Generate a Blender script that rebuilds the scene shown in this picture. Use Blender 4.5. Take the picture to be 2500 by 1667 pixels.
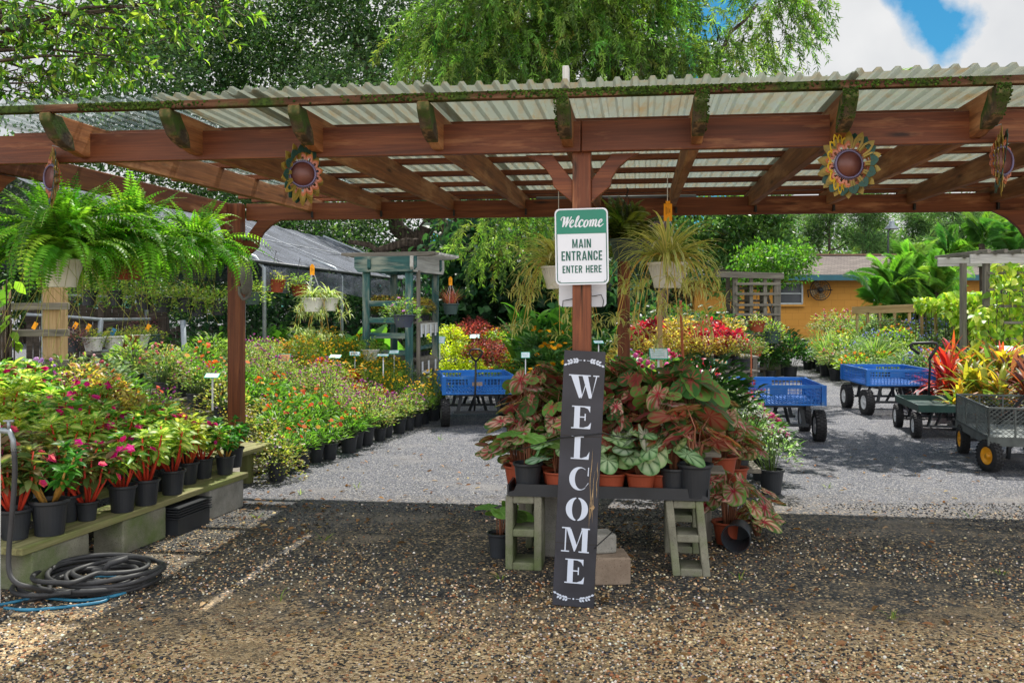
import bpy, math, random
import numpy as np
from mathutils import Vector, Matrix
for _o in list(bpy.data.objects): bpy.data.objects.remove(_o)
SC = bpy.context.scene
COL = SC.collection
random.seed(11)
R = np.random.default_rng(11)
rad = math.radians
# ------------------------------------------------------------------ camera
F, CX, HY, CH = 2170.0, 1176.0, 700.0, 1.45
cam = bpy.data.cameras.new("camera")
cam.lens = F / 2352 * 36
cam.sensor_width = 36
cam.shift_y = -84 / 2352
cam.clip_start = 0.05
cam.clip_end = 2000
camo = bpy.data.objects.new("camera", cam)
COL.objects.link(camo)
camo.location = (0, 0, CH)
camo.rotation_euler = (rad(90), 0, 0)
SC.camera = camo
# ------------------------------------------------------------------ light
SUN_AZ, SUN_EL = 16.0, 57.5
SC.view_settings.view_transform = 'Standard'
SC.view_settings.look = 'None'
SC.view_settings.gamma = 1.0
SC.view_settings.exposure = 1.42
w = bpy.data.worlds.new("World")
SC.world = w
w.use_nodes = True
nt = w.node_tree
nt.nodes.clear()
def wn(t, **k):
    n = nt.nodes.new(t)
    for a, b in k.items(): setattr(n, a, b)
    return n
sky = wn('ShaderNodeTexSky', sky_type='NISHITA', sun_disc=False, sun_elevation=rad(SUN_EL), sun_rotation=rad(SUN_AZ),
         air_density=1.0, dust_density=0.4, ozone_density=1.6, altitude=0)
bg = wn('ShaderNodeBackground')
bg.inputs[1].default_value = 0.15
wo = wn('ShaderNodeOutputWorld')
nt.links.new(bg.outputs[0], wo.inputs[0])
tc = wn('ShaderNodeTexCoord')
# cumulus clouds: soft balls of direction, edges broken up by noise
noi = wn('ShaderNodeTexNoise'); noi.inputs['Scale'].default_value = 13; noi.inputs['Detail'].default_value = 7; noi.inputs['Roughness'].default_value = 0.6
nt.links.new(tc.outputs['Generated'], noi.inputs['Vector'])
nof = wn('ShaderNodeMath', operation='MULTIPLY_ADD'); nof.inputs[1].default_value = 0.07; nof.inputs[2].default_value = -0.035
nt.links.new(noi.outputs[0], nof.inputs[0])
def sdir(x, y):
    v = Vector(((x - CX) / F, 1, (HY - y) / F)); return v.normalized()
blobs = [(1900, 20, .062), (1960, 110, .058), (1800, 120, .058), (2060, 175, .043), (2185, 215, .036), (2305, 95, .027), (2352, 60, .03), (2270, 190, .036), (1745, 55, .02), (1700, 130, .03),
         (2450, 120, .05), (2000, 480, .07), (1860, 500, .06), (2140, 480, .06), (2300, 470, .07), (2700, 200, .12), (2600, 420, .2), (40, 420, .1), (60, 100, .1), (-200, 200, .22), (300, 150, .12), (600, 120, .14), (900, 60, .14), (800, 330, .12), (1250, 200, .14), (500, 400, .14), (2600, -500, .2), (500, -900, .3), (1500, -1500, .2)]
bdirs = [(sdir(x, y), r) for x, y, r in blobs] + [(Vector(v).normalized(), r) for v, r in (((-.6, -1, .5), .55), ((.6, -1, .6), .55), ((0, -1, .25), .5), ((-1, -.1, .4), .45), ((1, -.2, .4), .45), ((.2, -.4, 1), .3))]  # second list: unseen clouds to the rear, sides and overhead, added for neutral fill
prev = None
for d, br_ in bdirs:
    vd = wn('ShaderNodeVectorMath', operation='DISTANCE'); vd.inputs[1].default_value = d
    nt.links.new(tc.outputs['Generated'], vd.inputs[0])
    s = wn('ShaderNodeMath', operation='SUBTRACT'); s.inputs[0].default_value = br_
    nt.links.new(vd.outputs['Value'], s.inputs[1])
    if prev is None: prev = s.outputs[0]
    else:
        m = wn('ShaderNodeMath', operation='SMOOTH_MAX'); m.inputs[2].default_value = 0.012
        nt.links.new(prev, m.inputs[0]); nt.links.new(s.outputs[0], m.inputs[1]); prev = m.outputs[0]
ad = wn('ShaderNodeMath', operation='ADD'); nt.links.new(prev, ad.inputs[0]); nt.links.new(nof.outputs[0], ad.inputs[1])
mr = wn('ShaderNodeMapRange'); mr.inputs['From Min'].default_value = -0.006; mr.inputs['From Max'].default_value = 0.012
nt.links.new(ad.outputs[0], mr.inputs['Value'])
n2 = wn('ShaderNodeTexNoise'); n2.inputs['Scale'].default_value = 5; n2.inputs['Detail'].default_value = 5
nt.links.new(tc.outputs['Generated'], n2.inputs['Vector'])
cr = wn('ShaderNodeValToRGB')
cr.color_ramp.elements[0].position = 0.35; cr.color_ramp.elements[0].color = (1.75, 1.8, 1.87, 1)
cr.color_ramp.elements[1].position = 0.6; cr.color_ramp.elements[1].color = (2.25, 2.25, 2.25, 1)
nt.links.new(n2.outputs[0], cr.inputs[0])
gm = wn('ShaderNodeMix', data_type='RGBA', blend_type='MULTIPLY'); gm.inputs[0].default_value = 1.0; gm.inputs[7].default_value = (.055, .19, .235, 1)
nt.links.new(sky.outputs[0], gm.inputs[6])
# unseen clouds behind the camera are brightened to add fill in the shade
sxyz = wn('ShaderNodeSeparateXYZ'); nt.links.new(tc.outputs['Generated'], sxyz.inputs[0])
rear_fill = wn('ShaderNodeMapRange'); rear_fill.inputs['From Min'].default_value = .25; rear_fill.inputs['From Max'].default_value = -.35; rear_fill.inputs['To Min'].default_value = 1.0; rear_fill.inputs['To Max'].default_value = 2.6
nt.links.new(sxyz.outputs[1], rear_fill.inputs['Value'])
cl_m = wn('ShaderNodeVectorMath', operation='SCALE'); nt.links.new(cr.outputs[0], cl_m.inputs[0]); nt.links.new(rear_fill.outputs[0], cl_m.inputs['Scale'])
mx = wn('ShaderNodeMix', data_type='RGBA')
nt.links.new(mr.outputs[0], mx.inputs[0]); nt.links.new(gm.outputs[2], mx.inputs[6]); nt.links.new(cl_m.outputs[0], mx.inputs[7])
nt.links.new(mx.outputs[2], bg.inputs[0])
sd = bpy.data.lights.new("sun", 'SUN'); sd.energy = 3.3; sd.angle = rad(0.53); sd.color = (1, .95, .87)
so = bpy.data.objects.new("sun", sd); COL.objects.link(so)
SDIR = Vector((math.sin(rad(SUN_AZ)) * math.cos(rad(SUN_EL)), math.cos(rad(SUN_AZ)) * math.cos(rad(SUN_EL)), math.sin(rad(SUN_EL))))
so.rotation_euler = SDIR.to_track_quat('Z', 'Y').to_euler()
so.location = (6, 20, 35)
SC.cycles.max_bounces = 7
SC.cycles.transparent_max_bounces = 10
SC.cycles.diffuse_bounces = 3
SC.cycles.use_denoising = True
SC.cycles.sample_clamp_indirect = 6.0

# ------------------------------------------------------------------ helpers
def P(x, y, D): return np.array([(x - CX) / F * D, D, CH - (y - HY) / F * D])
def G(x, y, z=0.0): return P(x, y, F * (CH - z) / (y - HY))
def lin(r, g, b):
    f = lambda c: (c / 255 / 12.92) if c / 255 <= .04045 else ((c / 255 + .055) / 1.055) ** 2.4
    return (f(r), f(g), f(b))
def nrm(v):
    v = np.asarray(v, float); return v / (np.linalg.norm(v, axis=-1, keepdims=True) + 1e-9)

class MB:
    """collects faces and links them as ONE mesh"""
    def __init__(s): s.v = []; s.n = 0; s.f = []; s.c = []; s.hascol = False
    def add(s, v, faces, mat=0, col=None, smooth=False):
        v = np.asarray(v, float).reshape(-1, 3)
        bysize = {}
        for f in (faces if isinstance(faces, list) else [faces]):
            f = np.asarray(f, int)
            if f.ndim == 1: f = f[None]
            bysize.setdefault(f.shape[1], []).append(f)
        for k, fl in bysize.items():
            s.f.append((np.concatenate(fl) + s.n, mat, smooth))
        s.v.append(v)
        if col is None: c = np.tile(np.array([[.1, .1, .1]]), (len(v), 1))
        else:
            c = np.asarray(col, float); s.hascol = True
            if c.ndim == 1: c = np.tile(c[None], (len(v), 1))
        s.c.append(c); s.n += len(v)
    def box(s, c, size, rot=None, mat=0, col=None):
        x, y, z = np.array(size) / 2
        v = np.array([[a, b, d] for a in (-x, x) for b in (-y, y) for d in (-z, z)])
        if rot is not None: v = v @ np.asarray(rot).T
        s.add(v + np.asarray(c), [[0, 1, 3, 2], [4, 6, 7, 5], [0, 4, 5, 1], [2, 3, 7, 6], [0, 2, 6, 4], [1, 5, 7, 3]], mat, col)
    def bar(s, p0, p1, w, h, mat=0, up=(0, 0, 1), col=None):
        p0 = np.asarray(p0, float); p1 = np.asarray(p1, float)
        d = p1 - p0; L = np.linalg.norm(d); d = d / L
        u = np.asarray(up, float)
        if abs(d @ u) > .97: u = np.array([0, 1.0, 0])
        x = nrm(np.cross(d, u)); z = np.cross(x, d)
        s.box((p0 + p1) / 2, (w, L, h), np.stack([x, d, z], 1), mat, col)
    def tube(s, pts, r, n=8, mat=0, col=None, caps=True, smooth=True):
        pts = np.asarray(pts, float); m = len(pts)
        r = np.full(m, r) if np.isscalar(r) else np.asarray(r, float)
        t = np.gradient(pts, axis=0); t = nrm(t)
        u = np.array([0, 0, 1.0]) if abs(t[0][2]) < .9 else np.array([1.0, 0, 0])
        x = nrm(np.cross(u, t[0])); rings = []
        for i in range(m):
            x = nrm(x - t[i] * (x @ t[i])); y = np.cross(t[i], x)
            a = np.arange(n) * 2 * math.pi / n
            rings.append(pts[i] + r[i] * (np.cos(a)[:, None] * x + np.sin(a)[:, None] * y))
        v = np.concatenate(rings)
        i = np.arange(m - 1)[:, None] * n; j = np.arange(n)[None]; j2 = (j + 1) % n
        q = np.stack([i + j, i + j2, i + n + j2, i + n + j], -1).reshape(-1, 4)
        fs = [q]
        if caps: fs += [np.arange(n)[::-1].copy(), np.arange(n) + (m - 1) * n]
        s.add(v, fs, mat, col, smooth)
    def lathe(s, prof, n=24, base=(0, 0, 0), rot=None, mat=0, col=None, smooth=True, closed=False):
        pr = np.asarray(prof, float); m = len(pr)
        a = np.arange(n) * 2 * math.pi / n
        v = np.stack([pr[:, 0:1] * np.cos(a), pr[:, 0:1] * np.sin(a), np.repeat(pr[:, 1:2], n, 1)], -1).reshape(-1, 3)
        if rot is not None: v = v @ np.asarray(rot).T
        mm = m if closed else m - 1
        i = np.arange(mm)[:, None]; i2 = (i + 1) % m; j = np.arange(n)[None]; j2 = (j + 1) % n
        q = np.stack([i * n + j, i * n + j2, i2 * n + j2, i2 * n + j], -1).reshape(-1, 4)
        s.add(v + np.asarray(base), q, mat, col, smooth)
    def prism(s, poly, p0, ax, ay, depth, mat=0):
        """polygon in the plane (ax, ay) at p0, extruded by vector depth"""
        poly = np.asarray(poly, float); n = len(poly)
        v = np.asarray(p0) + poly[:, 0:1] * np.asarray(ax) + poly[:, 1:2] * np.asarray(ay)
        v2 = v + np.asarray(depth)
        j = np.arange(n); j2 = (j + 1) % n
        s.add(np.concatenate([v, v2]), [j[::-1].copy(), j + n, np.stack([j, j2, j2 + n, j + n], 1)], mat)
    def inst(s, tv, tf, Ms, Ts, col=None, mat=0, smooth=False):
        """tv (k,3) template placed with matrices Ms (n,3,3), positions Ts (n,3); col (n,3) or (n,k,3)"""
        n, k = len(Ts), len(tv)
        if n == 0: return
        v = np.einsum('nij,kj->nki', Ms, tv) + Ts[:, None]
        off = (np.arange(n) * k)[:, None, None]
        fs = []
        by = {}
        for f in tf: by.setdefault(len(f), []).append(f)
        for kk, fl in by.items(): fs.append((np.array(fl)[None] + off).reshape(-1, kk))
        c = None
        if col is not None:
            col = np.asarray(col, float)
            c = np.repeat(col[:, None], k, 1) if col.ndim == 2 else col
            c = c.reshape(-1, 3)
        s.add(v.reshape(-1, 3), fs, mat, c, smooth)
    def mesh(s, name, mats):
        me = bpy.data.meshes.new(name)
        v = np.concatenate(s.v); me.vertices.add(len(v)); me.vertices.foreach_set('co', v.ravel())
        lv = np.concatenate([f.ravel() for f, _, _ in s.f]); lt = np.concatenate([np.full(len(f), f.shape[1]) for f, _, _ in s.f])
        ls = np.concatenate([[0], np.cumsum(lt)[:-1]])
        me.loops.add(len(lv)); me.loops.foreach_set('vertex_index', lv.astype(np.int32))
        me.polygons.add(len(lt)); me.polygons.foreach_set('loop_start', ls.astype(np.int32))
        me.polygons.foreach_set('loop_total', lt.astype(np.int32))
        me.polygons.foreach_set('material_index', np.concatenate([np.full(len(f), m) for f, m, _ in s.f]).astype(np.int32))
        me.polygons.foreach_set('use_smooth', np.concatenate([np.full(len(f), b) for f, _, b in s.f]).astype(bool))
        if s.hascol:
            at = me.attributes.new('Col', 'FLOAT_COLOR', 'POINT')
            c = np.concatenate(s.c); at.data.foreach_set('color', np.concatenate([c, np.ones((len(c), 1))], 1).ravel().astype(np.float32))
        for m in (mats if isinstance(mats, (list, tuple)) else [mats]): me.materials.append(m)
        me.update(calc_edges=True); me.validate()
        return me
    def build(s, name, mats, parent=None): return link(name, s.mesh(name, mats), parent)

def link(name, data, parent=None):
    o = bpy.data.objects.new(name, data); COL.objects.link(o)
    if parent is not None:
        o.parent = parent; o.matrix_parent_inverse = parent.matrix_basis.inverted()
    return o
def tag(o, label=None, cat=None, group=None, kind=None):
    if label: o['label'] = label
    if cat: o['category'] = cat
    if group: o['group'] = group
    if kind: o['kind'] = kind
    return o
def thing(name, loc, label, cat, group=None, rz=0.0, sc=1.0):
    o = bpy.data.objects.new(name, None); COL.objects.link(o)
    o.empty_display_size = .1
    o.location = loc; o.rotation_euler = (0, 0, rz); o.scale = (sc, sc, sc)
    o.matrix_basis = Matrix.LocRotScale(Vector(loc), o.rotation_euler, Vector((sc, sc, sc)))
    return tag(o, label, cat, group)
def base(pts):
    p = np.asarray(pts, float); return (p[:, 0].mean(), p[:, 1].mean(), p[:, 2].min())
def bevel(o, w=.004, seg=2):
    m = o.modifiers.new('bevel', 'BEVEL'); m.width = w; m.segments = seg; m.limit_method = 'ANGLE'
    return o
def timber(name, p0, p1, w, h, mat, parent=None, up=(0, 0, 1), bev=.004):
    """box-section timber whose mesh runs along local X, so that the grain follows it"""
    p0 = Vector(p0); p1 = Vector(p1); d = p1 - p0; L = d.length; x = d / L
    u = Vector(up)
    if abs(x.dot(u)) > .97: u = Vector((0, 1, 0))
    y = u.cross(x).normalized(); z = x.cross(y)
    mb = MB(); mb.box((L / 2, 0, 0), (L, w, h))
    o = mb.build(name, mat, parent)
    o.matrix_basis = Matrix.Translation(p0) @ Matrix((x, y, z)).transposed().to_4x4()
    return bevel(o, bev) if bev else o

# ------------------------------------------------------------------ materials
class N:
    def __init__(s, name):
        s.m = bpy.data.materials.new(name); s.m.use_nodes = True
        s.t = s.m.node_tree; s.t.nodes.clear()
        s.out = s.n('ShaderNodeOutputMaterial')
    def n(s, t, **k):
        x = s.t.nodes.new(t)
        for a, b in k.items():
            if a.startswith('_'): x.inputs[int(a[1:])].default_value = b
            else: setattr(x, a, b)
        return x
    def l(s, a, b): s.t.links.new(a, b)
    def coord(s, kind='Object', scale=(1, 1, 1), loc=(0, 0, 0)):
        c = s.n('ShaderNodeTexCoord'); m = s.n('ShaderNodeMapping')
        m.inputs['Scale'].default_value = scale; m.inputs['Location'].default_value = loc
        s.l(c.outputs[kind], m.inputs[0]); return m.outputs[0]
    def noise(s, vec, scale, detail=4, rough=.55, dist=0):
        n = s.n('ShaderNodeTexNoise'); n.inputs['Scale'].default_value = scale; n.inputs['Detail'].default_value = detail
        n.inputs['Roughness'].default_value = rough; n.inputs['Distortion'].default_value = dist
        if vec is not None: s.l(vec, n.inputs['Vector'])
        return n.outputs[0]
    def ramp(s, fac, stops):
        r = s.n('ShaderNodeValToRGB'); e = r.color_ramp.elements
        while len(e) < len(stops): e.new(.5)
        for x, (p, c) in zip(e, stops): x.position = p; x.color = (*c, 1)
        s.l(fac, r.inputs[0]); return r.outputs[0]
    def mix(s, fac, a, b, mode='MIX'):
        m = s.n('ShaderNodeMix', data_type='RGBA', blend_type=mode)
        for i, x in ((0, fac), (6, a), (7, b)):
            if isinstance(x, bpy.types.NodeSocket): s.l(x, m.inputs[i])
            else: m.inputs[i].default_value = x if i == 0 else (*x, 1)
        return m.outputs[2]
    def rnd(s, vec, lo, hi):
        r = s.n('ShaderNodeMapRange'); r.inputs['From Min'].default_value = lo; r.inputs['From Max'].default_value = hi
        s.l(vec, r.inputs['Value']); return r.outputs[0]
    def bump(s, h, st=.3, d=.01):
        b = s.n('ShaderNodeBump'); b.inputs['Strength'].default_value = st; b.inputs['Distance'].default_value = d
        s.l(h, b.inputs['Height']); return b.outputs[0]
    def bsdf(s, col, rough=.6, spec=.4, nor=None, metal=0.0, alpha=None):
        b = s.n('ShaderNodeBsdfPrincipled')
        for nm, x in (('Base Color', col), ('Roughness', rough), ('Specular IOR Level', spec), ('Metallic', metal), ('Alpha', alpha)):
            if x is None: continue
            if isinstance(x, bpy.types.NodeSocket): s.l(x, b.inputs[nm])
            else: b.inputs[nm].default_value = (*x, 1) if nm == 'Base Color' else x
        if nor is not None: s.l(nor, b.inputs['Normal'])
        return b.outputs[0]
    def done(s, sh): s.l(sh, s.out.inputs[0]); return s.m

def plain(name, col, rough=.5, spec=.4, metal=0.0, var=.25, scale=6, bump=.0):
    n = N(name); v = n.coord()
    f = n.noise(v, scale, 5)
    c = n.ramp(f, [(.3, tuple(x * (1 - var) for x in col)), (.7, tuple(min(1, x * (1 + var * .6)) for x in col))])
    nor = n.bump(n.noise(v, scale * 12, 3), bump, .003) if bump else None
    return n.done(n.bsdf(c, rough, spec, nor, metal))
def wood(name, dark, mid, light, rough=.65, weather=None, wamt=.5, grain=1.0, bump=.35):
    n = N(name)
    oi = n.n('ShaderNodeObjectInfo')
    off = n.n('ShaderNodeVectorMath', operation='SCALE'); off.inputs[0].default_value = (13.1, 7.7, 5.3); n.l(oi.outputs['Random'], off.inputs['Scale'])
    tcn = n.n('ShaderNodeTexCoord'); ad = n.n('ShaderNodeVectorMath', operation='ADD')
    n.l(tcn.outputs['Object'], ad.inputs[0]); n.l(off.outputs[0], ad.inputs[1])
    def mp(sc):
        m = n.n('ShaderNodeMapping'); m.inputs['Scale'].default_value = sc; n.l(ad.outputs[0], m.inputs[0]); return m.outputs[0]
    g1 = n.noise(mp((1.2 * grain, 22 * grain, 22 * grain)), 1.0, 6, .6, .6)
    g2 = n.noise(mp((3.5 * grain, 110 * grain, 110 * grain)), 1.0, 3, .6, .2)
    big = n.noise(mp((.7, 2.5, 2.5)), 1.0, 3)
    c = n.ramp(g1, [(.28, dark), (.5, mid), (.74, light)])
    c = n.mix(n.rnd(g2, .35, .62), n.mix(.55, c, dark), c)
    c = n.mix(n.rnd(big, .42, .75), c, n.mix(.5, c, tuple(x * .55 for x in mid)))
    # knots
    vo = n.n('ShaderNodeTexVoronoi'); vo.inputs['Scale'].default_value = 1.0; n.l(mp((1.7, 9, 9)), vo.inputs['Vector'])
    c = n.mix(n.rnd(vo.outputs['Distance'], .16, .05), c, tuple(x * .4 for x in dark))
    if weather:
        wn_ = n.noise(mp((1.0, 6, 6)), 1.6, 5, .62)
        c = n.mix(n.rnd(wn_, .62 - .25 * wamt, .72 - .1 * wamt), c, n.mix(.3, weather, c))
    # every stick its own tone
    hv = n.n('ShaderNodeHueSaturation'); n.l(c, hv.inputs['Color'])
    vv = n.n('ShaderNodeMapRange'); vv.inputs['To Min'].default_value = .8; vv.inputs['To Max'].default_value = 1.2; n.l(oi.outputs['Random'], vv.inputs['Value']); n.l(vv.outputs[0], hv.inputs['Value'])
    return n.done(n.bsdf(hv.outputs[0], rough, .3, n.bump(n.mix(.5, g1, g2), bump, .004)))

RED = wood('stained_timber', lin(74, 38, 23), lin(115, 63, 38), lin(146, 88, 54), .5, lin(170, 120, 85), .15)
RAFT = wood('aged_rafter', lin(88, 54, 32), lin(140, 90, 54), lin(174, 118, 72), .65, lin(185, 140, 100), .45)
GREYW = wood('grey_weathered_wood', lin(84, 80, 74), lin(126, 120, 110), lin(160, 152, 138), .8, lin(110, 105, 95), .5)
PALEW = wood('pale_new_wood', lin(140, 112, 78), lin(186, 156, 114), lin(208, 182, 140), .7)
DARKW = wood('dark_fence_wood', lin(48, 44, 40), lin(80, 72, 64), lin(112, 102, 90), .85)
TEALW = wood('teal_peeling_paint', lin(28, 60, 60), lin(46, 88, 86), lin(62, 106, 104), .65, lin(150, 152, 138), .5)
STAKE = wood('red_stake', lin(120, 60, 36), lin(160, 84, 50), lin(180, 110, 70), .6)
WHITEW = wood('white_weathered', lin(150, 148, 142), lin(190, 188, 182), lin(215, 214, 208), .7)

def mossy():
    n = N('mossy_batten'); v = n.coord('Object')
    g = n.noise(n.coord('Object', (2, 30, 30)), 1, 5, .6, .4)
    c = n.ramp(g, [(.3, lin(38, 26, 20)), (.55, lin(84, 56, 40)), (.75, lin(120, 98, 76))])
    m = n.noise(v, 3.2, 5, .6)
    mc = n.ramp(n.noise(v, 60, 3), [(.3, lin(24, 34, 14)), (.7, lin(62, 82, 30))])
    c = n.mix(n.rnd(m, .48, .58), c, mc)
    return n.done(n.bsdf(c, .9, .2, n.bump(n.noise(v, 90, 3), .6, .006)))
MOSSY = mossy()
def endgrain():
    n = N('rotten_rafter_end'); v = n.coord('Object')
    c = n.ramp(n.noise(v, 14, 5, .65), [(.3, lin(40, 36, 30)), (.5, lin(72, 62, 50)), (.7, lin(150, 120, 88))])
    c = n.mix(n.rnd(n.noise(v, 5, 4), .48, .6), c, lin(52, 74, 26))
    return n.done(n.bsdf(c, .9, .2, n.bump(n.noise(v, 70, 3), .5, .005)))
ENDG = endgrain()

def leafmat(name, trans=.48, rough=.42, spec=.35, tint=(1.5, 1.55, .75)):
    n = N(name)
    a = n.n('ShaderNodeAttribute', attribute_name='Col')
    g = n.n('ShaderNodeNewGeometry')
    b = n.bsdf(a.outputs[0], rough, spec)
    t = n.n('ShaderNodeBsdfTranslucent'); n.l(n.mix(1.0, a.outputs[0], tint, 'MULTIPLY'), t.inputs[0])
    mx_ = n.n('ShaderNodeMixShader'); mx_.inputs[0].default_value = trans
    n.l(b, mx_.inputs[1]); n.l(t.outputs[0], mx_.inputs[2])
    return n.done(mx_.outputs[0])
LEAF = leafmat('leaf')
DULL = leafmat('matte_leaf', .32, .6, .2)
PETAL = leafmat('petal', .35, .6, .15, (1.1, 1.1, 1.1))
def attrmat(name, rough=.7, spec=.2, bump=0):
    n = N(name); a = n.n('ShaderNodeAttribute', attribute_name='Col')
    nor = n.bump(n.noise(n.coord(), 40, 4), bump, .01) if bump else None
    return n.done(n.bsdf(a.outputs[0], rough, spec, nor))
STEM = attrmat('plant_stem', .5, .3)
STONE = attrmat('pebble', .7, .3)
def bark():
    n = N('bark'); 
    g = n.noise(n.coord('Object', (9, 9, 1.6)), 1.4, 6, .65, .5)
    c = n.ramp(g, [(.3, lin(34, 29, 25)), (.55, lin(84, 74, 66)), (.75, lin(128, 116, 102))])
    return n.done(n.bsdf(c, .9, .15, n.bump(g, .9, .04)))
BARK = bark()
def ground_mat():
    n = N('gravel_ground'); v = n.coord('Object')
    vo = n.n('ShaderNodeTexVoronoi'); vo.inputs['Scale'].default_value = 78; n.l(v, vo.inputs['Vector'])
    v2 = n.n('ShaderNodeTexVoronoi'); v2.inputs['Scale'].default_value = 118; n.l(v, v2.inputs['Vector'])
    sep = n.n('ShaderNodeSeparateColor'); n.l(vo.outputs['Color'], sep.inputs[0])
    sep2 = n.n('ShaderNodeSeparateColor'); n.l(v2.outputs['Color'], sep2.inputs[0])
    tan = n.ramp(sep.outputs[0], [(.0, lin(42, 42, 42)), (.2, lin(66, 62, 58)), (.32, lin(146, 122, 88)), (.6, lin(182, 154, 112)), (.86, lin(206, 184, 148)), (1, lin(140, 92, 60))])
    drk = n.ramp(sep.outputs[1], [(.0, lin(38, 39, 41)), (.5, lin(68, 67, 66)), (.8, lin(96, 90, 80)), (.95, lin(168, 146, 114))])
    gry = n.ramp(sep2.outputs[0], [(.0, lin(40, 42, 48)), (.45, lin(84, 86, 94)), (.85, lin(114, 115, 122)), (1, lin(172, 168, 160))])
    sx = n.n('ShaderNodeSeparateXYZ'); n.l(v, sx.inputs[0])
    big = n.noise(v, .9, 4, .6)
    def zone(lo, hi, amp):
        m = n.n('ShaderNodeMath', operation='MULTIPLY_ADD'); m.inputs[1].default_value = amp; n.l(big, m.inputs[0]); n.l(sx.outputs[1], m.inputs[2])
        return n.rnd(m.outputs[0], lo, hi)
    fine = n.noise(v, 9, 3)
    zt = n.n('ShaderNodeMath', operation='MULTIPLY_ADD'); zt.inputs[1].default_value = .8; n.l(fine, zt.inputs[0]); n.l(zone(4.8, 6.3, 1.6), zt.inputs[2])
    c = n.mix(n.rnd(zt.outputs[0], .45, .85), tan, drk)
    c = n.mix(zone(6.9, 8.4, 2.0), c, gry)
    sand = n.ramp(n.noise(v, 260, 2), [(.35, lin(104, 90, 68)), (.65, lin(150, 130, 100))])
    c = n.mix(n.rnd(n.noise(n.coord('Object', (1, 1.6, 1)), 1.3, 6, .62), .54, .66), c, n.mix(n.rnd(sx.outputs[1], 4.2, 7.5), n.mix(.25, sand, c), n.mix(.6, c, lin(120, 118, 118))))
    # soil showing between stones
    c = n.mix(n.rnd(n.noise(v, 2.2, 5), .62, .72), c, n.mix(.5, c, lin(60, 50, 40)))
    hs = n.mix(.45, vo.outputs['Distance'], v2.outputs['Distance'])
    inv = n.n('ShaderNodeMath', operation='SUBTRACT'); inv.inputs[0].default_value = 1; n.l(hs, inv.inputs[1])
    return n.done(n.bsdf(c, .8, .25, n.bump(inv.outputs[0], .9, .016)))
GROUND = ground_mat()
def concrete(name, a, b, moss=.0, mosscol=lin(84, 104, 46)):
    n = N(name); v = n.coord('Object')
    c = n.ramp(n.noise(v, 7, 6, .65), [(.3, a), (.7, b)])
    c = n.mix(n.rnd(n.noise(v, 150, 2), .6, .75), c, tuple(x * .5 for x in a))
    if moss: c = n.mix(n.rnd(n.noise(v, 3.0, 6, .62), .62 - moss * .3, .78 - moss * .2), c, n.mix(.25, mosscol, c))
    return n.done(n.bsdf(c, .9, .2, n.bump(n.noise(v, 130, 3), .6, .004)))
CONC = concrete('mossy_concrete', lin(100, 98, 86), lin(140, 138, 122), .5)
CONC2 = concrete('grey_concrete', lin(120, 118, 112), lin(160, 157, 150), .1)
CONC3 = concrete('tan_paver', lin(120, 104, 90), lin(156, 140, 124), .1)
PLANK = wood('mossy_plank', lin(88, 84, 56), lin(128, 124, 84), lin(158, 152, 112), .85, lin(96, 112, 52), .6)
POT = plain('black_nursery_pot', lin(44, 47, 52), .42, .4, 0, .3, 5)
TERRA = plain('terracotta_plastic', lin(150, 70, 46), .5, .35, 0, .2, 5)
POTW = plain('white_plastic_pot', lin(214, 212, 206), .4, .4, 0, .06, 8)
POTG = plain('green_grey_pot', lin(66, 84, 82), .45, .4, 0, .2, 5)
POTS = plain('slate_pot', lin(74, 80, 96), .45, .4, 0, .2, 5)
SOIL = plain('potting_soil', lin(44, 34, 26), .95, .1, 0, .5, 60, .6)
def crateblue():
    n = N('blue_crate_plastic'); v = n.coord()
    c = n.ramp(n.noise(v, 3, 5), [(.3, lin(18, 84, 160)), (.7, lin(30, 112, 194))])
    c = n.mix(n.rnd(n.noise(v, 7, 7, .7), .56, .74), c, lin(96, 128, 160))
    c = n.mix(n.rnd(n.noise(n.coord('Object', (5, 5, 90)), 1, 4, .7), .64, .7), c, lin(126, 140, 154))
    return n.done(n.bsdf(c, .5, .4))
BLUE = crateblue()
RUBBER = plain('tyre_rubber', lin(44, 44, 46), .75, .3, 0, .35, 9, .3)
RIMW = plain('white_rim', lin(196, 198, 200), .4, .5, 0, .08, 8)
RIMY = plain('yellow_rim', lin(232, 160, 20), .4, .5, 0, .15, 8)
STEEL = plain('dark_steel', lin(58, 62, 66), .45, .5, .4, .3, 12, .1)
GALV = plain('galvanised_pipe', lin(134, 142, 148), .4, .5, .35, .2, 10)
PVC = plain('white_pvc', lin(206, 206, 202), .4, .45, 0, .06, 6)
GREENM = plain('green_cart_steel', lin(30, 62, 56), .5, .45, .1, .35, 7, .1)
GREYM = plain('grey_cart_steel', lin(92, 98, 96), .5, .45, .2, .4, 9, .15)
BLACKM = plain('black_metal', lin(34, 35, 38), .5, .4, .2, .25, 10)
TRAYB = plain('black_tray', lin(48, 50, 54), .45, .35, 0, .3, 5)
HOSE = plain('black_hose', lin(52, 52, 54), .55, .35, 0, .3, 9, .15)
HOSEB = plain('blue_hose', lin(42, 110, 140), .45, .4, 0, .3, 9)
YTAG = plain('yellow_tag', lin(240, 158, 18), .6, .3, 0, .08, 8)
INK = plain('ink', lin(50, 40, 30), .7, .2, 0, .05, 8)
WHITEP = plain('white_paint', lin(220, 222, 226), .4, .4, 0, .05, 5)
SIGNW = plain('sign_white', lin(206, 210, 220), .3, .45, 0, .05, 4)
SIGNG = plain('sign_green', lin(0, 116, 94), .28, .45, 0, .1, 4)
SIGNT = plain('sign_lettering_green', lin(0, 84, 72), .4, .4, 0, .05, 4)
LETTER = plain('pale_lettering', lin(188, 196, 212), .6, .3, 0, .05, 4)
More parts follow.
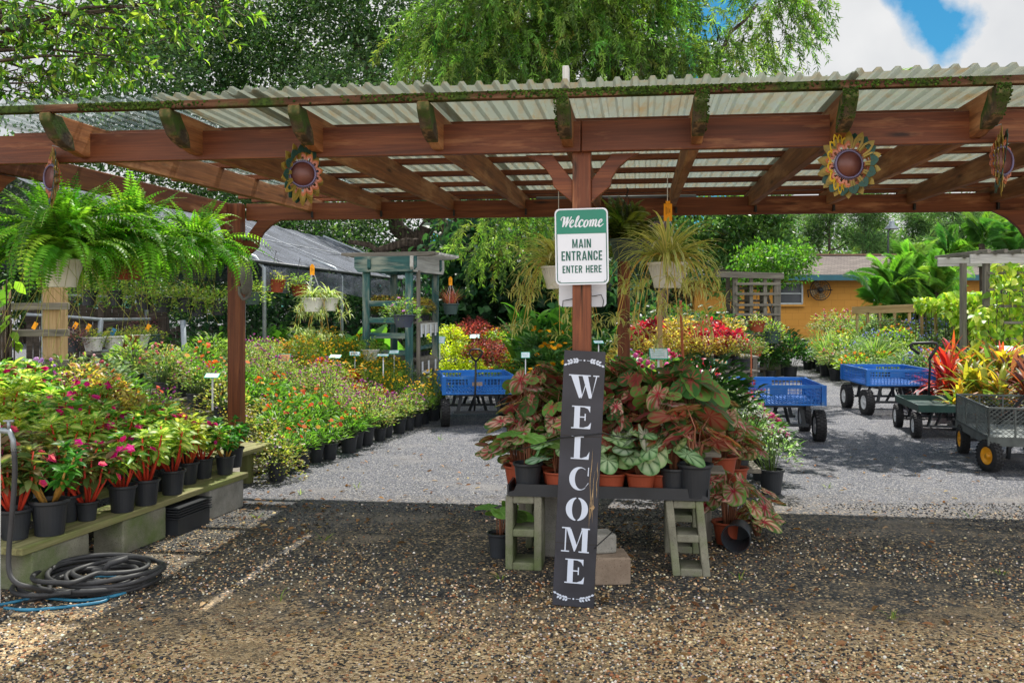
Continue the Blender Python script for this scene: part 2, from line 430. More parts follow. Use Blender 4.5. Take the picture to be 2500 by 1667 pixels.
def blackboard():
    n = N('black_board'); v = n.coord('Object')
    c = n.ramp(n.noise(v, 5, 5), [(.3, lin(38, 38, 44)), (.7, lin(54, 54, 62))])
    c = n.mix(n.rnd(n.noise(n.coord('Object', (60, 60, 3)), 1, 4, .6), .72, .76), c, lin(120, 92, 66))
    return n.done(n.bsdf(c, .55, .35, n.bump(n.noise(v, 30, 4), .15, .003)))
BOARD = blackboard()
CARDT = plain('teal_card_frame', lin(60, 178, 150), .5, .3, 0, .1, 8)
CARDW = plain('card_paper', lin(206, 218, 226), .5, .3, 0, .15, 60)
CARDO = plain('orange_card', lin(224, 160, 110), .5, .3, 0, .2, 40)
CATM = concrete('grey_figurine', lin(96, 94, 92), lin(128, 126, 122))
def shade():
    n = N('shade_cloth'); v = n.coord('Object')
    c = n.ramp(n.noise(v, 2.5, 6, .65), [(.3, lin(62, 67, 76)), (.7, lin(98, 104, 116))])
    weave = n.noise(n.coord('Object', (60, 60, 60)), 1, 2)
    b = n.bsdf(c, .8, .2, n.bump(n.noise(v, 18, 4), .5, .02))
    tr = n.n('ShaderNodeBsdfTransparent'); m = n.n('ShaderNodeMixShader')
    mr_ = n.n('ShaderNodeMapRange'); mr_.inputs['From Min'].default_value = .4; mr_.inputs['From Max'].default_value = .7; mr_.inputs['To Min'].default_value = .08; mr_.inputs['To Max'].default_value = .5
    n.l(weave, mr_.inputs[0])
    n.l(mr_.outputs[0], m.inputs[0]); n.l(b, m.inputs[1]); n.l(tr.outputs[0], m.inputs[2])
    return n.done(m.outputs[0])
SHADE = shade()
def roofing(name, clear, tint):
    n = N(name); v = n.coord('Object')
    st = n.noise(n.coord('Object', (34, 1.2, 8)), 1, 5, .6, .3)
    sp = n.noise(v, 6, 6, .7)
    dirt = n.rnd(n.mix(.5, st, sp), .48, .7)
    c = n.mix(dirt, tint, lin(104, 92, 70))
    b = n.bsdf(c, .35, .45)
    t = n.n('ShaderNodeBsdfTranslucent'); n.l(n.mix(dirt, tuple(min(.9, x * 1.1) for x in tint), lin(140, 116, 76)), t.inputs[0])
    m1 = n.n('ShaderNodeMixShader'); m1.inputs[0].default_value = .42; n.l(b, m1.inputs[1]); n.l(t.outputs[0], m1.inputs[2])
    tr = n.n('ShaderNodeBsdfTransparent'); tr.inputs[0].default_value = (.95, .97, .95, 1)
    m2 = n.n('ShaderNodeMixShader')
    k = n.n('ShaderNodeMapRange'); k.inputs['To Min'].default_value = clear; k.inputs['To Max'].default_value = clear * (.15 if clear < .3 else .5); n.l(dirt, k.inputs[0])
    n.l(k.outputs[0], m2.inputs[0]); n.l(m1.outputs[0], m2.inputs[1]); n.l(tr.outputs[0], m2.inputs[2])
    return n.done(m2.outputs[0])
ROOF1 = roofing('aged_corrugated_plastic', .06, lin(128, 134, 122))
ROOF2 = roofing('clear_corrugated_plastic', .8, lin(140, 156, 160))
def shingles():
    n = N('roof_shingles'); v = n.coord('Object')
    br = n.n('ShaderNodeTexBrick'); br.inputs['Scale'].default_value = 1
    br.inputs['Color1'].default_value = (*lin(116, 107, 100), 1); br.inputs['Color2'].default_value = (*lin(88, 81, 76), 1); br.inputs['Mortar'].default_value = (*lin(58, 50, 50), 1)
    br.inputs['Mortar Size'].default_value = .012; br.inputs['Brick Width'].default_value = .3; br.inputs['Row Height'].default_value = .14
    n.l(n.coord('Object', (1, 1, 1)), br.inputs[0])
    c = n.mix(n.rnd(n.noise(v, 1.2, 5), .4, .7), br.outputs[0], n.mix(.5, br.outputs[0], lin(70, 62, 62)))
    return n.done(n.bsdf(c, .9, .15, n.bump(br.outputs[1], -.5, .01)))
SHING = shingles()
def blockwall():
    n = N('ochre_block_wall')
    br = n.n('ShaderNodeTexBrick'); br.inputs['Scale'].default_value = 1; br.offset = .5
    br.inputs['Color1'].default_value = (*lin(190, 136, 60), 1); br.inputs['Color2'].default_value = (*lin(186, 132, 56), 1); br.inputs['Mortar'].default_value = (*lin(164, 114, 48), 1)
    br.inputs['Mortar Size'].default_value = .006; br.inputs['Brick Width'].default_value = .4; br.inputs['Row Height'].default_value = .2
    v = n.coord('Object')
    rot = n.n('ShaderNodeMapping'); rot.inputs['Rotation'].default_value = (rad(90), 0, 0); n.l(v, rot.inputs[0])
    n.l(rot.outputs[0], br.inputs[0])
    c = n.mix(n.rnd(n.noise(v, 1.1, 6, .6), .5, .75), br.outputs[0], lin(176, 122, 52))
    return n.done(n.bsdf(c, .75, .25, n.bump(br.outputs[1], -.5, .008)))
OCHRE = blockwall()
FASCIA = plain('teal_fascia', lin(44, 92, 104), .5, .35, 0, .15, 4)
GLASS = plain('dark_window_glass', lin(52, 58, 66), .12, .6, 0, .3, 2)
ALU = plain('window_aluminium', lin(170, 176, 178), .4, .5, .3, .1, 8)
MOSSM = attrmat('moss', .95, .1)
# ------------------------------------------------------------------ leaf templates (base at 0, tip at +y, unit length)
T4 = (np.array([[0, 0, 0], [.5, .45, .06], [0, 1, -.04], [-.5, .45, .06]]), [(0, 1, 2), (0, 2, 3)])
T8 = (np.array([[0, 0, 0], [0, .35, .0], [0, .7, -.06], [0, 1, -.2], [.46, .3, .07], [.4, .66, .0], [-.46, .3, .07], [-.4, .66, .0]]),
      [(0, 4, 1), (1, 4, 5, 2), (2, 5, 3), (0, 1, 6), (1, 2, 7, 6), (2, 3, 7)])
def wide(t, w): v = t[0].copy(); v[:, 0] *= w; return (v, t[1])
HR = (.12, .4, .7, .9, 1.0); HK = 36
def heart():
    # arrow-heart leaf: centre and five rings; stalk at the origin, lobes behind it
    v = [[0, 0, 0]]
    for s in HR:
        for t in np.linspace(0, 2 * math.pi, HK + 1)[:-1]:
            r = .5 + .38 * max(0, math.cos(t)) ** 2.2 + .16 * math.exp(-((abs(math.pi - t) - .55) / .3) ** 2) - .3 * math.exp(-((t - math.pi) / .16) ** 2)
            x, y = s * r * math.sin(t) * .92, s * (r * math.cos(t) + .02)
            v.append([x, y, .10 * abs(x) - .22 * max(0, y) ** 2 - .16 * x * x + .022 * s ** 3 * math.sin(5 * t + 1) + .012 * s * math.cos(HK / 4 * t)])
    f = []
    for i in range(HK):
        j = (i + 1) % HK; f.append((0, 1 + j, 1 + i))
        for q in range(len(HR) - 1): f.append((1 + q * HK + i, 1 + q * HK + j, 1 + (q + 1) * HK + j, 1 + (q + 1) * HK + i))
    return np.array(v), f, HK
TH = heart()
def heart_col(cin, cedge, vein=None, vr=4, speck=None, heartc=None):
    c = np.zeros((len(HR), HK, 3))
    for q, w_ in enumerate((0, 0, .2, .6, 1)): c[q] = np.array(cin) * (1 - w_) + np.array(cedge) * w_
    if speck is not None:
        m = R.random((len(HR), HK)) < np.array([.2, .5, .5, .35, .05])[:, None]; c[m] = np.array(speck)
    if vein is not None: c[:vr, ::4] = np.array(vein)
    if heartc is not None: c[0] = np.array(heartc)
    c = c * (1 + R.normal(0, .06, (len(HR), HK, 1)))
    return np.concatenate([(vein if vein is not None else np.array(cin))[None] if isinstance(vein, np.ndarray) else np.array([vein if vein is not None else cin]), c.reshape(-1, 3)])
def flower_t(k=5, gap=.55):
    v = [[0, 0, .05]]; f = []
    for i in range(2 * k):
        r = 1.0 if i % 2 == 0 else gap; a = i * math.pi / k
        v.append([r * math.cos(a), r * math.sin(a), .16 * (1 - r) + (.10 if i % 2 == 0 else -.02)])
    for i in range(2 * k): f.append((0, 1 + i, 1 + (i + 1) % (2 * k)))
    return np.array(v), f
FL5 = flower_t(5, .72); FL9 = flower_t(9, .7)
BALL = (np.array([[0, 0, -1], [.9, 0, -.2], [0, .9, -.2], [-.9, 0, -.2], [0, -.9, -.2], [.6, .6, .5], [-.6, .6, .5], [-.6, -.6, .5], [.6, -.6, .5], [0, 0, .95]]),
        [(0, 2, 1), (0, 3, 2), (0, 4, 3), (0, 1, 4), (1, 2, 5), (2, 3, 6), (3, 4, 7), (4, 1, 8), (2, 6, 5), (3, 7, 6), (4, 8, 7), (1, 5, 8), (5, 6, 9), (6, 7, 9), (7, 8, 9), (8, 5, 9)])
def frames(d, up=None, roll=0.0, scale=1.0):
    """matrices whose y is d and whose z leans to up"""
    d = nrm(d); n = len(d)
    up = np.tile([0, 0, 1.0], (n, 1)) if up is None else np.asarray(up, float)
    up = up + R.normal(0, .15, (n, 3))
    x = nrm(np.cross(d, up)); z = np.cross(x, d)
    if roll:
        a = R.normal(0, roll, n)[:, None]
        x, z = x * np.cos(a) + z * np.sin(a), z * np.cos(a) - x * np.sin(a)
    M = np.stack([x, d, z], 2)
    s = np.asarray(scale, float)
    return M * (s[:, None, None] if s.ndim else s)
def pick(cols, n, jit=.18):
    c = np.array(cols, float)[R.integers(0, len(cols), n)]
    return np.clip(c * (1 + R.normal(0, jit, (n, 1))) * (1 + R.normal(0, jit * .35, (n, 3))), .004, .95)
def ring(n): a = R.uniform(0, 2 * math.pi, n); return np.cos(a), np.sin(a)
def rnd_dir(n, zlo=-1, zhi=1):
    z = R.uniform(zlo, zhi, n); c, s = ring(n); r = np.sqrt(1 - z * z); return np.stack([r * c, r * s, z], 1)
g_ = lambda *a: lin(*a)
GREEN = [g_(70, 112, 34), g_(88, 130, 42), g_(58, 96, 34), g_(104, 146, 52)]
LIME = [g_(150, 178, 52), g_(130, 164, 46), g_(170, 190, 70), g_(108, 146, 44)]
DGREEN = [g_(44, 80, 36), g_(54, 92, 44), g_(36, 68, 34), g_(66, 104, 48)]
SILVER = [g_(104, 134, 92), g_(126, 150, 108), g_(84, 116, 78), g_(150, 168, 132)]

# ------------------------------------------------------------------ pots
def pot_mesh(name, rt, rb, h, mat, lip=.008, ribs=0):
    mb = MB()
    n = 28
    prof = [(.0, .002), (rb, .002), (rb + (rt - rb) * .9, h * .88), (rt + lip * .4, h * .885), (rt + lip, h * .93), (rt + lip, h), (rt - .004, h), (rt - .008, h * .88)]
    mb.lathe(prof, n, smooth=False)
    mb.lathe([(rt - .007, h * .87), (rt * .6, h * .885), (0.001, h * .9)], n, mat=1, smooth=False)
    if ribs:
        for i in range(ribs):
            a = 2 * math.pi * i / ribs
            p0 = np.array([(rb + .002) * math.cos(a), (rb + .002) * math.sin(a), h * .2]); p1 = np.array([(rt + .001) * math.cos(a), (rt + .001) * math.sin(a), h * .84])
            mb.bar(p0, p1, .006, .004, up=(math.cos(a), math.sin(a), 0))
    return mb.mesh(name, [mat, SOIL])
PM = {'gal': pot_mesh('pot', .082, .064, .165, POT), 'small': pot_mesh('pot', .062, .048, .115, POT), 'big': pot_mesh('pot', .105, .085, .19, POT),
      'terra': pot_mesh('pot', .08, .06, .12, TERRA), 'none': None,
      'hang_w': pot_mesh('pot', .125, .088, .17, POTW, .01, 30), 'hang_t': pot_mesh('pot', .125, .09, .165, TERRA, .01, 24), 'hang_g': pot_mesh('pot', .125, .09, .165, POTG, .01),
      'hang_s': pot_mesh('pot', .13, .085, .15, POTS, .012)}
PH = {'gal': .148, 'small': .103, 'big': .17, 'terra': .107, 'hang_w': .15, 'hang_t': .145, 'hang_g': .145, 'hang_s': .13, 'none': 0}

# ------------------------------------------------------------------ plants: each returns [(part name, mesh)], root at pot soil height z0
def stems_to(mb, tops, r=.003, col=(.08, .14, .03), z0=0.0, spread=.25, n=4, bow=.1):
    for t in tops:
        b = np.array([t[0] * spread, t[1] * spread, z0]); m = (b + t) / 2 + np.array([-t[0] * bow, -t[1] * bow, .02])
        mb.tube([b, m, t], [r * 1.2, r, r * .7], n, col=col)
def bushy(h=.3, rr=.16, n=260, ll=.05, lw=.5, cols=GREEN, fcols=None, nf=14, fs=.014, ft='ball', z0=.148, up=.5, tmpl=T8, stemcol=(.1, .16, .04), skirt=0.0, fh=.02, mat=LEAF, inner=None):
    st = MB(); lf = MB(); fl = MB()
    u = np.sqrt(R.uniform(0.02, 1, n)); c, s = ring(n)
    lump = 1 + .22 * np.sin(3 * np.arctan2(s, c) + R.uniform(0, 6)) + R.normal(0, .08, n)
    top = h * (1 - .55 * u ** 2) * (.85 + .15 * lump)
    zz = top * R.uniform(.12, 1, n) ** .55 - skirt * u * R.uniform(0, 1, n)
    p = np.stack([rr * lump * u * c, rr * lump * u * s, z0 + zz], 1)
    d = np.stack([c * (.35 + u), s * (.35 + u), up + R.normal(0, .45, n)], 1)
    lens = ll * R.uniform(.6, 1.15, n)
    col = pick(cols, n)
    if inner is not None:
        k = (u < .6) & (R.random(n) < .8); col[k] = pick(inner, k.sum())
    t = wide(tmpl, lw)
    lf.inst(t[0], t[1], frames(d, None, .5, lens), p, col, smooth=True)
    k = R.choice(n, min(n, 26), replace=False)
    stems_to(st, p[k], .0028, stemcol, z0 - .02)
    out = [('stems', st.mesh('stems', STEM)), ('foliage', lf.mesh('foliage', mat))]
    if fcols:
        u = np.sqrt(R.uniform(0, 1, nf)); c, s = ring(nf)
        zt = h * (1 - .5 * u ** 2) + fh * R.uniform(.3, 1.6, nf)
        fp = np.stack([rr * 1.02 * u * c, rr * 1.02 * u * s, z0 + zt - skirt * u * .8], 1)
        T = {'ball': BALL, 'five': FL5, 'daisy': FL9}[ft]
        dd = np.stack([c * u * .9, s * u * .9, np.ones(nf)], 1) + R.normal(0, .3, (nf, 3)); dd = nrm(dd)
        x = nrm(np.cross(dd, R.normal(size=(nf, 3)))); M = np.stack([x, np.cross(dd, x), dd], 2) * (fs * R.uniform(.7, 1.2, nf))[:, None, None]
        fc = np.repeat(pick(fcols, nf, .12)[:, None], len(T[0]), 1)
        if ft != 'ball': fc[:, 0] = fc[:, 0] * .6 + np.array([.12, .06, .0])
        fl.inst(T[0], T[1], M, fp, fc)
        for q in fp: fl.tube([q - [q[0] * .2, q[1] * .2, min(.07, q[2] - z0)], q], .0016, 3, col=(.09, .15, .04), caps=False)
        out.append(('flowers', fl.mesh('flowers', PETAL)))
    return out
def impatiens(h=.30, ns=9, stemcol=g_(196, 64, 44), edge=[g_(96, 156, 52), g_(116, 172, 60), g_(80, 136, 52)], mid=g_(222, 226, 130), fcols=None, nf=5, z0=.148, ll=.1, variegated=1.0):
    st = MB(); lf = MB(); fl = MB()
    P_, D_, L_, C_ = [], [], [], []
    for i in range(ns):
        a = 2 * math.pi * i / ns + R.normal(0, .3); sp = R.uniform(.05, .19); hh = h * R.uniform(.72, 1.08)
        b = np.array([math.cos(a) * .025, math.sin(a) * .025, z0 - .01]); t = np.array([math.cos(a) * sp, math.sin(a) * sp, z0 + hh])
        m = b * .5 + t * .5 + np.array([math.cos(a), math.sin(a), 0]) * .015
        st.tube([b, m, t], [.0085, .0072, .005], 6, col=np.array(stemcol) * R.uniform(.75, 1.15))
        for lv, (f, nl, dz) in enumerate(((1.0, 9, .55), (.88, 7, .1), (.74, 6, -.25), (.6, 4, -.3))):
            q = b * (1 - f) + t * f
            aa = R.uniform(0, 6.28) + np.arange(nl) * 2 * math.pi / nl + R.normal(0, .2, nl)
            D_.append(np.stack([np.cos(aa), np.sin(aa), dz + R.normal(0, .2, nl)], 1)); P_.append(np.tile(q, (nl, 1)) + R.normal(0, .008, (nl, 3)))
            L_.append(ll * R.uniform(.65, 1.15, nl) * (1 if lv else .85))
    p = np.concatenate(P_); d = np.concatenate(D_); L = np.concatenate(L_); n = len(p)
    t = wide(T8, .44)
    ed = pick(edge, n); col = np.repeat(ed[:, None], 8, 1)
    mk = R.random(n) < variegated
    mc = np.array(mid) * (1 + R.normal(0, .15, (n, 1)))
    col[mk, 1] = mc[mk]; col[mk, 2] = mc[mk] * .9; col[mk, 0] = mc[mk] * .8
    lf.inst(t[0], t[1], frames(d, None, .3, L), p, np.clip(col, 0, .9), smooth=True)
    out = [('stems', st.mesh('stems', STEM)), ('foliage', lf.mesh('foliage', LEAF))]
    if fcols:
        c, s = ring(nf); u = np.sqrt(R.uniform(.1, 1, nf))
        fp = np.stack([.2 * u * c, .2 * u * s, z0 + h * (1.05 - .25 * u ** 2) + R.normal(0, .02, nf) - (R.random(nf) < .3) * .1], 1)
        dd = nrm(np.stack([c * .8, s * .8 - .25, np.full(nf, .8)], 1) + R.normal(0, .3, (nf, 3)))
        x = nrm(np.cross(dd, R.normal(size=(nf, 3)))); M = np.stack([x, np.cross(dd, x), dd], 2) * (R.uniform(.024, .036, nf))[:, None, None]
        fl.inst(FL5[0], FL5[1], M, fp, pick(fcols, nf, .12)); M2 = M.copy(); M2[:, :, :2] *= .7
        fl.inst(FL5[0], FL5[1], M2, fp + dd * .008, pick(fcols, nf, .12))
        out.append(('flowers', fl.mesh('flowers', PETAL)))
    return out
def strap_leaves(mb, n, base_pt, L, wd, el=(35, 88), curl=1.6, cols=GREEN, edgecol=None, seg=7, fold=.25, az=None, mat=0):
    """arching strap leaves; L, wd lo-hi ranges"""
    for i in range(n):
        a = R.uniform(0, 2 * math.pi) if az is None else az + R.normal(0, .5)
        e = rad(R.uniform(*el)); ln = R.uniform(*L); w_ = R.uniform(*wd); k = curl * R.uniform(.5, 1.3)
        h = np.array([math.cos(a), math.sin(a), 0]); side = np.array([-math.sin(a), math.cos(a), 0])
        q = np.array(base_pt, float) + h * .012; pts = []; nn = []
        for j in range(seg + 1):
            pts.append(q.copy()); ee = e - k * (j / seg) ** 1.3
            t = h * math.cos(ee) + np.array([0, 0, math.sin(ee)]); nn.append(np.array([0, 0, math.cos(ee)]) - h * math.sin(ee))
            q = q + t * ln / seg
        pts = np.array(pts); nn = np.array(nn)
        x = np.linspace(0, 1, seg + 1); ww = w_ * (np.minimum(1, .45 + x * 2.2) * np.clip((1.02 - x) * 2.1, 0, 1) ** .7)
        v = np.stack([pts - side * ww[:, None] + nn * (ww * fold)[:, None], pts, pts + side * ww[:, None] + nn * (ww * fold)[:, None]], 1).reshape(-1, 3)
        i3 = np.arange(seg) * 3
        f = np.concatenate([np.stack([i3, i3 + 1, i3 + 4, i3 + 3], 1), np.stack([i3 + 1, i3 + 2, i3 + 5, i3 + 4], 1)])
        c0 = pick(cols, 1)[0]; c = np.tile(c0, (len(v), 1))
        if edgecol is not None:
            c1 = pick(edgecol, 1, .1)[0]; c[0::3] = c1; c[2::3] = c1
        mb.add(v, f, mat, c, True)
def spider(n=170, L=(.28, .50), cols=[g_(140, 156, 76), g_(160, 166, 88)], edge=[g_(228, 222, 168), g_(214, 208, 146)], runners=20, z0=.15, dark=False):
    lf = MB(); ru = MB()
    strap_leaves(lf, n, (0, 0, z0), L, (.008, .013), (20, 88), 2.1, cols, edge, 7)
    for i in range(runners):
        a = R.uniform(0, 6.28); h = np.array([math.cos(a), math.sin(a), 0]); rch = R.uniform(.16, .3); dr = R.uniform(.15, .55)
        b = np.array([0, 0, z0 + .02]); p1 = b + h * rch * .6 + np.array([0, 0, .16]); p2 = b + h * rch + np.array([0, 0, -.02]); p3 = b + h * (rch + .08) + np.array([0, 0, -dr])
        ts = np.linspace(0, 1, 9)[:, None]
        cv = (1 - ts) ** 3 * b + 3 * (1 - ts) ** 2 * ts * p1 + 3 * (1 - ts) * ts ** 2 * p2 + ts ** 3 * p3
        ru.tube(cv, .0022, 4, col=g_(196, 160, 80))
        for q in (cv[-1], cv[-3]):
            strap_leaves(lf, 13, q, (.06, .13), (.004, .007), (-40, 80), 2.0, cols, edge, 4)
    return [('foliage', lf.mesh('foliage', LEAF)), ('runners', ru.mesh('runners', STEM))]
def fern_frond(lf, ru, b, a, e, ln, k, w_=.075, cols=GREEN, pairs=26, tw=0, mw=.16):
    h = np.array([math.cos(a), math.sin(a), 0]); side = np.array([-math.sin(a), math.cos(a), 0]); seg = 12
    q = np.array(b, float); pts = [q.copy()]; tn = []; nn = []
    for j in range(seg + 1):
        ee = e - k * (j / seg) ** 1.4
        t = h * math.cos(ee) + np.array([0, 0, math.sin(ee)]); tn.append(t); nn.append(np.array([0, 0, math.cos(ee)]) - h * math.sin(ee))
        q = q + t * ln / seg; pts.append(q.copy())
    pts = np.array(pts[:-1]); tn = np.array(tn); nn = np.array(nn)
    ru.tube(pts[::2], [.0022] * 3 + [.0014] * (len(pts[::2]) - 3), 3, col=g_(120, 140, 60), caps=False)
    x = np.linspace(.12, .995, pairs); xi = x * seg
    P0 = np.stack([np.interp(xi, np.arange(seg + 1), pts[:, m]) for m in range(3)], 1)
    T0 = np.stack([np.interp(xi, np.arange(seg + 1), tn[:, m]) for m in range(3)], 1)
    N0 = np.stack([np.interp(xi, np.arange(seg + 1), nn[:, m]) for m in range(3)], 1)
    L = w_ * np.clip(np.minimum(.35 + x * 2.4, (1.04 - x) * 2.2), .08, 1) * R.uniform(.85, 1.1, pairs)
    sd = side * math.cos(tw) + np.array([0, 0, math.sin(tw)])
    base_c = pick(cols, 1, .22)[0]
    for s in (-1, 1):
        d = sd * s + T0 * .3 - N0 * .12
        M = frames(d, N0, .2, L)
        M[:, :, 0] *= (.26 * .075 / np.maximum(L, .02))[:, None].clip(mw, .6)
        lf.inst(T4[0], T4[1], M, P0, np.clip(base_c * R.uniform(.8, 1.2, (pairs, 1)), 0, 1))
def fern(n=200, L=(.42, .86), z0=.145, cols=[g_(88, 146, 40), g_(112, 168, 50), g_(70, 124, 38), g_(138, 184, 60)], threads=22, drop=.35, w_=.08):
    lf = MB(); ru = MB()
    for i in range(n):
        inner = i < n * .3
        e = rad(R.uniform(66, 92) if inner else R.uniform(28, 72)); ln = R.uniform(*L) * (.85 if inner else 1)
        fern_frond(lf, ru, (R.normal(0, .03), R.normal(0, .03), z0), R.uniform(0, 6.283), e, ln, (R.uniform(.5, 1.2) if inner else R.uniform(1.3, 3.0)) + (R.uniform(0, .6)), w_, cols, tw=R.normal(0, .25))
    for i in range(threads):
        a = R.uniform(0, 6.28); r0 = R.uniform(.1, .2); dr = R.uniform(.2, drop + .2); dx, dy = R.normal(0, .15, 2)
        q = np.array([math.cos(a) * r0, math.sin(a) * r0, z0]); 
        ru.tube([q * [.3, .3, 1], q + [0, 0, .02], q + [dx * .5, dy * .5, -dr * .5], q + [dx, dy, -dr]], .0016, 3, col=g_(150, 150, 70), caps=False)
    return [('fronds', lf.mesh('fronds', LEAF)), ('runners', ru.mesh('runners', STEM))]
def caladium(n=16, h=.38, size=(.12, .2), style='pink', z0=.107, spread=.26, droop=0):
    st = MB(); lf = MB()
    k = TH[2]
    rib = (np.arange(k) % 3 == 0)
    for i in range(n):
        a = R.uniform(0, 6.283); u = math.sqrt(R.uniform(.05, 1)); hh = h * R.uniform(.45, 1.05) * (1.1 - .3 * u)
        t = np.array([math.cos(a) * u * spread, math.sin(a) * u * spread, z0 + hh - droop * u * R.uniform(.3, 1)])
        b = np.array([math.cos(a) * .02, math.sin(a) * .02, z0 - .01]); m = (b + t) / 2 + np.array([-math.cos(a) * .03, -math.sin(a) * .03, .05 + droop * .4])
        st.tube([b, m, t], [.0042, .0036, .0026], 5, col=np.array(g_(140, 92, 70)) * R.uniform(.7, 1.2))
        d = np.array([[math.cos(a) + R.normal(0, .35), math.sin(a) + R.normal(0, .35), R.uniform(-.9, .1)]])
        s = R.uniform(*size)
        if style == 'mix': stl = R.choice(['pink', 'red', 'speck', 'dark', 'veined'], p=[.16, .15, .30, .09, .3])
        else: stl = style
        j = R.uniform(.75, 1.2); gr = np.array(pick([g_(74, 108, 50), g_(96, 130, 62), g_(60, 92, 48)], 1)[0]); hj = 1 + R.normal(0, .12, 3); A = lambda *q: np.array(g_(*q)) * j * hj
        if stl == 'white': c = heart_col(A(172, 192, 150), A(110, 150, 90), A(58, 98, 54), 4)
        elif stl == 'green': c = heart_col(A(96, 138, 60), A(112, 150, 70), A(130, 164, 90), 3)
        elif stl == 'pink': c = heart_col(A(168, 104, 90), gr, A(160, 48, 56), 4, A(190, 150, 130) if R.random() < .4 else None)
        elif stl == 'red': c = heart_col(A(118, 56, 50), gr * .5 + A(96, 62, 48) * .4, A(150, 50, 60), 4)
        elif stl == 'dark': c = heart_col(A(92, 52, 46), gr * .7, A(120, 50, 54), 4)
        elif stl == 'veined': c = heart_col(gr, gr * 1.05, A(156, 76, 76), 3, None, A(150, 70, 74))
        else: c = heart_col(gr, gr * 1.1, A(170, 50, 70), 3, A(200, 158, 144), A(160, 40, 62))
        lf.inst(TH[0], TH[1], frames(d, None, .35, s), t[None], np.clip(c, 0, .95)[None], smooth=True)
    return [('stems', st.mesh('stems', STEM)), ('foliage', lf.mesh('foliage', DULL))]
def cordyline(n=26, cols=None, h=.75, z0=.165, lw=(.028, .042)):
    st = MB(); lf = MB()
    for i in range(3):
        a = R.uniform(0, 6.28); r = .04 + .06 * R.random()
        top = np.array([math.cos(a) * r, math.sin(a) * r, z0 + h * R.uniform(.35, .6)])
        st.tube([np.array([top[0] * .3, top[1] * .3, z0 - .02]), top], .009, 6, col=g_(120, 96, 76))
        for kz in range(4):
            strap_leaves(lf, max(2, n // 9), top - [0, 0, .06 * kz], (.34, .55), lw, (52 - 16 * kz, 88 - 16 * kz), 1.1, cols, None, 6, .3)
    return [('stems', st.mesh('stems', STEM)), ('foliage', lf.mesh('foliage', LEAF))]
def grassy(n=90, h=(.25, .42), cols=GREEN, z0=.148, wd=(.004, .007), el=(50, 90), curl=1.1, fcols=None):
    lf = MB(); fl = MB()
    for i in range(n):
        pass
    for q in range(6):
        strap_leaves(lf, n // 6, (R.normal(0, .03), R.normal(0, .03), z0), h, wd, el, curl, cols, None, 4)
    return [('foliage', lf.mesh('foliage', LEAF))]
def canna(n=5, h=1.0, cols=GREEN, z0=.165):
    st = MB(); lf = MB()
    for i in range(n):
        x, y = R.normal(0, .07, 2); hh = h * R.uniform(.7, 1.05)
        st.tube([[x * .5, y * .5, z0 - .02], [x, y, z0 + hh * .6], [x * 1.3, y * 1.3, z0 + hh]], [.013, .011, .006], 6, col=g_(110, 150, 60))
        for k in range(6):
            strap_leaves(lf, 1, (x * 1.1, y * 1.1, z0 + hh * (.3 + .13 * k)), (.34, .5), (.05, .085), (55, 80), .9, cols, None, 6, .3)
    return [('stems', st.mesh('stems', STEM)), ('foliage', lf.mesh('foliage', LEAF))]
def bigleaf(n=12, h=.7, cols=DGREEN, z0=0.0, size=(.28, .45), spread=.3):
    st = MB(); lf = MB()
    for i in range(n):
        a = R.uniform(0, 6.28); u = math.sqrt(R.random()); t = np.array([math.cos(a) * spread * u, math.sin(a) * spread * u, z0 + h * R.uniform(.5, 1.05)])
        st.tube([[t[0] * .2, t[1] * .2, z0 - .02], t], [.009, .005], 5, col=g_(90, 120, 60))
        lf.inst(TH[0], TH[1], frames(np.array([[math.cos(a), math.sin(a), R.uniform(-1.1, -.1)]]), None, .3, R.uniform(*size)), t[None], pick(cols, 1), smooth=True)
    return [('stems', st.mesh('stems', STEM)), ('foliage', lf.mesh('foliage', LEAF))]

PROTO = {}
def proto(kind, k, fn, **kw):
    PROTO[kind] = [fn(**kw) for _ in range(k)]
ORD = ["first", "second", "third", "fourth", "fifth", "sixth", "seventh", "eighth", "ninth", "tenth", "eleventh", "twelfth", "thirteenth", "fourteenth", "fifteenth",
       "sixteenth", "seventeenth", "eighteenth", "nineteenth", "twentieth"]
PLANTS = []
def plant(kind, name, loc, label, cat, group=None, pot='gal', sc=1.0, rz=None, var=None, potcol=None):
    v = PROTO[kind]; parts = v[var if var is not None else R.integers(0, len(v))]
    o = thing(name, tuple(loc), label, cat, group, R.uniform(0, 6.28) if rz is None else rz, sc)
    if PM[pot] is not None: po = link('pot', PM[pot]); po.parent = o
    dz = PH[pot] - PARTZ.get(kind, .148)
    for nm, me in parts:
        c = link(nm, me); c.parent = o
        if abs(dz) > 1e-4: c.location = (0, 0, dz)
    PLANTS.append((o, kind))
    return o
PARTZ = {}

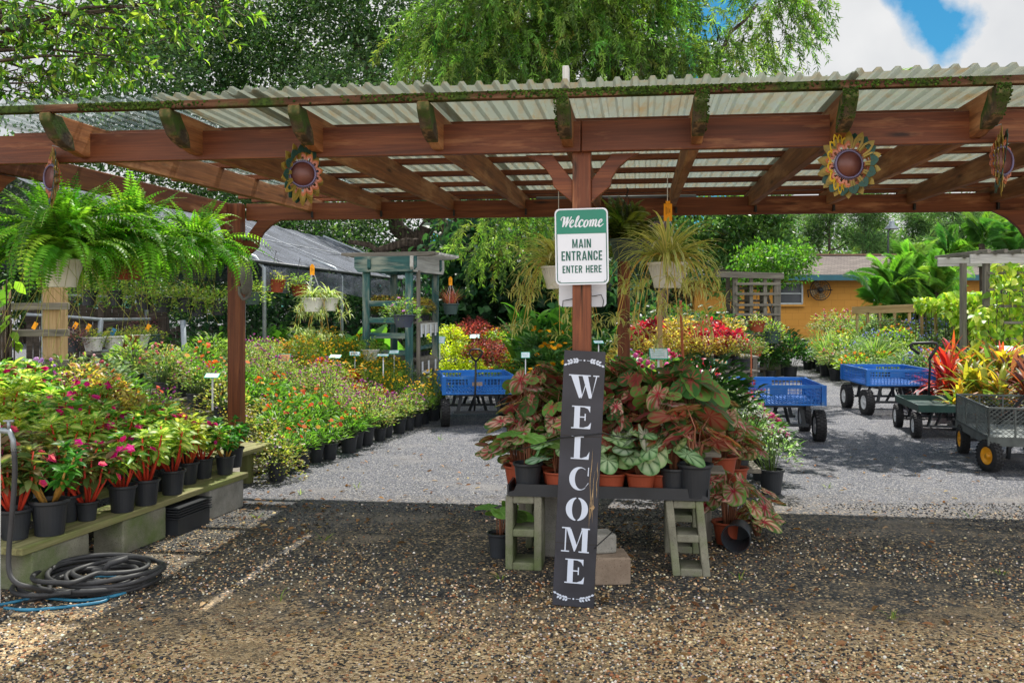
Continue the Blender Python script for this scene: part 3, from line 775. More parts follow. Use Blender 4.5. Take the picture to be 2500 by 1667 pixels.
# ------------------------------------------------------------------ trees
def clump(n, r, ll, lw, t=T4):
    d = rnd_dir(n, -.6, 1); p = d * (r * R.uniform(.3, 1, n) ** .5)[:, None]
    M = frames(d + R.normal(0, .6, (n, 3)), None, 1.0, ll * R.uniform(.7, 1.2, n)); tt = wide(t, lw)
    v = np.einsum('nij,kj->nki', M, tt[0]) + p[:, None]; k = len(tt[0])
    f = [tuple(np.array(q) + i * k) for i in range(n) for q in tt[1]]
    return v.reshape(-1, 3), f
def crown(lobes, per, ll, lw, cols, nper=12, cr=.28, shell=.55, hole=.25, mat=LEAF, name='crown', jit=.25, t=T4, sub=None):
    mb = MB(); tm = [clump(nper, cr, ll, lw, t) for _ in range(3)]
    for c, r in lobes:
        r = np.asarray(r, float) if not np.isscalar(r) else np.array([r, r, r])
        n = max(6, int(per * r[0] * r[2]))
        d = rnd_dir(n); q = R.uniform(shell, 1, n) ** .8
        # holes: drop whole patches
        ph = R.uniform(0, 6.28, 3)
        k = np.sin(d[:, 0] * 5 + ph[0]) * np.sin(d[:, 1] * 5 + ph[1]) * np.sin(d[:, 2] * 6 + ph[2]) > -.32 + hole * .2
        d = d[k]; q = q[k]; n = len(d)
        p = np.asarray(c) + d * q[:, None] * r * (1 + R.normal(0, .10, (n, 1)))
        which = R.integers(0, 3, n); cc = pick(cols, n, jit)
        for i in range(3):
            m = which == i; nn = m.sum()
            if not nn: continue
            a = R.uniform(0, 6.28, nn); M = np.zeros((nn, 3, 3)); M[:, 0, 0] = np.cos(a); M[:, 0, 1] = -np.sin(a); M[:, 1, 0] = np.sin(a); M[:, 1, 1] = np.cos(a); M[:, 2, 2] = 1
            M *= R.uniform(.7, 1.25, nn)[:, None, None]
            kv = len(tm[i][0]); kc = np.repeat(cc[m][:, None], kv, 1)
            leafj = np.repeat(R.uniform(.75, 1.3, (nn, nper)), kv // nper, 1)[:, :, None]
            mb.inst(tm[i][0], tm[i][1], M, p[m], np.clip(kc * leafj, .003, .9))
    return mb.mesh(name, mat)
def branchy(mb, p0, p1, r0, r1, n=3, wob=.1, ng=7):
    p0 = np.asarray(p0, float); p1 = np.asarray(p1, float); t = np.linspace(0, 1, n + 2)[:, None]
    pts = p0 * (1 - t) + p1 * t; pts[1:-1] += R.normal(0, wob, (n, 3))
    mb.tube(pts, np.linspace(r0, r1, n + 2), ng); return pts
def tree(name, loc, label, cat, trunk_mb, crown_me, group=None):
    o = thing(name, loc, label, cat, group)
    trunk_mb.build('trunk', BARK, o)
    link('crown', crown_me, o)
    return o
# ================================================================== GROUND
mb = MB(); nx = 60
gx = np.linspace(-220, 220, 3); 
mb.add([[-250, -60, 0], [250, -60, 0], [250, 400, 0], [-250, 400, 0]], [[0, 1, 2, 3]])
tag(mb.build('gravel_ground', GROUND), 'grey and tan gravel yard under the pergola and along the paths', 'ground', kind='structure')
# loose stones lying on the nearer gravel
mb = MB()
n = 42000
yy = 3.3 + 3.6 * R.random(n) ** 1.25; xx = R.uniform(-.58, .58, n) * yy
s = R.uniform(.003, .0078, n) * R.choice([1, 1.5], n, p=[.9, .1])
M = frames(rnd_dir(n), None, 1, s); M[:, 2, :] *= .7
tanc = [lin(196, 168, 128), lin(216, 194, 158), lin(170, 140, 100), lin(150, 104, 70), lin(206, 200, 186)]
drkc = [lin(40, 40, 42), lin(60, 60, 62), lin(82, 80, 78), lin(48, 50, 54)]
ca = pick(tanc, n, .15); cb = pick(drkc, n, .15)
keep = np.sin(xx * 2.3 + 1.1 * np.sin(yy * 1.9)) + np.sin(yy * 3.1 + xx * 1.7) + R.normal(0, .7, n) > -.6
xx, yy, s, M, ca, cb = xx[keep], yy[keep], s[keep], M[keep], ca[keep], cb[keep]; n = len(xx)
k = R.random(n) < np.clip(.62 - (yy - 4.3) * .25, .12, .68)
mb.inst(BALL[0], BALL[1], M, np.stack([xx, yy, s * .35], 1), np.where(k[:, None], ca, cb), smooth=True)
tag(mb.build('loose_pebbles', STONE), 'small tan and dark pebbles loose on the foreground gravel', 'pebbles', kind='stuff')
mb = MB(); n = 900
yy = np.concatenate([R.uniform(3.5, 9.5, n - 180) ** 1.0, R.uniform(5.3, 6.7, 100), R.uniform(5.6, 7.0, 80)]); xx = np.concatenate([R.uniform(-.5, .5, n - 180) * yy[:n - 180], R.uniform(.0, 1.3, 100), R.uniform(-1.9, -1.2, 80)])
d = rnd_dir(n, -.2, .2)
mb.inst(*wide(T8, .42), frames(d, None, .3, R.uniform(.03, .065, n)), np.stack([xx, yy, R.uniform(.006, .016, n)], 1), pick([lin(120, 84, 52), lin(150, 112, 76), lin(96, 70, 48), lin(168, 140, 106)], n), smooth=True)
tag(mb.build('leaf_litter', DULL), 'dry brown fallen leaves scattered on the gravel', 'fallen leaves', kind='stuff')

mb = MB(); 
for x, y in ((745, 1240), (1010, 1010), (690, 1135), (1900, 1120), (2230, 1190), (640, 1380), (1150, 1330), (2050, 1420), (1780, 900), (590, 1190), (820, 1120), (1700, 1330), (2300, 1320)):
    q = G(x, y); strap_leaves(mb, int(R.integers(5, 11)), (q[0], q[1], .0), (.03, .08), (.002, .004), (25, 80), 1.2, [g_(110, 140, 60), g_(140, 150, 80)], None, 3)
tag(mb.build('gravel_weeds', LEAF), 'small tufts of grass and weeds sprouting through the gravel', 'weeds', kind='stuff')
# ================================================================== PERGOLA
TH_ = math.atan(294 / F)
vx = np.array([math.cos(TH_), -math.sin(TH_), 0]); vu = np.array([math.sin(TH_), math.cos(TH_), 0]); vz = np.array([0, 0, 1.0])
O0 = np.array([.345, 4.65, 0])
def W(a, b, z): return O0 + a * vx + b * vu + z * vz
perg = thing('pergola', W(0, 1.6, 0), 'long red-brown timber pergola roofed with corrugated plastic over the entrance', 'pergola')
def prof_timber(name, poly, width, org, xd, mat, parent, yd=None, bev=.004):
    """profile in (x along xd, z up) extruded to both sides by width"""
    xd = Vector(xd).normalized(); z = Vector((0, 0, 1)); y = z.cross(xd)
    b = MB(); b.prism(poly, (0, -width / 2, 0), (1, 0, 0), (0, 0, 1), (0, width, 0))
    o = b.build(name, mat, parent)
    o.matrix_basis = Matrix.Translation(Vector(org)) @ Matrix((xd, y, z)).transposed().to_4x4()
    return bevel(o, bev) if bev else o
BB = 2.19; BT = 2.338
post = timber('post', W(0, 0, 0), W(0, 0, 2.33), .09, .09, RED, perg, up=vu)
# splits in the front post
mb = MB(); mb.add([W(-.004, -.0465, 1.44), W(.004, -.0465, 1.62), W(.006, -.0465, 1.75), W(-.001, -.0465, 1.75)], [[0, 1, 2, 3]])
mb.add([W(-.001, -.0465, 1.75), W(.006, -.0465, 1.75), W(.003, -.0465, 1.3)], [[0, 1, 2]])
mb.build('crack', INK, post)
for a, w_ in ((-3.21, .115), (.15, .10), (3.52, .115)):
    timber('post', W(a, 3.2, 0), W(a, 3.2, 2.33), w_, w_, RED, perg, up=vu)
timber('post', W(-3.32, 0, 0), W(-3.32, 0, 2.33), .09, .09, RED, perg, up=vu)
timber('beam', W(-3.5, -.068, (BB + BT) / 2), W(-.002, -.068, (BB + BT) / 2), .042, BT - BB, RED, perg)
timber('beam', W(.002, -.068, (BB + BT) / 2), W(4.6, -.068, (BB + BT) / 2), .042, BT - BB, RED, perg)
timber('beam', W(-3.15, 3.285, (BB + BT) / 2), W(4.6, 3.285, (BB + BT) / 2), .042, BT - BB, RED, perg)
timber('beam', W(-3.30, -.04, 2.265), W(-3.30, 3.26, 2.265), .042, .146, RED, perg)
timber('beam', W(3.61, -.04, 2.265), W(3.61, 3.26, 2.265), .042, .146, RED, perg)
br_ = [(0, 1.95), (.095, 2.03), (.102, 2.07), (.13, 2.115), (.175, 2.155), (.235, 2.188), (.10, 2.188), (0, 2.06)]
for a0, b0, s, sc_ in ((.045, 0, 1, 1), (-.045, 0, -1, 1), (-3.15, 3.2, 1, 1.5), (3.46, 3.2, -1, 1.9), (.2, 3.2, 1, 1.0), (.1, 3.2, -1, 1.0)):
    pl = [(x * sc_, 2.188 - (2.188 - z) * sc_) for x, z in br_]
    prof_timber('brace', pl, .045, W(a0, b0, 0), vx * s, RED, perg)
for b0, s, a0 in ((3.14, -1, -3.21), (.05, 1, -3.32)):
    pl = [(x * 1.5, 2.188 - (2.188 - z) * 1.5) for x, z in br_]
    prof_timber('brace', pl, .045, W(a0, b0, 0), vu * s, RED, perg)
RA = [-.07 + .625 * j for j in range(-5, 7)]
for j, a in enumerate(RA):
    t_ = R.uniform(-.01, .01)
    if j == 0: continue
    poly = [(-.36, 2.27), (-.30, 2.245), (-.135, 2.212), (-.05, 2.214), (3.42, 2.262), (3.6, 2.33), (3.6, 2.382), (-.43, 2.382), (-.43, 2.345)]
    rf = prof_timber('rafter', poly, .052, W(a + t_, 0, 0), vu, RAFT, perg)
    # bleached, rotten front end
    e = prof_timber('rafter_end', [(-.364, 2.268), (-.303, 2.242), (-.22, 2.225), (-.24, 2.29), (-.30, 2.345), (-.33, 2.380), (-.434, 2.380), (-.434, 2.344)], .058, W(a + t_, 0, 0), vu, ENDG, perg, bev=.006)
    e.parent = rf; e.matrix_parent_inverse = rf.matrix_basis.inverted()
    mb = MB(); mb.box(W(a + t_ + .03, 3.252, 2.232), (.016, .03, .05)); mb.build('bracket', BLACKM, rf)
BAT = [-.405, .28, .88, 1.48, 2.08, 2.68, 3.28, 3.57]
for i, b in enumerate(BAT):
    o = timber('batten', W(-3.22, b, 2.40), W(4.6, b, 2.40), .055 if i else .05, .036, MOSSY if i == 0 else RED, perg, up=(0, 0, 1))
    if i == 0:
        mb = MB()
        n = 6500; a = R.uniform(-2.4, 4.4, n); dens = np.sin(a * 2.1 + 1) + .6 * np.sin(a * 5.3) + .5 + .3 * (a > -.7)
        k = R.random(n) < np.clip(dens * .6, .02, 1); a = a[k]; n = len(a)
        low = np.random.default_rng(1).random(n)
        ps = np.stack([W(x, b - .026, 2.414 - .03 * q * q) for x, q in zip(a, low)])
        s = R.uniform(.003, .0085, n); M = frames(rnd_dir(n), None, 1, s)
        mb.inst(BALL[0], BALL[1], M, ps, pick([lin(50, 70, 24), lin(66, 88, 32), lin(38, 52, 20)], n))
        # moss creeping down the rafter ends
        for q in RA[5:]:
            if R.random() < .75:
                m = 300; zz = R.uniform(2.24, 2.385, m); bb = np.interp(zz, [2.22, 2.27, 2.345, 2.385], [-.2, -.36, -.43, -.435])
                ps = np.stack([W(q + R.uniform(-.03, .03), y_, z_) for y_, z_ in zip(bb, zz)])
                mb.inst(BALL[0], BALL[1], frames(rnd_dir(m), None, 1, R.uniform(.003, .007, m)), ps, pick([lin(50, 70, 24), lin(38, 52, 20)], m))
        mb.build('moss', MOSSM, o)
def corrug(a0, a1, b0, b1, z0, mat, sag=0.0):
    per = .0775; prof = [(0, 0), (.02, 0), (.031, .019), (.05, .019), (.061, 0)]
    xs = []; zs = []
    a = a0
    while a < a1:
        for dx, dz in prof:
            if a + dx <= a1: xs.append(a + dx); zs.append(dz)
        a += per
    nb = 13; bs = np.linspace(b0, b1, nb); v = []
    ph = R.uniform(0, 6)
    for b in bs:
        wv = .004 * math.sin(b * 2.3 + ph)
        for x, z in zip(xs, zs): v.append(W(x, b + (.012 * math.sin(x * 4 + ph) if b == b0 else 0), z0 + z + wv + .006 * math.sin(x * 1.7 + ph)))
    m = len(xs); i = np.arange(nb - 1)[:, None] * m; j = np.arange(m - 1)[None]
    f = np.stack([i + j, i + j + 1, i + m + j + 1, i + m + j], -1).reshape(-1, 4)
    mb = MB(); mb.add(v, f); return mb.build('roof_sheet', mat, perg)
for a0, a1, z, m in ((-3.2, -1.95, 2.426, ROOF2), (-2.0, -1.575, 2.436, ROOF1), (-1.535, -.66, 2.438, ROOF1), (-.71, 1.22, 2.430, ROOF1), (1.17, 2.85, 2.440, ROOF1), (2.8, 4.7, 2.430, ROOF1)):
    corrug(a0, a1, -.455 + R.uniform(-.01, .01), 3.67, z, m)
corrug(-1.65, -1.46, -.45, 1.15, 2.444, ROOF1); corrug(-1.64, -1.47, 2.62, 3.66, 2.444, ROOF1)
timber('roof_stub', W(-.06, -.25, 2.425), W(-.06, -.25, 2.56), .05, .03, WHITEW, perg, up=vx)
timber('roof_stub', W(.0, -.2, 2.465), W(.06, -.16, 2.47), .06, .05, WHITEW, perg)
# bracing stick lying between two battens, pipe at the back
mb = MB(); mb.tube([W(.75, 3.42, 2.365), W(-.6, 3.42, 2.365)], .012, 8); mb.build('rail', GALV, perg)

# ================================================================== LETTERING
def strip(outer, inner):
    n = len(outer); v = list(outer) + list(inner); return np.array(v, float), [[i, i + 1, n + i + 1, n + i] for i in range(n - 1)]
def cat(pts, m=8):
    p = np.array(pts, float); p = np.vstack([2 * p[0] - p[1], p, 2 * p[-1] - p[-2]]); o = []
    for i in range(1, len(p) - 2):
        for t in np.linspace(0, 1, m, endpoint=False):
            o.append(.5 * ((2 * p[i]) + (-p[i - 1] + p[i + 1]) * t + (2 * p[i - 1] - 5 * p[i] + 4 * p[i + 1] - p[i + 2]) * t * t + (-p[i - 1] + 3 * p[i] - 3 * p[i + 1] + p[i + 2]) * t ** 3))
    o.append(p[-2]); return np.array(o)
def ribbon(pts, wid):
    p = np.array(pts, float); t = np.gradient(p, axis=0); t /= np.linalg.norm(t, axis=1, keepdims=True) + 1e-9
    nrm_ = np.stack([-t[:, 1], t[:, 0]], 1); w_ = np.interp(np.linspace(0, 1, len(p)), np.linspace(0, 1, len(wid)), wid)[:, None] / 2
    return strip(p + nrm_ * w_, p - nrm_ * w_)
def poly(*p): return np.array(p, float), [list(range(len(p)))]
def arc(cx, cy, rx, ry, a0, a1, n=22): a = np.radians(np.linspace(a0, a1, n)); return np.stack([cx + rx * np.cos(a), cy + ry * np.sin(a)], 1)
SERIF = {
 'E': [poly((.13, .05), (.42, .05), (.42, .95), (.13, .95)), poly((0, .95), (.93, .95), (.93, 1), (0, 1)), poly((.93, .72), (.93, .95), (.62, .95), (.82, .88)), poly((.42, .49), (.66, .49), (.66, .54), (.42, .54)),
       poly((.66, .36), (.72, .36), (.72, .67), (.66, .67)), poly((0, 0), (.97, 0), (.97, .05), (0, .05)), poly((.62, .05), (.98, .05), (1, .3), (.86, .13))],
 'L': [poly((.17, .05), (.49, .05), (.49, .95), (.17, .95)), poly((0, .95), (.66, .95), (.66, 1), (0, 1)), poly((0, 0), (.97, 0), (.97, .05), (0, .05)), poly((.6, .05), (.98, .05), (1, .35), (.86, .14))],
 'W': [poly((.07, .95), (.31, .95), (.46, .12), (.40, 0), (.36, 0)), poly((.42, .0), (.45, .0), (.575, .55), (.555, .6), (.465, .16)), poly((.45, .95), (.63, .95), (.79, .10), (.73, 0), (.69, 0)),
       poly((.74, 0), (.77, 0), (.935, .95), (.895, .95), (.79, .14)), poly((0, .95), (.40, .95), (.40, 1), (0, 1)), poly((.405, .95), (.72, .95), (.72, 1), (.405, 1)), poly((.8, .95), (1, .95), (1, 1), (.8, 1))],
 'C': [strip(arc(.52, .5, .52, .5, 52, 312), arc(.62, .5, .33, .455, 62, 300)), poly((.93, .64), (.99, .62), (.99, 1), (.95, 1)), poly((.84, .14), (.99, .3), (.99, .36), (.80, .10))],
 'O': [strip(arc(.5, .5, .5, .5, 97, 263), arc(.5, .5, .22, .46, 99, 261)), strip(arc(.5, .5, .5, .5, -83, 83), arc(.5, .5, .22, .46, -81, 81))],
 'M': [poly((.12, .05), (.165, .05), (.165, .95), (.12, .95)), poly((.167, .95), (.33, .95), (.56, .28), (.49, .03), (.46, .03)), poly((.50, .03), (.735, .86), (.735, .95), (.715, .95), (.555, .30)), poly((.737, .05), (.93, .05), (.93, .95), (.737, .95)),
       poly((0, 0), (.29, 0), (.29, .05), (0, .05)), poly((.63, 0), (1, 0), (1, .05), (.63, .05)), poly((0, .95), (.30, .95), (.30, 1), (0, 1)), poly((.70, .95), (1, .95), (1, 1), (.70, 1))]}
k_ = .19
def rr_(x0, y0, x1, y1): return poly((x0, y0), (x1, y0), (x1, y1), (x0, y1))
SANS = {
 'M': (.74, [rr_(0, 0, .17, 1), rr_(.57, 0, .74, 1), poly((.17, 1), (.19, 1), (.41, .2), (.33, 0), (.31, 0), (.17, .62)), poly((.57, 1), (.55, 1), (.37, .30), (.415, .0), (.43, 0), (.57, .62))]),
 'A': (.64, [poly((0, 0), (.17, 0), (.35, .86), (.35, 1), (.22, 1)), poly((.64, 0), (.47, 0), (.352, .60), (.352, 1), (.42, 1)), rr_(.19, .18, .46, .32)]),
 'I': (.18, [rr_(0, 0, .18, 1)]),
 'N': (.6, [rr_(0, 0, .165, 1), rr_(.435, 0, .6, 1), poly((.165, 1), (.165, .66), (.40, 0), (.435, 0), (.435, .36), (.2, 1))]),
 'E': (.47, [rr_(0, 0, .18, 1), rr_(.18, .85, .47, 1), rr_(.18, .43, .42, .57), rr_(.18, 0, .47, .15)]),
 'T': (.54, [rr_(0, .85, .54, 1), rr_(.18, 0, .36, .85)]),
 'R': (.58, [rr_(0, 0, .18, 1), strip([(.18, 1), (.32, 1), (.46, .96), (.55, .86), (.55, .62), (.47, .5), (.32, .45), (.18, .45)], [(.18, .86), (.29, .86), (.35, .84), (.38, .79), (.38, .68), (.35, .62), (.29, .6), (.18, .6)]), poly((.24, .45), (.39, .47), (.58, 0), (.40, 0))]),
 'C': (.56, [strip([(.56, .66), (.56, .8), (.5, .93), (.38, 1), (.2, 1), (.07, .93), (0, .8), (0, .2), (.07, .07), (.2, 0), (.38, 0), (.5, .07), (.56, .2), (.56, .36)], [(.385, .66), (.385, .78), (.36, .84), (.31, .86), (.26, .86), (.2, .83), (.18, .78), (.18, .22), (.2, .17), (.26, .14), (.31, .14), (.36, .16), (.385, .22), (.385, .36)])]),
 'H': (.6, [rr_(0, 0, .18, 1), rr_(.42, 0, .6, 1), rr_(.18, .43, .42, .58)])}
class Panel:
    """flat marks laid on a panel: each mark 0.15 mm above the last"""
    def __init__(s, org, ux, uy): s.o = np.array(org, float); s.x = nrm(np.array(ux, float)); s.y = nrm(np.array(uy, float)); s.n = np.cross(s.x, s.y); s.k = 0; s.mb = MB()
    def put(s, shape, x, y, sx=1, sy=1, mat=0, skew=0):
        v, f = shape; v = np.array(v, float); s.k += 1
        X = x + v[:, 0] * sx + v[:, 1] * sy * skew; Y = y + v[:, 1] * sy
        w3 = s.o + X[:, None] * s.x + Y[:, None] * s.y + s.n * (.0012 + .00003 * (s.k % 40))
        s.mb.add(w3, [list(q) for q in f], mat)
    def sans(s, txt, cx, y, h, w_scale=1.0, gap=.14, mat=0):
        tot = sum((SANS[c][0] if c != ' ' else .3) + gap for c in txt) - gap; x = cx - tot * h * w_scale / 2
        for c in txt:
            if c == ' ': x += (.3 + gap) * h * w_scale; continue
            for sh in SANS[c][1]: s.put(sh, x, y, h * w_scale, h, mat)
            x += (SANS[c][0] + gap) * h * w_scale
def rrect(w_, h_, r, n=6):
    p = []
    for cx, cy, a in ((w_ / 2 - r, h_ / 2 - r, 0), (-w_ / 2 + r, h_ / 2 - r, 90), (-w_ / 2 + r, -h_ / 2 + r, 180), (w_ / 2 - r, -h_ / 2 + r, 270)):
        p += [tuple(q) for q in arc(cx, cy, r, r, a, a + 90, n)]
    return p
def plate(name, o, x, y, w_, h_, r, th, mat, parent):
    b = MB(); nn = np.cross(x, y); b.prism(rrect(w_, h_, r), np.array(o) - nn * th, x, y, nn * th); return b.build(name, mat, parent)

# ---- MAIN ENTRANCE sign
roll = rad(1.0)
sx_ = vx * math.cos(roll) + vz * math.sin(roll); sy_ = -vx * math.sin(roll) + vz * math.cos(roll)
sc0 = P(1336, 566, 4.585)
sg = thing('entrance_sign', sc0, 'green and white metal sign reading Welcome main entrance enter here on the front post', 'sign')
plate('sign_plate', sc0, sx_, sy_, .258, .37, .025, .003, SIGNW, sg)
pn = Panel(sc0, sx_, sy_)
ro = rrect(.244, .356, .021, 7); ri = rrect(.236, .348, .018, 7)
pn.put(strip(ro + [ro[0]], ri + [ri[0]]), 0, 0, mat=0)
g1 = [p for p in rrect(.242, .354, .02, 7)]
top = [p for p in g1 if p[1] > .06]
pn.put(poly(*(top + [(-.121, .062), (.121, .062)])), 0, 0, mat=1)
pn.sans('MAIN', 0, -.007, .043, .82)
pn.sans('ENTRANCE', 0, -.068, .046, .80, .13)
pn.sans('ENTER HERE', 0, -.128, .036, .84, .13)
def scr(pts, wid, dx, sc_=1.0): pn.put(ribbon(cat(pts), wid), -.102 + dx, .095, .052 * sc_, .052 * sc_, 2, .22)
scr([(-.02, .62), (-.08, .74), (-.02, .9), (.12, .95), (.22, .85), (.24, .5), (.22, .02)], [.05, .09, .07, .1, .2, .22, .1], 0)
scr([(.22, .02), (.38, .4), (.52, .92)], [.06, .07, .08], 0); scr([(.5, .95), (.53, .5), (.5, .02)], [.2, .22, .1], 0); scr([(.5, .02), (.66, .4), (.86, .98)], [.06, .08, .1], 0)
def script_e(dx): scr([(-.06, .2), (.1, .32), (.25, .48), (.22, .62), (.1, .62), (.0, .4), (.02, .14), (.16, .0), (.34, .1), (.46, .24)], [.06, .07, .09, .09, .13, .18, .18, .13, .07, .06], dx)
script_e(.045)
scr([(-.1, .2), (.06, .42), (.18, .8), (.14, 1.0), (.04, .9), (.0, .5), (.0, .14), (.1, .0), (.24, .16)], [.06, .07, .09, .09, .14, .19, .18, .1, .06], .072)
scr([(.3, .48), (.26, .62), (.12, .62), (.0, .4), (.02, .14), (.14, 0), (.32, .1), (.42, .2)], [.1, .1, .13, .18, .18, .12, .07, .06], .089)
scr([(.18, .62), (.04, .5), (.0, .26), (.06, .02), (.2, .0), (.32, .2), (.3, .5), (.18, .62), (.34, .52), (.46, .5)], [.1, .16, .19, .13, .11, .16, .15, .08, .06, .06], .113)
scr([(-.04, .5), (.06, .6), (.1, .4), (.08, .0)], [.07, .14, .18, .16], .138); scr([(.1, .3), (.22, .6), (.34, .58), (.34, .3), (.32, .0)], [.05, .08, .15, .18, .16], .138); scr([(.34, .3), (.48, .6), (.6, .56), (.58, .2), (.66, .0), (.8, .14)], [.05, .08, .15, .18, .12, .06], .138)
script_e(.183)
for x, y in ((-.108, .17), (.108, .17), (-.108, -.168), (.108, -.168)): pn.put(poly(*[tuple(p) for p in arc(0, 0, .0022, .0022, 0, 360, 9)[:-1]]), x, y, mat=3)
pn.mb.build('lettering', [SIGNT, SIGNG, SIGNW, INK], sg)
sb = P(1338, 622, 4.742)
o2 = thing('blank_sign', sb, 'plain pale back of a metal sign wired behind the front post', 'sign')
plate('sign_plate', sb, vx, vz, .238, .36, .02, .003, SIGNW, o2)
mb = MB(); q = lambda a, z: sb + a * vx + z * vz - vu * .012
mb.tube([q(-.10, -.185), q(-.097, -.15), q(-.06, -.143), q(.06, -.126), q(.094, -.12), q(.106, -.15), q(.1, -.19)], .0022, 5); mb.build('wire', BLACKM, o2)

# ---- tall WELCOME board
bb = P(1316, 1394, 4.53); bb[2] = .004
bt = P(1343.5, 806, 4.578)
by = nrm(bt - bb); bxx = nrm(vx - by * (vx @ by)); bh = np.linalg.norm(bt - bb); bw = .2
wb = thing('welcome_board', bb, 'tall black wooden board with WELCOME down it leaning on the front post', 'sign')
b = MB(); nn = np.cross(bxx, by); b.prism([(-bw / 2, 0), (bw / 2, 0), (bw / 2 - .001, .18), (bw / 2 + .001, .31), (bw / 2 - .002, .5), (bw / 2, .8), (bw / 2, bh), (-bw / 2, bh)], bb - nn * .016, bxx, by, nn * .016); bevel(b.build('board', BOARD, wb), .002)
pn = Panel(bb, bxx, by)
def Lt(c, yt, yb, wd, dx=0):
    v = lambda y: (1522 - y) / 1482 * bh
    for sh in SERIF[c]: pn.put(sh, dx - wd / 2, v(yb), wd, v(yt) - v(yb))
Lt('W', 180, 315, .146, .002); Lt('E', 361, 493, .095, -.002); Lt('L', 537, 670, .089, .0); Lt('C', 715, 850, .094, 0); Lt('O', 892, 1027, .107, -.003); Lt('M', 1067, 1208, .134, -.003); Lt('E', 1247, 1387, .094, 0)
def sprig(cy, flip):
    s = -1 if flip else 1
    for m in (-1, 1):
        st = [(m * .012, cy), (m * .035, cy - s * .002), (m * .06, cy - s * .009), (m * .082, cy - s * .02)]
        pn.put(ribbon(cat(st), [.0022, .0022]), 0, 0)
        for i, t in enumerate((.22, .42, .62, .82)):
            q = cat(st)[int(t * 23)]
            for up in (1, -1):
                a = math.radians((28 if up > 0 else -42) ); d = np.array([m * math.cos(a), math.sin(a)]); e = np.array([-d[1], d[0]]); L_ = .019
                pn.put(poly(*[tuple(q + d * L_ * (.15 + .85 * u_) + e * w_ * .0048) for u_, w_ in ((0, 0), (.3, .9), (.6, 1), (.85, .6), (1, 0), (.85, -.6), (.6, -1), (.3, -.9))]), 0, 0)
        q = np.array(st[-1]); d = np.array([m * .9, -s * .45]); e = np.array([-d[1], d[0]])
        pn.put(poly(*[tuple(q + d * .018 * u_ + e * w_ * .005) for u_, w_ in ((0, 0), (.3, .9), (.6, 1), (1, 0), (.6, -1), (.3, -.9))]), 0, 0)
    pn.put(poly(*[tuple(p) for p in arc(0, cy, .0045, .0045, 0, 360, 13)[:-1]]), 0, 0)
sprig((1522 - 95) / 1482 * bh, False); sprig((1522 - 1476) / 1482 * bh, True)
pn.mb.build('lettering', LETTER, wb)
mb = MB(); pn2 = Panel(bb, bxx, by)
for x, y0, y1, w_ in ((.058, .36, .76, .003), (.072, .40, .66, .0022), (.066, .42, .57, .004), (.088, .52, .70, .003)):
    pn2.put(ribbon(cat([(x + R.normal(0, .002), y0 + (y1 - y0) * t) for t in np.linspace(0, 1, 6)]), [.0, w_, w_ * .6, w_, .0]), 0, 0)
pn2.put(poly((.06, .475), (.075, .49), (.082, .48), (.078, .47), (.07, .462)), 0, 0)
pn2.mb.build('splinters', PALEW, wb)
for yy_ in (.815, .30):
    pn3 = Panel(bb, bxx, by); pn3.put(ribbon([(-bw / 2, yy_), (0, yy_ - .003), (bw / 2, yy_ + .002)], [.0016, .0022, .0016]), 0, 0); pn3.mb.build('board_joint', INK, wb)
# cord round the board to the tray
mb = MB()
c0 = P(1188, 1034, 5.0); c1 = P(1290, 1018, 4.62); c2 = P(1392, 997, 4.55); c3 = P(1478, 1008, 4.95)
fr = lambda p: p - np.array([0, .012, 0])
e1 = bb + by * .80 - bxx * .102 + nn * .004; e2 = bb + by * .835 + bxx * .102 + nn * .004
mb.tube([c0, c0 * .5 + e1 * .5, e1, (e1 + e2) / 2 + nn * .006, e2, e2 * .5 + c3 * .5 - [0, 0, .006], c3], .0028, 6)
mb.build('cord', BLACKM, wb)
mb = MB(); e3 = bb + by * .30 + bxx * .103; c4 = P(1445, 1183, 5.3)
mb.tube([bb + by * .285 + bxx * .09 + nn * .004, e3 + nn * .003, (e3 + c4) / 2 - [0, 0, .004], c4], .003, 6)
mb.build('strap', BLACKM, wb)

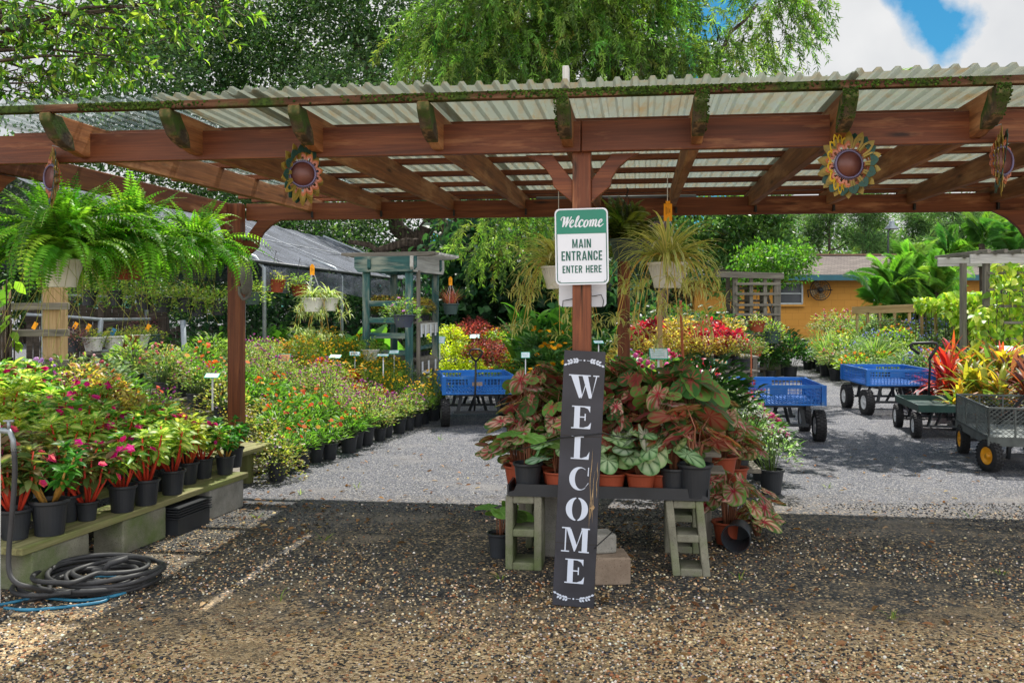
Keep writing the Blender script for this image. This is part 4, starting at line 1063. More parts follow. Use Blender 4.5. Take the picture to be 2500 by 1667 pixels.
# ================================================================== SUNFLOWER SPINNERS
def dish(n=40):
    return [(.0, .004), (.058, .004), (.062, .010), (.066, .010), (.068, 0), (.066, -.006), (.0, -.006)]
MAROON = plain('maroon_tin', lin(92, 52, 44), .4, .45, .2, .3, 10); PURP = plain('purple_tin', lin(92, 84, 112), .4, .45, .3, .2, 10)
OLIVE = plain('olive_yellow_tin', lin(128, 108, 40), .45, .4, .2, .3, 14); ORANGE = plain('orange_tin', lin(160, 88, 38), .45, .4, .2, .3, 14); PINKT = plain('salmon_tin', lin(160, 98, 76), .45, .4, .2, .2, 14)
DGT = plain('dark_green_tin', lin(26, 62, 52), .45, .4, .2, .2, 14); YEL = plain('yellow_tin', lin(190, 158, 38), .4, .45, .2, .15, 14)
def petal_ring(r0, r1, np_, squash, band, tw):
    """a ring of pointed petal outlines, each a cut band, 1 mm tin; plane x,z facing -y"""
    mb = MB(); th = .0012
    for i in range(np_):
        a = 2 * math.pi * i / np_ + math.pi / 2; da = math.pi / np_ * .96
        def pt(r, b_): return (r * math.cos(a + b_), r * math.sin(a + b_) * squash)
        out = [pt(r0, -da), pt(r0 + (r1 - r0) * .45, -da * .98), pt(r0 + (r1 - r0) * .8, -da * .45), pt(r1, 0), pt(r0 + (r1 - r0) * .8, da * .45), pt(r0 + (r1 - r0) * .45, da * .98), pt(r0, da)]
        k = 1 - band
        inn = [pt(r0, -da * k), pt(r0 + (r1 - r0) * .40, -da * .9 * k), pt(r0 + (r1 - r0) * .68, -da * .42 * k), pt(r1 - (r1 - r0) * .22 * band * 4, 0), pt(r0 + (r1 - r0) * .68, da * .42 * k), pt(r0 + (r1 - r0) * .40, da * .9 * k), pt(r0, da * k)]
        o_ = np.array([(x, -th, z) for x, z in out]); n_ = np.array([(x, -th, z) for x, z in inn])
        m = len(o_)
        v = np.concatenate([o_, n_, o_ + [0, 2 * th, 0], n_ + [0, 2 * th, 0]])
        f = [[j, j + 1, m + j + 1, m + j] for j in range(m - 1)] + [[2 * m + j + 1, 2 * m + j, 3 * m + j, 3 * m + j + 1] for j in range(m - 1)] + [[j + 1, j, 2 * m + j, 2 * m + j + 1] for j in range(m - 1)]
        mb.add(v, f)
    ca, sa = math.cos(tw), math.sin(tw)
    mb.v = [q @ np.array([[ca, sa, 0], [-sa, ca, 0], [0, 0, 1]]) for q in mb.v]
    return mb
def spinner(a, x, y, D, rz, label, open_=1.0, extra=False):
    c = P(x, y, D)
    o = thing('sunflower_spinner', c, label, 'wind spinner', 'sunflower spinners hung from the rafter ends', rz)
    def add(nm, mb, m): q = mb.build(nm, m); q.parent = o; return q
    mb = MB(); rot = np.array([[1, 0, 0], [0, 0, 1], [0, -1, 0]]).T
    mb.lathe([(.0001, .008), (.057, .008), (.0575, .0), (.0001, .0)], 40, rot=np.array([[1, 0, 0], [0, 0, -1], [0, 1, 0]])); add('disc', mb, MAROON)
    mb = MB(); mb.lathe([(.057, .0), (.058, .012), (.063, .014), (.067, .008), (.067, 0)], 40, rot=np.array([[1, 0, 0], [0, 0, -1], [0, 1, 0]]), closed=True)
    for i in range(44):
        t = 2 * math.pi * i / 44; mb.bar((.066 * math.cos(t), -.004, .066 * math.sin(t)), (.073 * math.cos(t), -.003, .073 * math.sin(t)), .003, .0015, up=(0, 1, 0))
    add('rim', mb, PURP)
    for i, (r0, r1, m) in enumerate(((.068, .092, PINKT), (.07, .105, ORANGE), (.071, .118, OLIVE), (.072, .13, OLIVE), (.074, .148, OLIVE))):
        add('petal_ring', petal_ring(r0, r1, 14, 1.07, .62 - .06 * i, rad((i + 1) * 8 * open_)), m)
    add('petal_ring', petal_ring(.10, .136, 14, 1.09, .95, rad(44 * open_)), DGT).rotation_euler = (0, rad(12), 0)
    if extra:
        q = petal_ring(.085, .128, 14, 1.1, .34, rad(44)); add('petal_ring', q, YEL).location = (-.052, -.03, 0)
    top = W(a, -.2, 2.235) - c; mb = MB()
    ti = np.array([math.cos(-rz) * top[0] - math.sin(-rz) * top[1], math.sin(-rz) * top[0] + math.cos(-rz) * top[1], top[2]])
    mb.tube([ti, ti * .85 + np.array([.004, 0, .02]), np.array([0, 0, .165]), np.array([0, .002, .14])], .0016, 5); add('hook', mb, GALV)
    return o
spinner(RA[1], 120, 408, 4.86, rad(-34), 'dull sunflower wind spinner in front of the ferns, turned almost edge-on', -.6)
spinner(RA[3], 695, 400, 4.66, rad(14), 'olive sunflower wind spinner hanging flat-on left of the front post', 1.1)
spinner(RA[7], 1949, 378, 4.33, rad(2), 'golden sunflower wind spinner with one bright yellow ring pulled out sideways', -.95, True)
spinner(RA[8], 2300, 370, 4.22, rad(22), 'twisted sunflower wind spinner at the right end of the beam, seen edge-on', 1.1)
# ================================================================== BACKGROUND TREES
OAKC = [g_(64, 92, 54), g_(80, 110, 66), g_(52, 80, 50), g_(98, 128, 76)]
def oak(name, loc, label, lobes, trunks, per=34, ll=.15, cols=OAKC, nper=14, cr=.42, hole=.25, lw=.5):
    mb = MB()
    for p0, p1, r0, r1 in trunks: branchy(mb, p0, p1, r0, r1, 3, .12, 8)
    return tree(name, loc, label, 'tree', mb, crown(lobes, per, ll, lw, cols, nper, cr, .35, hole), 'trees behind the nursery')
D = 27.0
lob = []
for x, y, r in ((230, 330, 1.9), (330, 180, 2.2), (330, 20, 2.4), (480, 100, 2.2), (470, 270, 2.2), (600, 20, 2.4), (620, 200, 2.3), (700, 330, 2.0), (760, 100, 2.4), (800, 260, 2.0), (880, 30, 2.2), (930, 180, 2.0),
                (930, 400, 1.7), (700, -150, 2.6), (450, -160, 2.6), (250, -120, 2.3), (950, -140, 2.4), (800, 470, 1.5), (1040, 330, 1.7), (1080, 120, 2.0), (600, 430, 1.6), (1120, 440, 1.4), (420, 420, 1.7)):
    lob.append((P(x, y, D + R.uniform(-2, 2.5)), np.array([r, r * .9, r * .85])))
b0 = P(985, 806, D + 1); b0[2] = 0
oak('live_oak', b0, 'huge dark live oak with forked trunks filling the sky behind the pergola', lob,
    [(b0, P(960, 590, D + 1), .5, .36), (P(960, 600, D + 1), P(905, 490, D + 1), .34, .2), (P(965, 600, D + 1), P(985, 480, D), .3, .2), (b0 + [.4, 0, 0], P(1030, 590, D), .42, .34), (P(1030, 590, D), P(1085, 470, D - 1), .34, .2),
     (P(1030, 595, D), P(1010, 480, D), .25, .15), (P(905, 490, D + 1), P(760, 330, D), .2, .08), (P(985, 480, D), P(800, 60, D), .2, .06), (P(1085, 470, D - 1), P(1200, 300, D), .2, .06), (P(960, 560, D), P(800, 555, D), .16, .06), (P(905, 490, D), P(560, 200, D), .14, .05)], per=120)
# second, paler layer of woods behind it, and dark woods lower down
lob = [(P(x, y, 36 + R.uniform(-2, 2)), np.array([r, r, r * .9])) for x, y, r in ((1250, 380, 3), (1150, 250, 3), (1400, 480, 2.6), (1290, 560, 2.6), (1160, 560, 2.6), (60, 540, 2.5), (-60, 440, 2.5), (170, 570, 2.5), (280, 560, 2.4), (100, 640, 2.2), (230, 660, 2.2), (-40, 640, 2.4), (360, 640, 2.2))]
b0 = P(1200, 790, 36); b0[2] = 0
oak('broadleaf_tree', b0, 'mid green broadleaf tree behind the oak trunks in the centre', lob[:5], [(b0, P(1200, 500, 36), .4, .2), (P(1200, 500, 36), P(1250, 350, 36), .2, .08)], per=80, ll=.2, cr=.55)
b0 = P(60, 790, 36); b0[2] = 0
oak('broadleaf_tree', b0, 'mid green tree beyond the wooden fence at far left', lob[5:], [(b0, P(60, 560, 36), .4, .2)], per=85, ll=.2, cr=.55)
lob = [(P(x, y, 30 + R.uniform(-2, 2)), np.array([r, r, r * .9])) for x, y, r in ((1530, 30, 1.3), (1500, -60, 2), (1540, 160, 1.5), (1440, 60, 2.), (1350, -40, 2.2), (1470, 250, 1.6))]
b0 = P(1500, 780, 30); b0[2] = 0
oak('cedar_tree', b0, 'dark blue-green tree rising behind the weeping bottlebrush', lob, [(b0, P(1500, 100, 30), .35, .1)], per=40, ll=.16, cols=[g_(44, 62, 48), g_(54, 74, 54), g_(38, 54, 44)], cr=.4, lw=.3)
lob = [(P(x, y, 31 + R.uniform(-2, 2)), np.array([r, r, r * .9])) for x, y, r in ((420, 600, 2.2), (520, 640, 2.2), (620, 590, 2.2), (720, 640, 2.2), (820, 600, 2.2), (900, 660, 2.), (1000, 640, 2.), (560, 530, 2.), (700, 540, 2.), (480, 700, 1.8), (660, 700, 1.8), (800, 700, 1.8), (1080, 600, 2.2), (1360, 620, 2.0), (1450, 680, 1.9), (1400, 740, 1.5), (1520, 620, 2.0), (1300, 700, 1.8), (1180, 680, 2.0))]
b0 = P(700, 780, 31); b0[2] = 0
oak('dark_tree', b0, 'dark spreading tree low behind the shade house', lob, [(b0, P(700, 600, 31), .4, .2)], per=90, ll=.17, cols=[g_(44, 70, 44), g_(58, 86, 52), g_(38, 60, 40)], cr=.45)
# weeping bottlebrush, trunk beside the coleus
def weeping(name, loc, label, lobes, trunks, nst, cols, ll=.085, lw=.16, ln=(.35, .9)):
    tm = MB()
    for p0, p1, r0, r1 in trunks: branchy(tm, p0, p1, r0, r1, 3, .06, 8)
    lf = MB()
    P_, D_, L_, C_ = [], [], [], []
    for c, r in lobes:
        m = int(nst * r * r * (1.0 if c[1] < 13 else .5 if c[0] > 3.0 else (.75 if c[2] > 4 else .42)))
        dd = rnd_dir(m, -.5, 1) * (r * R.uniform(.35, 1, m) ** .6)[:, None]
        for q in dd:
            st = np.asarray(c) + q * [1, 1, .85]; a = R.uniform(0, 6.28); out = np.array([math.cos(a), math.sin(a), 0]) * .6 + q / (r + .01) * [1, 1, 0]
            L = R.uniform(*ln); k = 7; e0 = R.uniform(-.2, .5); pts = [st]
            for j in range(k): 
                e = e0 - 1.9 * (j / k); pts.append(pts[-1] + (nrm(out) * math.cos(e) + np.array([0, 0, math.sin(e)])) * L / k)
            pts = np.array(pts); tm.tube(pts[::2], [.004, .003, .002, .0015][:len(pts[::2])], 3, caps=False)
            nl = int(30 * L / .6); t = R.uniform(.15, 1, nl) * k; pp = np.stack([np.interp(t, np.arange(k + 1), pts[:, i]) for i in range(3)], 1)
            tg = nrm(np.stack([np.interp(t, np.arange(k), np.diff(pts[:, i])) for i in range(3)], 1))
            P_.append(pp); D_.append(tg * .9 + rnd_dir(nl) * .8); L_.append(ll * R.uniform(.7, 1.2, nl)); C_.append(pick(cols, 1, .3)[0] * R.uniform(.75, 1.25, (nl, 1)))
    t = wide(T4, lw)
    lf.inst(t[0], t[1], frames(np.concatenate(D_), None, .6, np.concatenate(L_)), np.concatenate(P_), np.clip(np.concatenate(C_), 0, .9))
    return tree(name, loc, label, 'tree', tm, lf.mesh('crown', LEAF))
WC = [g_(88, 124, 52), g_(104, 138, 58), g_(70, 104, 46), g_(128, 154, 74)]
D = 16.6
lob = [(P(x, y, D + R.uniform(-.8, .8)), r * 1.27) for x, y, r in ((1010, 110, .42), (1060, 60, .6), (1080, 170, .5), (1150, 40, .75), (1190, 150, .65), (1270, 20, .8), (1300, 120, .75), (1390, 20, .8), (1400, 150, .65), (1480, 60, .7), (1500, 150, .55),
        (1200, -90, .9), (1400, -110, .9), (1590, 140, .36), (1640, 120, .3), (1760, 20, .42), (1800, 60, .36), (1770, 110, .34), (1700, 140, .38), (1600, 170, .4), (1820, 10, .3), (1740, -40, .5),
        (1130, 530, .38), (1180, 510, .4), (1240, 540, .36), (1150, 590, .3), (1110, 570, .22), (1200, 590, .25), (1240, 470, .4))]
lob += [(P(x, y, d_), .5) for x, y, d_ in ((1840, 262, 11.2), (1930, 258, 11.6), (2010, 262, 11.3), (2090, 255, 11.8), (2170, 252, 11.4), (1960, 270, 12.2))]  # extra lobes hidden behind the roof, added to cast dapples on the gravel
b0 = P(1527, 850, D); b0[2] = 0
weeping('bottlebrush_tree', b0, 'bright green weeping bottlebrush tree drooping over the middle of the pergola roof', lob,
        [(b0, P(1527, 640, D), .12, .10), (P(1527, 640, D), P(1500, 300, D), .1, .08), (P(1500, 300, D), P(1350, 60, D), .07, .03), (P(1500, 300, D), P(1640, 150, D), .06, .04), (P(1640, 150, D), P(1740, 10, D), .05, .02), (P(1640, 150, D), P(1700, 130, D), .02, .01),
         (P(1500, 350, D), P(1150, 100, D), .05, .02), (P(1505, 400, D), P(1250, 480, D), .03, .012), (P(1250, 480, D), P(1140, 510, D), .012, .006), (P(1515, 420, D), P(1780, 300, 12.5), .05, .03), (P(1780, 300, 12.5), P(2150, 262, 11.5), .03, .01), (P(1350, 60, D), P(1100, 30, D), .03, .01)], 300, WC, .115, .2, (.45, 1.15))  # includes the bough for the added hidden lobes
# near overhanging branches upper left
tm = MB(); lf = MB()
P_, D_, L_, C_ = [], [], [], []
T0 = P(-620, 200, 5.8); tb = T0.copy(); tb[2] = 0
branchy(tm, tb, T0, .2, .15, 3, .05)
LC = [g_(84, 124, 44), g_(64, 104, 40), g_(108, 150, 52), g_(52, 84, 40), g_(150, 180, 70)]
for x, y, dd_ in ((60, 60, 7.5), (140, 20, 7.2), (230, 40, 7.6), (300, 70, 7.4), (120, 110, 7.9), (200, 130, 7.3), (260, 130, 7.5), (40, 160, 7.6), (90, 190, 7.2), (20, 210, 7.8), (160, 190, 7.7), (330, 20, 7.4), (420, 10, 7.5), (60, -60, 7.4), (220, -60, 7.3), (-60, 60, 7.5), (-60, 180, 7.4), (10, 20, 7), (100, 60, 8.1), (170, 80, 8), (480, -15, 7.5)):
    e = P(x, y, dd_ - 1.8); s0 = T0 + np.array([0, 0, .3]) + R.normal(0, .1, 3)
    pts = branchy(tm, s0, e, .035, .004, 4, .07, 5)
    for k in range(19):
        t0 = e + R.normal(0, 1, 3) * [.13, .15, .10]; t1 = t0 + np.append(R.normal(0, .08, 2) + [.04, 0], R.normal(-.03, .05))
        tm.tube([e + (t0 - e) * .3, t0, t1], [.003, .0025, .0015], 4, caps=False)
        nl = 11; t = R.uniform(0, 1, nl)[:, None]; P_.append(t0 * (1 - t) + t1 * t); D_.append(rnd_dir(nl) + nrm(t1 - t0) * .9 + [0, 0, -.25]); L_.append(R.uniform(.042, .075, nl)); C_.append(pick(LC, nl, .25))
t = wide(T8, .36)
lf.inst(t[0], t[1], frames(np.concatenate(D_), None, .6, np.concatenate(L_)), np.concatenate(P_), np.concatenate(C_), smooth=True)
tree('laurel_oak', tb, 'near leafy branches hanging in at the upper left corner', 'tree', tm, lf.mesh('crown', LEAF))
# pines and far trees on the right
PINEC = [g_(84, 116, 70), g_(98, 130, 78), g_(70, 100, 62)]
def pine(x, ytop, D, label, k=7, spread=1.9, bare=.35):
    b0 = P(x, 700, D); b0[2] = 0; top = P(x, ytop, D); H = top[2]
    tm = MB(); branchy(tm, b0, top, .16, .04, 3, .12, 7); lob = []
    for i in range(k):
        f = bare + (1 - bare) * (i + .5) / k; a = R.uniform(0, 6.28); r = spread * (1.15 - .8 * (f - bare) / (1 - bare)) * R.uniform(.5, 1)
        e = np.array([b0[0] + math.cos(a) * r, b0[1] + math.sin(a) * r, H * f + R.uniform(0, .5)]); branchy(tm, np.array([b0[0], b0[1], H * f - .5]), e, .05, .02, 2, .08, 5)
        lob.append((e, np.array([.85, .85, .5]) * R.uniform(.8, 1.3)))
    lob.append((top, np.array([.8, .8, .6])))
    return tree('pine_tree', b0, label, 'pine tree', tm, crown(lob, 210, .3, .12, PINEC, 12, .34, .1, .2), 'pines beyond the yellow building')
for i, (x, yt, D_, lb) in enumerate(((1905, 495, 46, 'thin pine just right of the bushy tree, behind the yellow house roof'), (1990, 470, 44, 'fullest green pine above the middle of the yellow house roof'), (2095, 480, 52, 'sparse pine behind the lamp, above the roof'), (2200, 478, 48, 'tall open pine above the palms'),
                                     (2290, 490, 54, 'pine at the right, partly behind the pergola brace'), (2140, 520, 60, 'small distant pine between larger pines'), (1800, 500, 50, 'pine behind the bushy tree left of the house'), (2350, 500, 50, 'pine at the extreme right edge above the palms'))):
    pine(x, yt, D_, lb, 8 if i != 1 else 13, 2.3)
lob = [(P(x, y, 56 + R.uniform(-2, 2)), np.array([2.6, 2, 1.5]) * R.uniform(.8, 1.2)) for x, y in ((1780, 600), (1880, 610), (1980, 590), (2080, 590), (2180, 570), (2280, 580), (2380, 570), (1720, 560), (2020, 620), (1700, 620), (2240, 620), (2400, 620), (1600, 600))]
mb = crown(lob, 26, .36, .5, [g_(96, 124, 74), g_(112, 138, 80), g_(82, 112, 70)], 12, .6, .3, .2, name='far_woods')
o = link('far_woods', mb); tag(o, 'hazy green far woods beyond the yellow building', 'woods', kind='stuff')
# bushy tree between coleus trellis and house
D = 24
lob = [(P(x, y, D + R.uniform(-.8, .8)), np.array([r, r, r * .85])) for x, y, r in ((1640, 520, .9), (1720, 500, .9), (1770, 540, .8), (1700, 580, .8), (1620, 590, .8), (1790, 590, .7), (1760, 480, .7), (1580, 500, .8), (1560, 600, .7), (1660, 640, .6))]
b0 = P(1690, 800, D); b0[2] = 0
oak('bushy_tree', b0, 'bushy mid green tree in front of the yellow house roof', lob, [(b0, P(1690, 620, D), .14, .08), (P(1690, 620, D), P(1740, 520, D), .08, .03), (P(1690, 620, D), P(1620, 520, D), .07, .03)], per=210, ll=.14, cols=[g_(76, 108, 56), g_(92, 126, 64), g_(60, 92, 50)], nper=12, cr=.26)
D = 20
lob = [(P(x, y, D + R.uniform(-.4, .4)), np.array([r, r, r * .8])) for x, y, r in ((1760, 590, .4), (1800, 600, .4), (1830, 580, .35), (1790, 630, .35), (1740, 640, .35), (1830, 620, .35), (1845, 600, .25), (1720, 610, .4))]
b0 = P(1770, 860, D); b0[2] = 0
oak('climbing_shrub', b0, 'bright glossy shrub crown spilling over the wooden trellis top', lob, [(b0, P(1775, 610, D), .04, .03)], per=560, ll=.09, cols=[g_(104, 148, 50), g_(84, 128, 44), g_(66, 108, 42)], nper=10, cr=.14)

# ================================================================== YELLOW HOUSE
hx0, hx1, hy = 5.6, 22.0, 29.0
h = thing('yellow_house', ((hx0 + hx1) / 2, hy + 3, 0), 'low ochre yellow block house with a brown shingle roof behind the right bed', 'building')
mb = MB(); mb.box(((hx0 + hx1) / 2, hy + 3.5, 1.22), (hx1 - hx0, 7, 2.44)); mb.build('wall', OCHRE, h)
mb = MB(); ov = .55; x0, x1 = hx0 - .5, hx1 + .5
e0, rd = 2.36, 3.15
mb.add([[x0, hy - ov, e0], [x1, hy - ov, e0], [x1, hy + 3.5, rd], [x0, hy + 3.5, rd], [x0, hy + 7.5, e0], [x1, hy + 7.5, e0]], [[0, 1, 2, 3], [3, 2, 5, 4]])
mb.add([[x0, hy - ov, e0 - .06], [x1, hy - ov, e0 - .06], [x1, hy + 3.5, rd - .06], [x0, hy + 3.5, rd - .06]], [[3, 2, 1, 0]])
rf = mb.build('roof', SHING, h)
mb = MB(); mb.bar((x0, hy + 3.5, rd + .02), (x1, hy + 3.5, rd + .02), .3, .05); mb.build('ridge_cap', plain('ridge_red', lin(126, 98, 82), .8), rf)
mb = MB(); mb.bar((x0, hy - ov - .03, e0 - .09), (x1, hy - ov - .03, e0 - .09), .04, .17); mb.build('fascia', FASCIA, h)
wx, wz = P(1812, 674, hy - .02)[0], P(1812, 674, hy)[2]
mb = MB()
for dx, dz, sx, sz in ((0, .31, .82, .05), (0, -.31, .82, .05), (-.4, 0, .05, .6), (.4, 0, .05, .6), (0, 0, .76, .035)): mb.box((wx + dx, hy - .03, wz + dz), (sx, .06, sz))
wf = mb.build('window', ALU, h); mb = MB(); mb.box((wx, hy - .008, wz), (.76, .012, .58)); mb.build('pane', GLASS, wf)
mb = MB(); mb.box((wx, hy - .06, wz - .37), (.95, .12, .06)); mb.build('sill', OCHRE, wf)
lx = P(2006, 692, hy)
wb2 = P(2300, 690, hy - .02); mb = MB(); mb.box((wb2[0], hy - .02, wb2[2]), (.8, .04, .6)); mb.build('window', GLASS, h)
db_ = P(2085, 770, hy - .02); mb = MB(); mb.box((db_[0], hy - .05, db_[2] - .1), (.5, .1, .7)); mb.build('meter_box', BLACKM, h)
# fan on the wall
fc = P(1883, 666, hy - .22)
f = thing('wall_fan', fc, 'round caged fan mounted high on the yellow wall', 'fan')
RX = np.array([[1, 0, 0], [0, 0, -1], [0, 1, 0]])
mb = MB()
for r in (.31, .24, .17, .1): 
    a = np.linspace(0, 2 * math.pi, 33); mb.tube(np.stack([fc[0] + r * np.cos(a), np.full(33, fc[1] - .05), fc[2] + r * np.sin(a)], 1), .007 if r < .3 else .014, 5)
for i in range(20): a = i * math.pi / 10; mb.bar(fc + [.05 * math.cos(a), -.06, .05 * math.sin(a)], fc + [.31 * math.cos(a), -.05, .31 * math.sin(a)], .006, .006)
mb.build('cage', BLACKM, f)
mb = MB()
for i in range(4):
    a = i * math.pi / 2 + .4; ca, sa = math.cos(a), math.sin(a); e = np.array([-sa, 0, ca]); d = np.array([ca, 0, sa])
    mb.add([fc + d * .05 - e * .04 + [0, .02, 0], fc + d * .27 - e * .10 + [0, .04, 0], fc + d * .27 + e * .10 - [0, .01, 0], fc + d * .05 + e * .04], [[0, 1, 2, 3]])
mb.build('blades', plain('dusty_fan', lin(150, 124, 84), .6), f)
mb = MB(); mb.lathe([(.0, -.06), (.06, -.06), (.07, .1), (.0, .1)], 16, fc, RX); mb.bar(fc + [.0, .1, 0], fc + [0, .22, 0], .05, .05); mb.tube([fc + [-.34, 0, -.22], fc + [-.36, .05, 0], fc + [-.1, .2, .02], fc + [.36, .05, 0.], fc + [.38, 0, .0]], .016, 6); mb.build('bracket', BLACKM, f)
# gooseneck lamp on a pole
lp = P(2040, 560, 33); o = thing('yard_lamp', (lp[0], 33, 0), 'grey dish-shaded yard lamp on a thin pole above the palms', 'lamp')
mb = MB(); mb.tube([(lp[0], 33, 0), (lp[0], 33, 4.0), (lp[0] + .1, 33, 4.12)], .03, 8); mb.build('pole', STEEL, o)
mb = MB(); q = P(2048, 520, 33); mb.lathe([(.01, .2), (.09, .19), (.10, .06), (.24, -.07), (.24, -.10), (.0, -.08)], 20, q); mb.build('lamp_shade', GALV, o)
# parts of posts / pergola with vines at the right edge
pg = thing('vine_arbor', P(2320, 800, 15.5) * [1, 1, 0], 'grey weathered arbor with ladder sides wrapped in yellow-green vine at right', 'arbor')
D = 15.5
z0 = P(0, 598, D)[2]
xA, xB = P(2265, 0, D)[0], P(2360, 0, D)[0]
for x, y in ((xA, D), (xB + .25, D - .6), (xA + .1, D + 1.0), (xB + .3, D + 1.1)): timber('post', (x, y, 0), (x, y, z0), .09, .09, GREYW, pg)
for y in (D - .07, D + 1.1): timber('beam', (xA - .3, y, z0 + .02), (xB + 1.4, y - .2, z0 + .02), .045, .15, WHITEW, pg)
for i in range(7): x = xA - .2 + .27 * i; timber('slat', (x, D - .5, z0 + .125), (x + .1, D + 1.6, z0 + .125), .06, .06, GREYW, pg)
for i in range(7): z = .35 + .27 * i; timber('rung', (xA, D - .05, z), (xB + .2, D - .05, z), .03, .045, GREYW, pg)
mb = MB()
VC = [g_(166, 190, 56), g_(144, 176, 50), g_(116, 156, 46), g_(186, 200, 84)]
def vine(nm, label, regs, n, ll, cols):
    mb = MB()
    P_ = np.concatenate([np.stack([P(*(np.array([R.uniform(x0, x1), R.uniform(y0, y1)])), R.uniform(d0, d1)) for _ in range(int(n * k))]) for x0, x1, y0, y1, d0, d1, k in regs])
    m = len(P_); d = rnd_dir(m, -1, .3) * [1, 1, .8] + [0, -.3, -.3]
    t = wide(T8, .62); mb.inst(t[0], t[1], frames(d, np.tile([0, -.6, 1.0], (m, 1)), .4, R.uniform(.6, 1.2, m) * ll), P_, pick(cols, m, .2), smooth=True)
    st = MB()
    for k in R.choice(m, 40): st.tube([P_[k] * [1, 1, 0] + [0, 0, .1], P_[k] * [1, 1, .6], P_[k]], .006, 4)
    o = thing(nm, (P_[:, 0].mean(), P_[:, 1].mean(), 0), label, 'vine'); mb.build('foliage', LEAF, o); st.build('stems', BARK, o); return o
vine('climbing_vine', 'sunlit yellow-green vine climbing the grey arbor at the right edge', ((2275, 2360, 600, 800, 15.2, 16.4, 1.0), (2240, 2290, 700, 790, 15.0, 15.4, .22)), 620, .16, VC)
vine('climbing_vine', 'yellow-green vine sprawling over the low lattice fence rail', ((2160, 2280, 668, 720, 17.4, 18.4, .8), (2100, 2190, 682, 712, 18.0, 18.4, .3), (2190, 2290, 710, 770, 17.4, 18.2, .5)), 560, .17, VC)
# low lattice fence
o = thing('lattice_fence', P(2060, 780, 18.5) * [1, 1, 0], 'low weathered rail fence with thin pickets behind the right bed', 'fence')
A = P(1958, 713, 20.5); B = P(2240, 703, 17.6)
timber('rail', A, B, .04, .16, PALEW, o)
for i in range(9):
    q = A + (B - A) * (.04 + .115 * i); timber('picket', (q[0], q[1] + .04, 0), (q[0] + R.normal(0, .04), q[1] + .04, q[2] - .06), .05, .05, PALEW, o)
mb = MB()
for z in (.75, .95, 1.12): mb.bar((A[0], A[1] + .08, z), (B[0], B[1] + .08, z), .01, .01)
mb.build('wires', GALV, o)
# palms
def palm(x, y, D, label, n=22, ln=(.75, 1.25), trunk=None):
    c = P(x, y, D); o = thing('palm', (c[0], c[1], 0), label, 'palm', 'palms in front of the yellow house')
    st = MB(); st.tube([(c[0], c[1], 0), (c[0] + .05, c[1], c[2] * .5), c], [.1, .085, .07], 10); st.build('trunk', BARK, o)
    lf = MB(); ru = MB()
    for hd in range(3):
        ch = c + (np.array([R.normal(0, .28), R.normal(0, .2), -.35 * hd]) if hd else 0)
        if hd: st2 = MB(); st2.tube([(ch[0] * .5 + c[0] * .5, ch[1] * .5 + c[1] * .5, 0), ch], [.06, .045], 8); st2.build('trunk', BARK, o)
        for i in range(n // 2):
            a = 4 * math.pi * i / n + R.normal(0, .25); fern_frond(lf, ru, ch, a, rad(R.uniform(48, 92)), R.uniform(*ln), R.uniform(1.0, 2.4), .34, [g_(90, 140, 54), g_(116, 160, 64), g_(72, 120, 52)], 46, tw=R.normal(-.5, .3), mw=.085)
    lf.build('crown', LEAF, o); ru.build('leaf_stalks', STEM, o)
for x, y, D_, lb in ((2095, 640, 21, 'tall palm left of the arbor with drooping fronds'), (2050, 668, 20.5, 'shorter palm nearest the yellow wall'), (2180, 600, 22, 'upright palm behind the lattice fence'), (2255, 560, 21.5, 'tallest palm just behind the grey arbor'), (2340, 600, 22, 'palm at the right edge behind the arbor'), (2150, 670, 19.8, 'low palm over the fence rail')):
    palm(x, y, D_, lb)
# hedges
def hedge(name, label, lobes, per, ll, lw, cols, nper=12, cr=.22, cat_='hedge', mat=LEAF, t=T4):
    c = np.array([q[0] for q in lobes]); o = thing(name, (c[:, 0].mean(), c[:, 1].mean(), 0), label, cat_)
    st = MB()
    for q, r in lobes: st.tube([(q[0], q[1], 0), q], .025, 5)
    st.build('stems', BARK, o); link('foliage', crown(lobes, per, ll, lw, cols, nper, cr, .35, .15, mat, 'foliage', .25, t), o); return o
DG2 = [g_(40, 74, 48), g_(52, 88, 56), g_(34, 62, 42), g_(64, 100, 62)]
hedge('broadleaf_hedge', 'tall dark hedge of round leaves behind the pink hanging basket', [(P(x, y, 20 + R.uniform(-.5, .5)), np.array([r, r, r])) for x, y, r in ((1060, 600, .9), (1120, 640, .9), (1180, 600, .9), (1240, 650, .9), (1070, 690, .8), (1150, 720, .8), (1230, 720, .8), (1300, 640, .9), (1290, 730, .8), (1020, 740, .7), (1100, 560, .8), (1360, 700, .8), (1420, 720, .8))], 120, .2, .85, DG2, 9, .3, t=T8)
hedge('dark_shrubbery', 'dark shrubs under the shade cloth behind the hanging baskets', [(P(x, y, 19 + R.uniform(-1, 1)), np.array([r, r, r])) for x, y, r in ((640, 720, .7), (700, 700, .7), (580, 730, .7), (760, 730, .7), (820, 740, .7), (880, 720, .7), (940, 730, .7), (640, 760, .6), (740, 770, .6), (840, 780, .6), (540, 740, .7), (470, 760, .7), (990, 720, .7))], 90, .16, .45, DG2, 10, .26)
